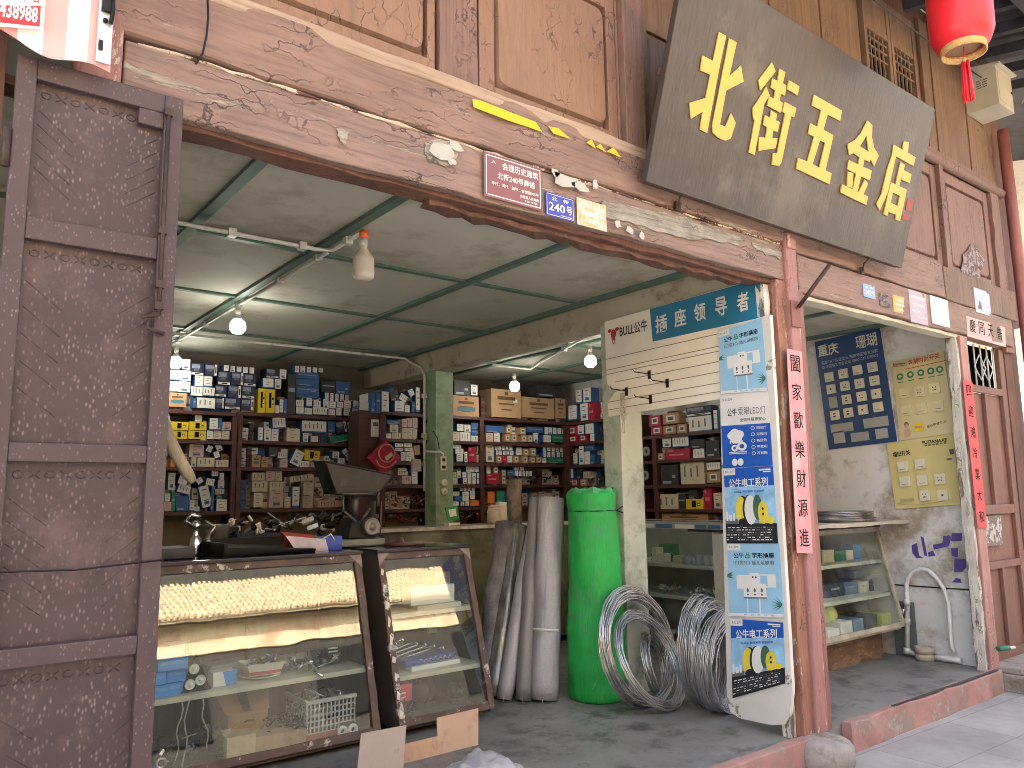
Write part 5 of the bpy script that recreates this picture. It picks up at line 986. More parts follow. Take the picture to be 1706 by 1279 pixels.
# ================================================================ inner counters
MC = thing('glass_counter', 'long glass counter with a blue labelled top edge behind the wire coils', 'counter', (1.45, 1.7, 0))
x = 1.3; b = MB(); b.box(x, x+.03, .95, 3.1, 1.125, 1.14); b.box(x+.47, x+.5, .95, 3.1, 1.125, 1.14); b.box(x-.004, x+.03, .95, 3.1, 1.075, 1.125); b.box(x+.48, x+.5, .95, 3.1, 0, 1.125); b.box(x, x+.478, .95, 3.1, .02, .1)
b.build('frame', M('counter_frame', (.42, .44, .44), .4, metal=.3), MC)
for z in (.49, .765): b = MB(); b.box(x+.02, x+.47, .96, 3.09, z-.03, z); b.build('shelf', M('counter_shelf', (.7, .7, .67), .5) if z < .5 else bpy.data.materials['counter_shelf'], MC)
b = MB(); b.box(x+.004, x+.008, .96, 3.09, .1, 1.075); b.build('glass_pane', glass2, MC)
b = MB(); b.box(x+.031, x+.469, .95, 3.1, 1.128, 1.136); b.build('glass_top', glass2, MC)
b = MB(); rd = random.Random(4); y = 1.0
while y < 3.0: l = rd.uniform(.1, .22); b.box(x-.0065, x-.0045, y, y+l, 1.082, 1.118, 0 if rd.random() < .6 else 1); y += l+rd.uniform(.01, .04)
b.build('price_strip', [M('strip_blue', (.06, .16, .36), .4), paper], MC)
def Ym(px, py=920, x=1.38): return at(px, py, 0, x).y
for k, (px, r_, h, m, lb) in enumerate(((1144, .035, .075, M('lilac_reel', (.5, .5, .72), .5), 'lilac tape reel seen face-on'), (1162, .035, .085, M('lilac_cap', (.55, .54, .74), .5), 'lilac-white tape roll'), (1175, .03, .085, white, 'white tape roll'), (1186, .03, .085, white, 'small white tape roll'), (1195, .025, .07, orange, 'small orange tape roll'))):
    b = MB(); b.lathe([(0, 0), (r_, 0), (r_, h), (r_*.6, h), (r_*.55, h-.01), (0, h-.01)], (1.4, Ym(px), .766), 16); tag(b.build('tape_roll', m), lb+' on the upper shelf of the long glass counter', 'tape roll', 'tape rolls in the counter')
for k, (a, c, h, m, lb) in enumerate(((1085, 1094, .13, paper, 'white upright box by the column on the upper counter shelf'), (1095, 1106, .08, paper, 'low white box, second from the column on the upper counter shelf'), (1097, 1120, .16, dgreen, 'dark green box behind the white boxes on the upper counter shelf'), (1120, 1136, .07, cream, 'cream box beside the lilac reel on the upper counter shelf'))):
    x_ = 1.36+(.12 if k == 2 else 0); y0, y1 = Ym(c, x=x_), Ym(a, x=x_); b = MB(); b.box(x_, x_+.1, y0+.005, y1-.005, .766, .766+h); tag(b.build('carton', m, None, .003), lb, 'carton')
b = MB(); clutter(b, 1.55, 2.0, .766, .1, .7, 40, 14, .05, 3, .05); tag(b.build('accessory_litter', [paper, black, orange]), 'litter of small accessories along the upper counter shelf', 'accessories')
b = MB(); clutter(b, 1.5, 1.8, .491, .14, .55, 70, 15, .06, 4, .06); tag(b.build('accessory_litter', [paper, paper, M('pale_blue_bits', (.2, .35, .5), .5), steel_d]), 'pale small parts spread on the lower counter shelf', 'accessories')
bx('carton', 'large grey carton on the bottom of the long glass counter', 'carton', 1.55, 1.85, .25, .25, .45, .2, M('grey_carton', (.33, .33, .32), .7))
b = MB(); clutter(b, 1.5, 1.7, .1, .14, .5, 40, 16, .08, 3, .12); tag(b.build('accessory_litter', [paper, dgrey, M('teal_bits', (.05, .2, .24), .5)]), 'jumble of packets on the floor level of the long glass counter', 'accessories')
BC = thing('rear_counter', 'low rear counter with a dull green glass front behind the mesh rolls', 'counter', (0, 3.3, 0))
b = MB(); b.box(-1.3, 1.28, 3.15, 3.65, 1.1, 1.13); b.build('top', M('rear_top', (.2, .15, .1), .5, var=.3), BC, .004)
b = MB(); b.box(-1.3, 1.28, 3.135, 3.15, 1.105, 1.135); b.build('top_edge', M('edge_pale', (.45, .44, .4), .5, var=.4, vs=14), BC)
b = MB(); b.box(-1.28, 1.26, 3.2, 3.6, .05, 1.1); b.build('body', M('rear_green', (.14, .15, .1), .25, var=.3, vs=3, dirt=((.08, .07, .045), 2, .45)), BC)
# things on the rear counter
QS = thing('payment_stand', 'small green plastic payment stand with a blank white square on the rear counter', 'stand', at(753, 866, 1, 3.25))
p = at(754, 868, 1, 3.25); p.z = 1.137; b = MB(); q = [at(x_, y_, 1, 3.25) for x_, y_ in ((742, 845), (762, 842), (766, 866), (747, 868))]; b.prism(q[::-1], (0, .01, 0)); b.build('board', M('stand_green', (.01, .25, .07), .35), QS)
b = MB(); q = [at(x_, y_, 1, 3.248) for x_, y_ in ((747, 849), (759, 847), (761, 859), (750, 861))]; b.prism(q[::-1], (0, .001, 0)); b.build('white_square', paper, QS)
b = MB(); b.box(p.x-.06, p.x+.06, 3.22, 3.3, 1.137, 1.16); b.build('foot', paper, QS)
for k, (px, h, m, lb) in enumerate(((822, .17, M('jar_beige', (.5, .45, .38), .4), 'beige jar with a pink lid on the rear counter'), (835, .2, M('jar_cream', (.56, .52, .42), .4), 'cream jar beside the beige jar on the rear counter'))):
    c = at(px, 860, 1, 3.4); c.z = 1.131; J = thing('jar', lb, 'jar', c); b = MB(); b.lathe([(0, 0), (.055, 0), (.06, .02), (.06, h*.8), (.05, h*.88), (0, h*.88)], c, 18); b.build('body', m, J); b = MB(); b.lathe([(.052, h*.88), (.056, h), (0, h+.005), ], c, 18); b.build('lid', pinkp if k == 0 else white, J)
# ================================================================ counter-top things by the wide cabinet
TZ = 1.068
def cp(px, py=905, y=2.0): p = at(px, py, 1, y); return p
SC = thing('weighing_scale', 'old dark weighing scale with a big sloping metal scoop on the counter', 'scale', (-1.72, 2.2, TZ))
q = [at(*p, 1, 2.2) for p in ((543, 769), (656, 791), (626, 827), (561, 822))]
b = MB(); fr = [q[0], q[1], q[2], q[3]]; bk = [V((p.x+.02, 2.46, p.z+.02)) for p in (q[0], q[1])]+[V((p.x, 2.4, p.z)) for p in (q[2], q[3])]
t = .006
b.face([fr[0], fr[3], fr[2], fr[1]]); b.face([bk[0], bk[1], bk[2], bk[3]]); b.face([fr[0], bk[0], bk[3], fr[3]]); b.face([fr[3], bk[3], bk[2], fr[2]]); b.face([fr[2], bk[2], bk[1], fr[1]])
b.tube([fr[0], fr[1], bk[1], bk[0]], .008, 6, closed=True); b.tube([fr[3], fr[2]], .005, 6); b.tube([fr[0], fr[3]], .006, 6); b.tube([fr[1], fr[2]], .006, 6)
b.build('scoop', M('scoop_tin', (.024, .025, .022), .5, metal=.1, var=.4, vs=7, bump=.25, dirt=((.075, .068, .05), 5, .3)), SC)
b = MB(); zb_ = TZ; xc = -1.72
b.box(xc-.2, xc+.14, 2.1, 2.4, zb_, zb_+.05); b.build('base', M('scale_base', (.22, .25, .22), .4, metal=.3, var=.3), SC, .012)
b = MB(); b.hexa([(xc-.12, 2.15, zb_+.05), (xc+.1, 2.15, zb_+.05), (xc+.1, 2.35, zb_+.05), (xc-.12, 2.35, zb_+.05), (xc-.07, 2.18, zb_+.2), (xc+.06, 2.18, zb_+.2), (xc+.06, 2.33, zb_+.2), (xc-.07, 2.33, zb_+.2)]); b.build('body', black, SC, .01)
b = MB(); b.lathe([(0, .012), (.02, .012), (.022, .006), (.05, .006), (.055, .012), (.06, .0), (.06, -.04)], (xc+.05, 2.13, zb_+.13), 22, 0, (0, -1, 0)); b.build('dial', M('dial_grey', (.2, .2, .2), .4, metal=.4), SC)
b = MB()
for p, q_ in (((-.16, .33), (-.16, .24)), ((-.16, .24), (-.06, .16)), ((.04, .25), (-.03, .17)), ((.1, .36), (.1, .26))): b.tube([(xc+p[0], 2.14, zb_+p[1]), (xc+q_[0], 2.14, zb_+q_[1])], .009, 6)
b.tube([(xc-.16, 2.16, zb_+.35), (xc+.12, 2.16, zb_+.35)], .01, 6); b.tube([(xc+.155, 2.2, zb_+.3), (xc+.15, 2.2, zb_)], .006, 6); b.tube([(xc-.02, 2.25, zb_+.2), (xc-.02, 2.25, zb_+.35)], .03, 8)
b.build('linkage', M('linkage_grey', (.10, .10, .10), .4, metal=.3), SC)
b = MB(); b.lathe([(.0, 0), (.04, 0), (.04, .14), (.055, .2), (.03, .21), (.03, .3), (0, .3)], (xc+.12, 2.28, zb_), 14); b.build('pillar', dgrey, SC)
b = MB(); b.lathe([(0, 0), (.11, 0), (.115, .012), (.03, .02), (.02, .05), (0, .05)], (xc+.22, 2.05, zb_), 22); tag(b.build('round_dish', M('dish_brown', (.12, .07, .06), .4)), 'shallow dark round dish beside the weighing scale', 'dish')
bx('blue_box', 'bright royal blue box on the counter in front of the weighing scale', 'box', cp(549, 900, 1.95).x, 1.93, TZ, .16, .12, .085, M('royal_blue', (.02, .07, .42), .3), -.1)
b = MB(); x0, x1 = cp(482, 895, 1.95).x, cp(540, 895, 1.95).x; b.hexa([(x0+.03, 1.9, TZ), (x1, 1.88, TZ), (x1, 2.1, TZ), (x0+.03, 2.1, TZ), (x0-.02, 1.96, TZ+.10), (x1+.0, 1.93, TZ+.07), (x1, 2.08, TZ+.09), (x0, 2.1, TZ+.12)], 0, [0, 1, 0, 0, 0, 1]); b.tube([(x1-.02, 1.93, TZ+.07), (x1+.03, 1.92, TZ+.1), (x1+.06, 1.93, TZ+.06)], .006, 5)
tag(b.build('packet_bag', [M('bag_white', (.6, .55, .6), .35, var=.2, vs=14), M('bag_red', (.55, .07, .04), .4)]), 'white packet with a red edge lying against the royal blue box', 'packet')
b = MB(); x0, x1 = cp(360, 900, 2.0).x, cp(510, 900, 2.0).x
b.hexa([(x0, 1.86, TZ), (x1, 1.86, TZ), (x1, 2.3, TZ), (x0, 2.3, TZ), (x0, 1.85, TZ+.05), (x1, 1.85, TZ+.02), (x1, 2.3, TZ+.03), (x0, 2.3, TZ+.06)]); b.box(x0, x0+.02, 1.85, 2.3, TZ+.05, TZ+.075); b.box(x0, x1, 2.28, 2.3, TZ+.03, TZ+.085)
tag(b.build('black_tray', black), 'large flat black tray on the counter of the wide cabinet', 'tray')
bx('navy_case', 'dark navy case with white print behind the black tray', 'case', cp(432, 875, 2.55).x, 2.5, TZ, .34, .2, .1, None, .05, None, lambda b, ce, u, v, h: (b.obox(ce-v*1.004-u*.3, u*.15, v*.003, h*.4, 1), b.obox(ce-v*1.004+u*.3-h*.4, u*.3, v*.003, h*.15, 1)), [M('case_navy', (.012, .016, .06), .4), paper])
b = MB(); clutter(b, cp(470, 868, 2.5).x, 2.55, TZ+.09, .35, .1, 46, 19, .08, 5, .1); tag(b.build('tool_heap', [black, iron, steel_d, black, paper]), 'heap of dark tools and fittings on the navy case', 'hardware')
b = MB(); clutter(b, cp(560, 860, 2.6).x, 2.65, TZ, .16, .1, 40, 23, .07, 4, .22); tag(b.build('fittings_heap', [black, iron, M('brass', (.3, .22, .08), .4, metal=.8), dgrey]), 'dark heap of brass and iron fittings behind the royal blue box', 'hardware')
b = MB(); c = V((cp(326, 890, 2.2).x, 2.2, TZ)); b.lathe([(0, 0), (.035, 0), (.038, .01), (.034, .09), (.02, .11), (.016, .15), (.026, .16), (.026, .19), (.01, .2), (0, .2)], c, 16); b.tube([c+V((0, 0, .15)), c+V((-.06, 0, .2)), c+V((-.03, 0, .24)), c+V((.03, 0, .22))], .012, 8); tag(b.build('blow_lamp', chrome), 'shiny chrome blow lamp standing on the counter by the gate', 'blow lamp')
b = MB(); c = V((cp(346, 895, 2.3).x, 2.3, TZ)); b.lathe([(0, 0), (.03, 0), (.03, .07), (.015, .09), (.015, .14), (0, .14)], c, 14); b.tube([c+V((0, 0, .1)), c+V((.05, .02, .16)), c+V((-.02, .0, .19))], .01, 6); tag(b.build('blow_lamp', M('dark_chrome', (.3, .3, .28), .3, metal=.9)), 'darker blow lamp beside the shiny chrome one', 'blow lamp')
b = MB(); c = V((cp(364, 892, 2.45).x, 2.5, TZ)); b.lathe([(0, 0), (.07, 0), (.085, .16), (.09, .165), (.078, .165), (.06, .02), (0, .02)], c, 20); tag(b.build('metal_pail', M('pail_grey', (.33, .34, .34), .35, metal=.5)), 'grey metal pail behind the blow lamps', 'pail')
b = MB(); x0, x1 = -3.1, cp(318, 910, 2.0).x; b.box(x0, x1, 1.9, 2.2, TZ, TZ+.06); tag(b.build('black_tray', dgrey, None, .006), 'low dark grey tray at the gate end of the counter', 'tray')
# pale bundle hanging by the gate
b = MB(); pts = [at(x_, y_, 1, 2.6) for x_, y_ in ((276, 690), (279, 720), (287, 742), (298, 765), (312, 788), (322, 803))]
b.tube(pts, [.02, .035, .04, .042, .04, .025], 10); tag(b.build('sleeve_roll', M('sleeve_pale', (.55, .5, .4), .35, var=.2, vs=9, st=(4, 4, .5), bump=.5)), 'pale plastic sleeve hanging aslant in front of the shelves by the gate', 'plastic sleeve')
# ================================================================ conduits, bulbs, column fittings
def tag_tube(name, label, cat, pts, r, m, clips=()):
    b = MB(); b.tube(pts, r, 8)
    for c in clips: c = V(c); b.box(c.x-r*1.7, c.x+r*1.7, c.y-r*1.7, c.y+r*1.7, c.z-r*1.6, c.z+r*1.8)
    return tag(b.build(name, m), label, cat)
zc = 2.822
tag_tube('conduit', 'white plastic conduit crossing the ceiling from the gate to the unlit bulb', 'conduit', [(-4.1, 1.44, zc), (-2.42, 1.44, zc), (-2.33, 1.40, zc), (-2.33, 1.04, zc)], .013, pvc, [(-2.9, 1.44, zc), (-2.5, 1.44, zc), (-2.33, 1.2, zc)])
tag_tube('conduit', 'grey-white conduit running deep into the shop along the ceiling batten, holding the lit bulbs', 'conduit', [(-2.335, 1.46, zc), (-2.335, 5.2, zc)], .013, M('conduit_grey', (.42, .43, .4), .4), [(-2.335, y, zc) for y in (1.6, 2.2, 3.0, 3.8, 4.6)])
tag_tube('conduit', 'white conduit crossing the rear ceiling and dropping down the green column', 'conduit', [(-4.1, 4.3, zc), (-.17, 4.3, zc), (-.13, 4.28, zc-.03), (-.115, 4.06, 2.7), (-.115, 4.0, 2.6), (-.115, 4.0, 1.9), (-.115, 4.0, 1.45)], .013, pvc, [(-.115, 4.0, 2.4), (-.115, 4.0, 2.0)])
tag_tube('conduit', 'conduit of the second bay bending above its two lit bulbs', 'conduit', [at(820, 607, 2, zc), at(884, 615, 2, zc), at(900, 604, 2, zc), at(1003, 546, 2, zc)], .013, pvc, [at(940, 582, 2, zc)])
bulbw = M('bulb_cream', (.66, .6, .5), .3, var=.02); lit = emit('bulb_lit', (1, .97, .88), 3); sock = M('socket_ivory', (.5, .48, .42), .45); sor = M('socket_orange', (.75, .14, .03), .45)
def bulb(label, p, on, s=1.0, top=None):
    p = V(p); T = thing('light_bulb', label, 'light bulb', p, 'bare bulbs on the ceiling conduits')
    if on:
        b = MB(); b.lathe([(0, 0), (.021, 0), (.021, -.045), (.017, -.047), (.017, -.06), (0, -.06)], p, 14); b.build('socket', sock, T)
        b = MB(); b.lathe([(.016, -.06), (.019, -.064), (.034, -.09), (.034, -.092)], p, 16); b.build('collar', sock, T)
        b = MB(); b.lathe([(.034, -.092), (.05, -.112), (.058, -.14), (.054, -.17), (.035, -.195), (0, -.202)], p, 18); b.build('globe', lit, T)
        l = bpy.data.lights.new('bulb_glow', 'POINT'); l.energy = BULB_W*s; l.color = (1, .93, .78); l.shadow_soft_size = .06; o = bpy.data.objects.new('bulb_glow', l); COL.objects.link(o); o.parent = T; o.location = (0, 0, -.28)
    else:
        b = MB(); b.lathe([(0, .0), (.026, 0), (.026, -.04), (0, -.04)], p, 14, 0); b.lathe([(0, -.04), (.024, -.04), (.024, -.085), (0, -.085)], p, 14, 1); b.build('socket', [sor, sock], T)
        b = MB(); b.lathe([(.018, -.085), (.02, -.1), (.052, -.145), (.0535, -.148), (.054, -.152), (.056, -.156), (.058, -.165), (.06, -.24), (.056, -.262), (.04, -.274), (0, -.278)], p, 24); b.build('globe', bulbw, T)
bulb('large unlit cream bulb with an orange socket under the front ceiling', (-2.318, 1.03, zc+.012), False)
bulb('glowing round bulb under the middle of the long ceiling conduit', (-2.335, 3.0, zc-.02), True, 1.0)
bulb('glowing bulb in front of the white cartons beside the gate edge', at(294, 578, 1, 4.75), True, .9)
bulb('glowing bulb above the large brown cartons of the second bay', at(857, 622, 1, 4.05), True, .9)
bulb('glowing bulb close beside the washed green column', at(983, 577, 1, 2.6), True, .9)
yf = 3.825
OU = thing('socket_outlet', 'ivory switch and two round sockets on the pale green column', 'socket outlet', at(739, 790, 1, yf))
a, c = at(733, 760, 1, yf), at(743, 784, 1, yf); b = MB(); b.box(a.x, c.x, yf-.015, yf+.012, c.z, a.z); b.build('switch_box', swm, OU, .003)
b = MB(); b.box(a.x+.015, c.x-.015, yf-.018, yf-.0155, c.z+.02, c.z+.05); b.box(a.x+.018, c.x-.018, yf-.018, yf-.0155, c.z+.09, c.z+.12); b.build('switch_button', black, OU)
for py in (804, 819):
    p = at(740, py, 1, yf); b = MB(); b.lathe([(0, .018), (.02, .018), (.034, .012), (.036, -.012)], p, 18, 0, (0, -1, 0)); b.box(p.x-.008, p.x-.003, yf-.021, yf-.0185, p.z-.008, p.z+.008, 1); b.box(p.x+.005, p.x+.01, yf-.021, yf-.0185, p.z-.008, p.z+.008, 1); b.build('round_socket', [swm, black], OU)
b = MB(); b.tube([at(712, 752, 1, 3.9)+V((-.02, 0, 0)), at(733, 753, 1, yf-.01), at(738, 756, 1, yf-.01), at(738, 761, 1, yf-.01)], .012, 8); b.build('elbow_pipe', pvc, OU)
for k, pts in enumerate((((712, 700), (717, 720), (719, 735)), ((716, 698), (712, 715), (716, 740)), ((722, 718), (729, 730), (732, 748)), ((704, 715), (700, 725), (697, 740)))):
    b = MB(); b.tube([at(x, y, 1, 3.8 if x > 720 else 4.0)+V((-.03 if x < 720 else 0, 0, 0)) for x, y in pts], .005, 5); tag(b.build('loose_wire', black if k % 2 else M('wire_pale', (.4, .4, .34), .6) if k == 0 else black), ('pale loose wire on the dark side of the green column', 'black loose wire beside the pale one on the green column', 'black wire curving to the elbow pipe on the green column', 'thin black wire behind the white drop conduit')[k], 'wire')
b = MB(); p = at(716, 728, 1, 3.97)+V((-.05, 0, 0)); b.lathe([(.012, .03), (.022, -.03), (0, -.03)], p, 4); tag(b.build('hanging_plug', M('plug_ivory', (.56, .52, .3), .4)), 'yellowish plug hanging from a wire on the green column', 'plug')
b = MB(); p = at(703, 750, 1, 3.98)+V((-.06, 0, 0)); b.obox(p, (.03, 0, .005), (-.004, 0, .045), (0, .01, 0)); tag(b.build('paper_tag', M('tag_orange', (.5, .3, .17), .7)), 'orange-brown paper tag tied to the drop conduit', 'tag')
b = MB(); p = at(702, 775, 1, 3.98)+V((-.06, 0, 0)); b.obox(p, (.05, 0, 0), (0, 0, .06), (0, .015, 0)); tag(b.build('wire_box', M('box_greypink', (.36, .31, .28), .6)), 'small grey-pink junction box low on the drop conduit', 'junction box')
# ================================================================ shelving racks and the goods on them
RACK = {}
def rack(key, label, ax, front, depth, e0, e1, boards, posts, bot=.0, sign=1):
    # e0/e1: photo x of the two ends; boards: photo points on the front edges of the shelves
    P0 = at(e0, 750, ax, front); P1 = at(e1, 750, ax, front); oth = 1-ax
    a, c = sorted((P0[oth], P1[oth])); T = thing('shelving_rack', label, 'shelving rack', (P0+P1)/2*1.0-V((0, 0, ((P0+P1)/2).z)))
    def bb(b, u0, u1, d0, d1, z0, z1):
        if ax == 1: b.box(u0, u1, front+d0, front+d1, z0, z1)
        else: b.box(front+d0, front+d1, u0, u1, z0, z1)
    zs_ = []
    for px, py in boards:
        z = at(px, py, ax, front)[2]; zs_.append(z); b = MB(); bb(b, a, c, 0, depth, z-.035, z); b.build('shelf', shelfw, T, .003)
    zt_ = max(zs_)
    for px in posts:
        u = at(px, 750, ax, front)[oth]; b = MB(); bb(b, u-.028, u+.028, -.006, .05, bot, zt_-.036); bb(b, u-.012, u+.012, .05, depth, bot, zt_-.036); b.build('upright', shelfw, T, .003)
    b = MB(); bb(b, a, c, depth, depth+.012, .6, zt_-.03); b.build('back_board', M('rack_back', (.24, .19, .11), .8, var=.2, vs=3) if 'rack_back' not in bpy.data.materials else bpy.data.materials['rack_back'], T)
    RACK[key] = (ax, front, zs_)
rack('A', 'red-brown wall rack of four crowded shelves by the gate', 1, 5.0, .3, 262, 391, [(330, 684), (330, 733), (330, 778), (330, 852)], [391])
rack('B', 'red-brown wall rack behind the weighing scale, between two dark uprights', 1, 5.0, .3, 396, 599, [(500, 691), (500, 736), (500, 779), (500, 846)], [398, 597])
rack('C', 'short red-brown rack beside the green column, with the red packet on it', 1, 4.6, .3, 638, 722, [(670, 687), (670, 731), (670, 769), (670, 808), (670, 848)], [638, 722])
rack('D', 'red-brown rack under the large brown cartons beyond the green column', 1, 4.6, .3, 726, 943, [(840, 697), (840, 737), (840, 772), (840, 807), (840, 843)], [803, 943])
rack('E', 'dark red side rack in the corner beyond the thick mesh roll', 0, 2.3, .3, 945, 1062, [(970, 701), (970, 736), (970, 774), (970, 809)], [945, 1062])
rack('F', 'dark red side rack seen between the washed column and the poster strip', 0, 2.3, .3, 1068, 1212, [(1140, 721), (1140, 764), (1140, 807), (1140, 848), (1140, 872)], [1068, 1090, 1212])
b = MB(); b.box(-.5, -.24, 4.66, 4.9, 0, 2.3); tag(b.build('rack_end_board', shelfw), 'dark red end board of the short rack, with a white notice on it', 'end board')
p = at(625, 713, 1, 4.655); b = MB(); b.box(p.x-.05, p.x+.05, 4.645, 4.655, p.z-.09, p.z+.09); b.box(p.x-.03, p.x+.03, 4.643, 4.6445, p.z+.02, p.z+.06, 1); tag(b.build('white_notice', [paper, greyink]), 'small white notice on the dark red end board', 'notice')
ORD = 'first second third fourth fifth sixth seventh eighth ninth tenth eleventh twelfth thirteenth fourteenth fifteenth sixteenth seventeenth eighteenth nineteenth twentieth'.split()
ORD += ['twenty-'+o for o in ORD[:9]]+['thirtieth']+['thirty-'+o for o in ORD[:9]]
STY = {'w': ('white printed carton', paper, blue), 'n': ('navy picture carton', navy, navy), 'b': ('blue carton', blue, blue), 'y': ('yellow carton', yellow, yellow), 'r': ('crimson carton', crimson, crimson), 'm': ('magenta labelled carton', crimson, crimson),
       'k': ('brown carton', kraft, kraft), 'q': ('brown labelled carton', kraft, kraft), 'p': ('pinkish carton', M('pinkish_card', (.58, .42, .38), .7, var=.1, vs=12), cream), 'o': ('orange carton', orange, orange), 'g': ('dark green carton', dgreen, dgreen), 'd': ('dark grey carton', dgrey, dgrey), 'c': ('cream carton', cream, cream)}
LAND = {'A': ('gate', 'rack by the gate'), 'B': ('gate', 'rack behind the scale'), 'C': ('scale', 'rack by the wires'), 'D': ('column', 'rack under large cartons'), 'E': ('corner', 'rack in the corner'), 'F': ('column', 'rack behind the posters')}
ALLB = []
Z1 = (260, 590, 7.52); Z2 = (430, 590, 7.52); Z3 = (260, 740, 7.52); Z4 = (420, 740, 7.1); Z5 = (600, 640, 8.0); Z7 = (740, 630, 5.115); ZC = (730, 560, 4.263); Z8 = (1060, 640, 4.92)
def row(key, shelf, rowname, Z, spec, back=0.0):
    out = []
    for t in spec.split(';'):
        t = t.split(); q = [float(x) for x in t[1].split(',')]; out.append((t[0], [Z[0]+q[0]/Z[2], Z[1]+q[1]/Z[2], Z[0]+q[2]/Z[2], Z[1]+q[3]/Z[2]], q[4] if len(q) > 4 else 0.0))
    out.sort(key=lambda e: e[1][0]+e[1][2]); 
    for i, e in enumerate(out): ALLB.append((key, shelf, rowname, i, e, back))
row('A', 'top', 'lower', Z1, 'k 150,480,385,660;b 465,545,502,672;w 505,545,745,676;n 750,545,852,680;n 857,545,1060,690;n 1065,560,1225,695')
row('A', 'top', 'second', Z1, 'w 155,335,275,470;w 278,340,430,475;w 435,405,585,520;w 590,415,735,525;n 740,390,885,530;n 905,390,1070,545;n 1075,395,1235,555')
row('A', 'top', 'third', Z1, 'w 165,195,285,325;w 290,200,440,332;w 485,265,595,400;w 600,275,705,408;n 775,210,935,385;n 945,225,1097,385;n 1102,245,1255,400')
row('A', 'top', 'uppermost', Z1, 'w 175,60,300,190;w 325,60,430,190;n 440,110,600,262;n 610,120,770,272;w 850,135,910,208;w 930,145,990,222;w 1010,155,1070,222;w 1090,160,1150,235;w 1170,165,1230,242')
row('B', 'top', 'lower', Z2, 'y 0,425,92,735;y 96,435,212,735;w 215,640,262,740;w 267,565,315,745;b 320,560,365,745;d 372,240,468,750;w 475,655,572,752;w 580,675,678,755;w 683,660,870,755;w 880,690,965,765;w 978,670,1045,768;w 1070,675,1155,768;w 1178,680,1250,775;p 1260,670,1350,778')
row('B', 'top', 'second', Z2, 'w 60,300,195,422;w 208,310,290,433;w 475,575,572,653;w 605,550,675,658;w 693,580,785,658;w 815,560,885,686;w 890,590,973,686;w 985,595,1068,668;w 1078,580,1165,672;w 1190,580,1255,678')
row('B', 'top', 'third', Z2, 'n 100,180,262,298;w 270,190,355,308;b 475,505,770,548;b 475,402,770,502;b 475,312,770,398;b 475,230,770,308;w 835,480,885,558;w 903,487,945,588;w 965,495,1008,592;w 1028,497,1075,592;w 1090,505,1135,578', .03)
row('B', 'top', 'uppermost', Z2, 'w 460,145,515,227;w 530,150,590,228;w 610,160,663,228;w 683,165,740,228;w 757,175,815,228;d 795,345,970,478;b 975,345,1155,495')
row('A', 'second', 'lower', Z1, 'y 200,955,390,1062;y 400,955,630,1062;w 635,955,715,1064;c 718,955,815,1064;c 820,955,920,1066')
row('A', 'second', 'upper', Z1, 'y 185,845,410,950;y 415,845,635,950;w 485,765,575,843;w 670,800,775,950;b 778,800,825,950;p 830,850,940,950')
row('B', 'second', 'only', Z2, 'w 0,915,60,1090;w 75,925,160,1090;w 165,935,255,1092;w 180,790,345,930,.1;c 365,930,525,1094;w 545,835,860,980;w 560,985,630,1096;w 657,1025,750,1096;b 875,840,962,975;n 975,835,1110,985,.22;w 1130,840,1230,1000,.25;g 900,1000,1255,1090,.22')
row('A', 'third', 'lower', Z3, 'o 180,170,330,280;c 440,160,505,282;c 515,165,735,282;c 750,195,910,282')
row('A', 'third', 'upper', Z3, 'w 190,20,250,165;p 415,0,600,160;w 555,-70,620,-5;w 635,15,705,95,-.4;w 750,0,825,85,.4;w 725,88,795,168,.4')
row('B', 'third', 'only', Z4, 'k 0,130,100,275;k 110,150,190,275;d 200,30,310,145,.1;w 300,95,400,165;p 335,170,420,275;w 475,70,595,250,-.45;y 620,70,800,195,-.1;w 560,200,680,270;p 690,205,860,272;w 950,85,1030,165;w 1010,160,1095,240;w 1068,55,1130,110,.6;w 1105,110,1160,160,.6;w 1120,160,1215,215,-.6;w 1205,80,1255,145')
row('A', 'fourth', 'lower', Z3, 'p 95,720,190,836;g 192,600,242,836;b 248,645,412,838;w 418,700,480,838;w 475,780,545,838;w 555,515,680,790,.25;b 690,530,722,838;w 755,690,890,838')
row('A', 'fourth', 'upper', Z3, 'w 110,615,178,715;w 150,360,240,570;w 285,380,400,505,-.28;w 270,510,430,620,-.28;w 505,420,585,490,.6;w 625,430,732,515,-.15;w 695,335,780,400;w 795,360,850,445;w 775,450,855,556;p 735,560,855,625;g 755,630,825,688')
row('B', 'fourth', 'lower', Z4, 'c 20,570,130,745;p 205,545,370,750;c 385,620,455,750;w 475,500,560,750;p 600,610,720,752;p 780,660,1030,754')
row('B', 'fourth', 'upper', Z4, 'c 0,335,155,430;p 165,310,270,432;c 275,310,355,432;c 0,437,185,560;c 205,440,375,540;c 445,365,715,435,.15;c 610,450,730,600')
row('C', 'top', 'lower', Z5, 'b 150,110,205,380;b 215,110,270,380;w 285,95,385,372;w 460,220,590,374;w 597,280,660,374;b 690,230,735,374;w 740,40,795,374')
row('C', 'top', 'upper', Z5, 'w 525,135,625,225,-.5;w 645,65,715,155,.45;d 400,90,515,215,.2')
row('C', 'second', 'lower', Z5, 'w 345,655,415,725;c 425,645,545,725;c 560,580,635,727;c 640,580,700,727;c 705,590,760,727')
row('C', 'second', 'upper', Z5, 'b 350,480,530,530;c 400,535,505,640;p 560,460,625,570;p 630,450,695,570;p 698,445,765,580')
row('C', 'third', 'only', Z5, 'w 465,785,575,835;w 580,780,690,835;w 465,845,575,890;w 590,845,700,890;w 540,900,595,1020;w 600,900,715,955;w 600,962,725,1020')
row('C', 'fourth', 'only', Z5, 'c 505,1120,620,1155;c 500,1160,640,1212;p 560,1218,680,1330;w 685,1160,765,1330;w 700,1075,745,1150')
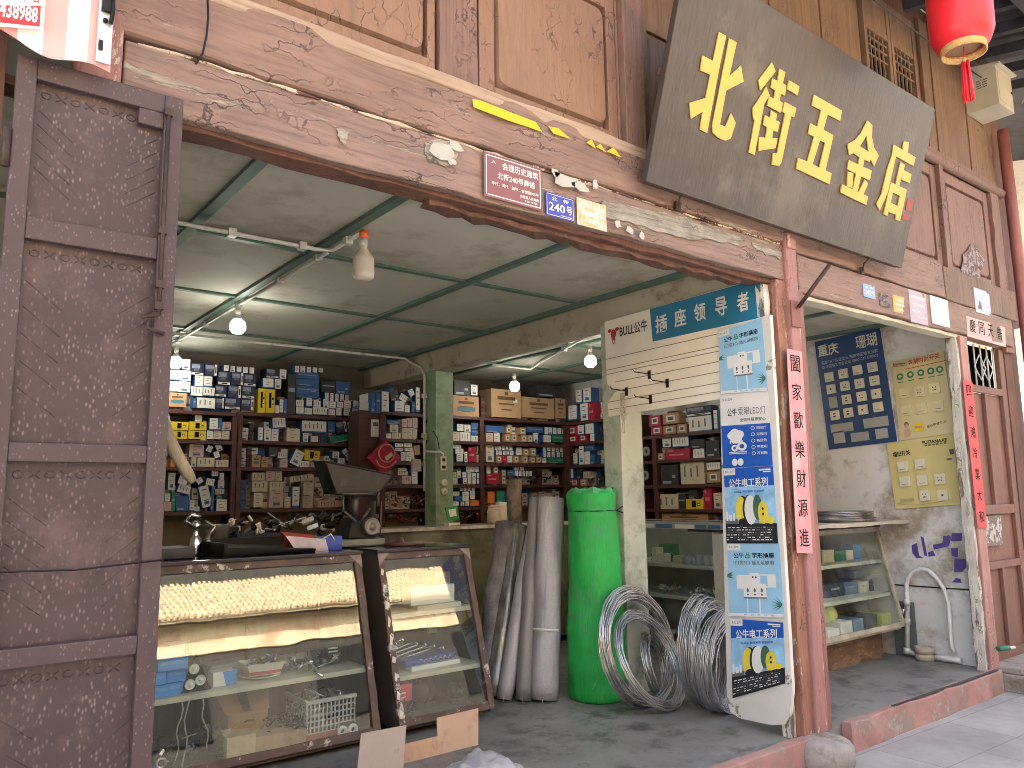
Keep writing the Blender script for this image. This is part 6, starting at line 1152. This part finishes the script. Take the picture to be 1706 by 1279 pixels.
row('D', 'top', 'lower', Z7, 'k 75,150,300,332;k 400,95,660,336;k 670,165,943,340;k 948,170,1035,342')
row('D', 'top', 'upper', Z7, 'd 85,20,222,145;w 227,55,285,145;d 785,60,1015,160')
row('D', 'second', 'lower', Z7, 'c 70,455,132,540;w 136,460,225,540;w 230,490,310,540;p 355,465,418,540;w 422,460,475,540;q 515,475,565,542;q 570,475,625,542;q 655,485,705,542;q 710,485,755,544;w 760,465,800,544;w 845,485,910,546;g 920,480,1030,546')
row('D', 'second', 'upper', Z7, 'w 110,390,165,450;w 170,395,225,455;b 230,380,305,432;b 230,436,305,488;b 350,405,510,460;q 525,415,575,470;q 645,420,695,480;b 705,415,845,462;w 855,415,882,478;w 888,418,917,478;w 925,420,957,475;w 965,425,997,475;w 1005,430,1035,475')
row('D', 'third', 'lower', Z7, 'w 105,645,160,715;w 172,625,198,716;r 205,585,272,716;p 276,650,330,718;q 445,660,490,718;r 495,660,533,718;w 537,662,580,718;q 590,660,640,720;q 665,665,715,720;q 735,668,775,722;q 785,670,830,722;o 835,680,870,722;g 885,675,1020,724')
row('D', 'third', 'middle', Z7, 'w 95,600,165,642;c 355,565,425,715;w 440,615,463,655;w 468,615,493,655;w 500,617,523,655;w 530,617,555,655;w 560,617,590,656;w 845,622,868,672;w 878,625,905,672;w 915,628,942,672;w 958,630,985,672;w 1000,632,1028,672')
row('D', 'third', 'upper', Z7, 'w 75,565,145,598;p 280,580,335,645;w 430,575,455,612;w 460,575,485,612;w 490,575,515,612;w 522,577,547,612;w 555,578,582,614;w 610,590,660,655;q 675,600,720,660;q 735,595,785,662;w 840,572,868,618;w 877,575,905,620;w 915,578,942,624;w 950,580,975,626;w 985,583,1010,628')
row('D', 'fourth', 'lower', Z7, 'c 75,850,110,898;w 160,850,192,898;w 200,852,232,898;w 240,853,270,898;w 278,855,308,898;r 360,815,470,900;q 490,835,525,902;')if 0 else row('D', 'fourth', 'lower', Z7, 'c 75,850,110,898;w 160,850,192,898;w 200,852,232,898;w 240,853,270,898;w 278,855,308,898;r 360,815,470,900;q 490,835,525,902')
row('D', 'fourth', 'upper', Z7, 'c 70,800,105,846;w 110,790,140,846;w 155,800,190,846;w 198,802,232,848;w 238,805,270,848;w 278,808,305,850;w 185,750,260,796;w 265,748,300,800;w 360,745,395,812;q 420,750,460,812;q 490,780,525,830;b 540,785,595,830;w 600,785,630,832;w 635,787,660,832;w 667,788,690,834;w 695,790,720,834;w 725,792,748,834;w 590,740,640,780;w 645,738,680,784')
row('D', 'fifth', 'lower', Z7, 'w 70,1050,125,1085;w 140,1050,172,1086;w 180,1048,212,1086;o 220,1040,305,1086;w 310,1005,335,1086')
row('D', 'fifth', 'upper', Z7, 'w 75,965,130,1000;b 90,1002,150,1046;w 155,965,210,1044;w 220,960,260,1036;w 300,960,330,1002;w 135,925,158,960;w 165,925,190,960;w 200,925,225,960;w 235,925,260,958;o 370,965,430,1060;g 445,960,515,1060')
row('E', 'top', 'lower', ZC, 'w 925,490,985,600;w 1010,475,1065,598;r 1068,470,1110,596')
row('E', 'top', 'upper', ZC, 'w 980,380,1020,478;w 1030,365,1085,468')
row('E', 'second', 'lower', ZC, 'm 925,705,990,752;m 1000,700,1055,748;w 1080,690,1110,746')
row('E', 'second', 'upper', ZC, 'm 915,640,985,700;w 990,630,1035,696;w 1045,620,1105,690')
row('E', 'third', 'only', ZC, 'w 960,830,990,912;w 1000,780,1035,912;b 1040,770,1110,813;w 1038,818,1080,910;b 1085,840,1112,908')
row('E', 'fourth', 'only', ZC, 'w 930,940,960,1012;d 985,940,1020,1010;p 1030,960,1075,1010;m 940,1015,1000,1062;q 1010,1015,1055,1060')
row('F', 'top', 'lower', Z8, 'm 120,345,215,415;q 220,340,325,408;q 335,325,415,400;w 428,260,620,392')
row('F', 'top', 'upper', Z8, 'm 105,255,200,342;q 215,235,350,325;n 405,180,615,256;w 635,210,665,380')
row('F', 'second', 'only', Z8, 'w 215,430,285,515;w 295,430,430,515;r 235,530,440,618;q 172,565,228,624;d 445,450,560,522;w 465,530,560,606;d 570,460,680,598')
row('F', 'third', 'only', Z8, 'd 200,660,345,826;c 360,635,560,818;w 575,640,690,700;q 575,715,690,806')
row('F', 'fourth', 'only', Z8, 'c 170,900,345,1032;d 350,900,403,1028;y 405,940,548,1026;r 555,850,620,1022;c 635,890,700,1018;d 425,865,500,935')
row('F', 'fifth', 'only', Z8, 'k 200,1060,590,1150')
def dims(e, ax, fr):
    q = e[1]; mx, my = (q[0]+q[2])/2, (q[1]+q[3])/2; c = at(mx, my, ax, fr); o = 1-ax
    wd = abs(at(q[2], my, ax, fr)[o]-at(q[0], my, ax, fr)[o]); ht = at(mx, q[1], ax, fr)[2]-at(mx, q[3], ax, fr)[2]
    return c, wd, ht
order = sorted(range(len(ALLB)), key=lambda i: -(ALLB[i][4][1][2]-ALLB[i][4][1][0])*(ALLB[i][4][1][3]-ALLB[i][4][1][1]))
KEEP = set(order[:300]); REST = MB(); RM = [paper, blue, greyink]
rb_ = random.Random(12)
for i, (key, shelf, rn, k, e, back) in enumerate(ALLB):
    ax, fr, zs_ = RACK[key]; fr2 = fr+.02+back+rb_.uniform(0, .02); c, wd, ht = dims(e, ax, fr2); st = e[0]; name_, fm, smt = STY[st]
    dp = rb_.uniform(.13, .2) if st != 'k' else .24; th = e[2]+rb_.uniform(-.015, .015)*(1 if abs(e[2]) < .01 and st in 'wq' else 0)
    if ax == 1: u0, n0 = V((1, 0, 0)), V((0, 1, 0))
    else: u0, n0 = V((0, -1, 0)), V((1, 0, 0))
    v0 = V((0, 0, 1)); u = u0*math.cos(th)+v0*math.sin(th); v = v0*math.cos(th)-u0*math.sin(th)
    yaw = rb_.uniform(-.06, .06); dn = n0+u0*yaw
    hw, hh = wd/2*.97, ht/2*.985
    keep = i in KEEP; b = MB() if keep else REST
    fmi, smi, inki = (0, 1, 2)
    ce = c+n0*(dp/2)
    b.obox(ce, u*hw, v*hh, n0*(dp/2), smi if keep else 1)
    def R(a0, b0, a1, b1, m, l=.001):     # a printed field on the front, in halves of the front
        o = c-n0*l; b.face([o+u*hw*a0+v*hh*b0, o+u*hw*a1+v*hh*b0, o+u*hw*a1+v*hh*b1, o+u*hw*a0+v*hh*b1], m)
    if st == 'n':
        R(-1, -1, 1, 1, 0)
        if k % 2: R(.55, -.95, .95, .95, 2, .002); R(.66, -.5, .84, .5, 3, .003)
        else: R(-.95, -.95, .95, -.6, 2, .002); R(-.4, -.86, .5, -.68, 3, .003)
        R(-.9, .1, .4, .8, 4, .002); R(-.6, -.3, .2, .05, 5, .002)
        mats = [fm, smt, paper, ink, M('print_slate', (.22, .25, .33), .5, var=.4, vs=40) if 'print_slate' not in bpy.data.materials else bpy.data.materials['print_slate'], greyink]
    else:
        lowb = -.8 if (st == 'w' and k % 3 == 0 and ht > .08) else -1
        R(-1, lowb, 1, 1, 0)
        if st in 'qm': R(-.55, -.6, .55, .6, 2, .002); R(-.35, -.3, .35, .35, 3, .003); mats = [fm, smt, paper, greyink]
        elif st == 'k': R(-.6, .25, .6, .5, 2, .002); R(-.5, -.1, .5, .02, 2, .002); R(-.35, -.5, .35, -.4, 2, .002); R(-.1, .6, .1, .85, 2, .002); R(.45, .1, .75, .35, 3, .002) if k == 1 else R(-.7, -.45, .7, -.05, 4, .0025) if k == 0 else None; mats = [fm, smt, M('carton_print', (.13, .07, .035), .8) if 'carton_print' not in bpy.data.materials else bpy.data.materials['carton_print'], paper, M('carton_teal', (.05, .16, .2), .6) if 'carton_teal' not in bpy.data.materials else bpy.data.materials['carton_teal']]
        elif st in 'bgd': R(-.85, .1, .85, .3, 2, .002) if k % 2 else R(-.8, -.85, .2, -.6, 2, .002); R(.3, -.3, .7, .0, 2, .002) if k % 3 == 0 else None; mats = [fm, smt, lt]
        elif st == 'y': R(-.3, -.6, .2, .7, 2, .002); R(.35, -.3, .7, .3, 2, .002); R(.4, -.2, .65, .1, 3, .003); mats = [fm, smt, ink, paper]
        elif st in 'ro': R(-.8, .55, -.3, .85, 2, .002); R(-.7, -.2, .5, .1, 2, .002); mats = [fm, smt, M('print_pink', (.6, .25, .25), .6) if 'print_pink' not in bpy.data.materials else bpy.data.materials['print_pink']]
        else:
            mt = 2
            if wd > ht*1.15:
                nb = 3 if wd < ht*2 else 5
                for j in range(nb): a0 = -.8+1.6*(j+.2)/nb; R(a0, -.35, a0+.36/nb, .45+.2*((j+k) % 2), mt, .002)
            else:
                for j in range(3): R(-.5, .6-.5*j, .1+.4*((j+k) % 2), .69-.5*j, mt, .002)
                if k % 4 == 1: R(-.5, -.75, .5, -.45, 3, .002)
            mats = [fm, smt, greyink, blue]
    if keep:
        lm, rk = LAND[key]; rr = '' if rn == 'only' else ' '+rn+' row,'
        tag(b.build('carton', mats), f'{name_}, {ORD[k]} from {lm},{rr} {shelf} shelf, {rk}', 'carton', 'cartons on the shelving racks')
    else: b.m[:] = [2 if (m_ >= 2) else m_ for m_ in b.m]
RM += [cream, kraft, dgrey, shelfw]
for key, (ax, fr, zs_) in RACK.items():      # small stock packed behind the front row of every shelf
    o_ = [q for q in ALLB if q[0] == key]; xs_ = [at(e[1][k], 750, ax, fr)[1-ax] for _, _, _, _, e, _ in o_ for k in (0, 2)]; lo_, hi_ = min(xs_), max(xs_); zz = sorted(zs_)
    for i, z in enumerate(zz):
        top = (zz[i+1]-z-.04) if i+1 < len(zz) else .3
        u_ = lo_
        while u_ < hi_-.03:
            w_ = rb_.uniform(.05, .11); w_ = min(w_, hi_-u_); h_ = top*rb_.uniform(.55, .95); d0 = rb_.uniform(.09, .14); m_ = rb_.choice((0, 0, 0, 3, 3, 4, 1, 5, 6))
            n_ = rb_.choice((1, 2, 2, 3)); 
            for k_ in range(n_):
                z0 = z+h_*k_/n_; a_ = (u_+.003, u_+w_-.003); g_ = z0+h_/n_-.004; j_ = rb_.uniform(0, .02)
                if ax == 1: REST.box(a_[0], a_[1], fr+d0+j_, fr+.29, z0+.001, g_, m_); REST.box(a_[0]+w_*.2, a_[1]-w_*.2, fr+d0+j_-.001, fr+d0+j_+.001, z0+(g_-z0)*.4, z0+(g_-z0)*.6, 2)
                else: REST.box(fr+d0+j_, fr+.29, a_[0], a_[1], z0+.001, g_, m_); REST.box(fr+d0+j_-.001, fr+d0+j_+.001, a_[0]+w_*.2, a_[1]-w_*.2, z0+(g_-z0)*.4, z0+(g_-z0)*.6, 2)
            u_ += w_
if REST.v: o = REST.build('small_cartons', RM); tag(o, 'many tiny white cartons filling the gaps between the larger cartons on the racks', 'cartons', None, 'stuff')
# red diamond packet, loose goods on the racks
RP = thing('red_packet', 'crimson diamond-hung packet with a pink ring, in front of the short rack', 'packet', at(641, 795, 1, 4.55))
c = at(641, 765, 1, 4.55); b = MB(); q = [at(x, y, 1, 4.55) for x, y in ((643, 733), (669, 763), (642, 792), (612, 762))]; b.prism(q[::-1], (0, .04, 0)); b.build('packet', crimson, RP, .006)
b = MB(); b.lathe([(.085, 0), (.1, 0), (.1, .004), (.085, .004), (.085, 0)], at(644, 755, 1, 4.545), 26, ax=(0, -1, 0)); b.tube([at(x, y, 1, 4.545) for x, y in ((626, 766), (632, 776), (642, 780), (652, 776), (660, 768))], .01, 6); b.build('ring', M('ring_pink', (.7, .25, .27), .5), RP)
b = MB(); b.obox(at(648, 760, 1, 4.543), (.04, 0, .03), (-.012, 0, .018), (0, .002, 0)); b.build('window_label', cream, RP)
def litter(label, px0, px1, py, ax, fr, seed, mats, n=40, hz=.1, sc=.05):
    a, c = at(px0, py, ax, fr), at(px1, py, ax, fr); b = MB(); m = (a+c)/2
    rx, ry = (abs(a.x-c.x)/2, .1) if ax == 1 else (.1, abs(a.y-c.y)/2)
    clutter(b, m.x+(.12 if ax == 0 else 0), m.y+(.12 if ax == 1 else 0), m.z, rx, ry, n, seed, sc, len(mats), hz); tag(b.build('shelf_goods', mats), label, 'loose goods')
rd_ = M('red_goods', (.35, .05, .04), .5); wg = M('pale_goods', (.5, .46, .38), .6)
litter('loose red and white packets on the fifth shelf of the short rack', 642, 715, 846, 1, 4.62, 51, [rd_, wg, crimson, iron], 70, .13)
litter('red bags heaped below the short rack shelves', 642, 712, 872, 1, 4.62, 52, [rd_, orange, wg, crimson], 60, .14)
litter('tangled red goods on the fourth shelf of the short rack', 642, 662, 806, 1, 4.62, 58, [rd_, wg, iron], 30, .1)
litter('loose pale packets on the fourth shelf behind the scoop', 520, 590, 843, 1, 5.05, 53, [wg, kraft, iron, cream], 60, .18, .07)
litter('loose dark bits on the third shelf behind the scale', 425, 590, 776, 1, 5.05, 54, [kraft, iron, dgrey, wg], 60, .1)
litter('mixed packets below the rack under the large cartons', 760, 840, 868, 1, 4.62, 55, [rd_, wg, orange, kraft, iron], 70, .12)
litter('dark red goods on the fourth shelf beside the film roll', 870, 935, 806, 1, 4.62, 56, [crimson, black, black, wg], 60, .12)
litter('dark small goods on the lower corner shelves', 950, 1000, 806, 0, 2.32, 57, [dgrey, wg, iron], 40, .08)
litter('black and white reels and packs on the third shelf behind the posters', 1100, 1130, 806, 0, 2.32, 59, [black, paper, dgrey], 40, .14)
litter('small mixed packs on the second shelf behind the posters', 1150, 1200, 763, 0, 2.32, 60, [paper, dgrey, wg], 50, .12)
for k, (px, py) in enumerate(((1078, 752), (1076, 792))):
    b = MB(); p = at(px, py, 0, 2.28); b.lathe([(.02, 0), (.05, 0), (.055, .02), (.02, .02), (.02, 0)], p, 18, 0, (-1, 0, 0)); tag(b.build('cable_reel', M('reel_grey', (.3, .3, .3), .5) if k == 0 else bpy.data.materials['reel_grey']), ('upper', 'lower')[k]+' grey reel in the dark gap beside the washed column', 'reel')
# ================================================================ street opposite and neighbour (seen in reflections and past the red pole)
FB = thing('facing_building', 'building across the street with a timber front coloured dark for shade, sunlit upper wall and tiled roof', 'building', (0, -8.2, 0))
cw = M('sunlit_cream_wall', (.72, .58, .38), .85, var=.15, vs=1.2, grain=.5, gs=(3, 3, .2), dirt=((.55, .34, .2), 1.5, .45))
ow = M('opposite_painted_shade', (.035, .03, .025), .8, var=.3, vs=2, grain=.4, gs=(20, 20, 1))  # near-black colour holds the shade that the shophouse would cast here
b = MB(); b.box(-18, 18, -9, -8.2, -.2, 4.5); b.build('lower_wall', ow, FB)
b = MB(); b.box(-18, 18, -9.02, -8.18, 4.5, 5.08); b.build('upper_wall', cw, FB)
for i in range(9):
    b = MB(); x = -14+i*3.2; b.box(x, x+1.7, -8.2, -8.16, -.1, 2.3); b.build('shutter', M('opposite_shutter', (.06, .035, .03), .7) if i == 0 else bpy.data.materials['opposite_shutter'], FB)
    b = MB(); b.box(x+.2, x+1.4, -8.2, -8.17, 3.0, 4.3); b.build('window', black, FB)
b = MB()
for i in range(260): x = -12+i*.1; b.prism([(x, -7.98, 5.08), (x+.045, -7.98, 5.08), (x+.045, -9.1, 6.3), (x, -9.1, 6.3)], (0, 0, .05))
for i in range(9): y = -7.98-1.12*i/9; z = 5.1+1.22*i/9; b.box(-14, 14, y-.02, y+.0, z-.01, z+.06)
b.prism([(-18, -8.0, 5.04), (18, -8.0, 5.04), (18, -9.1, 6.24), (-18, -9.1, 6.24)], (0, 0, .03)); b.build('roof', M('opposite_tiles', (.52, .40, .25), .85, var=.25, vs=4), FB)
b = MB(); b.box(-18, 18, -16, -9.15, -.2, 8.6); b.build('sky_blocking_mass', ow, FB)  # unseen dark block added to keep the sky out of glass reflections
b = MB()
NB = thing('neighbour_building', 'pale building with sunlight in its wall colour at the far end past the red pole', 'building', (9, 2, 0))
b.box(7.6, 14, -.6, 7, -.2, 9); b.build('wall', M('neighbour_brightened_cream', (.80, .74, .62), .85, var=.08, vs=1.5, dirt=((.55, .45, .33), 1.5, .4)), NB)  # base colour brightened to stand in for sunlight on the wall
b = MB(); b.box(7.55, 7.6, .0, .12, -.2, 9); b.tube([(7.55, .5, 5.5), (7.5, .45, 3), (7.55, .5, 1)], .02, 6); b.build('downpipe', dgrey, NB)
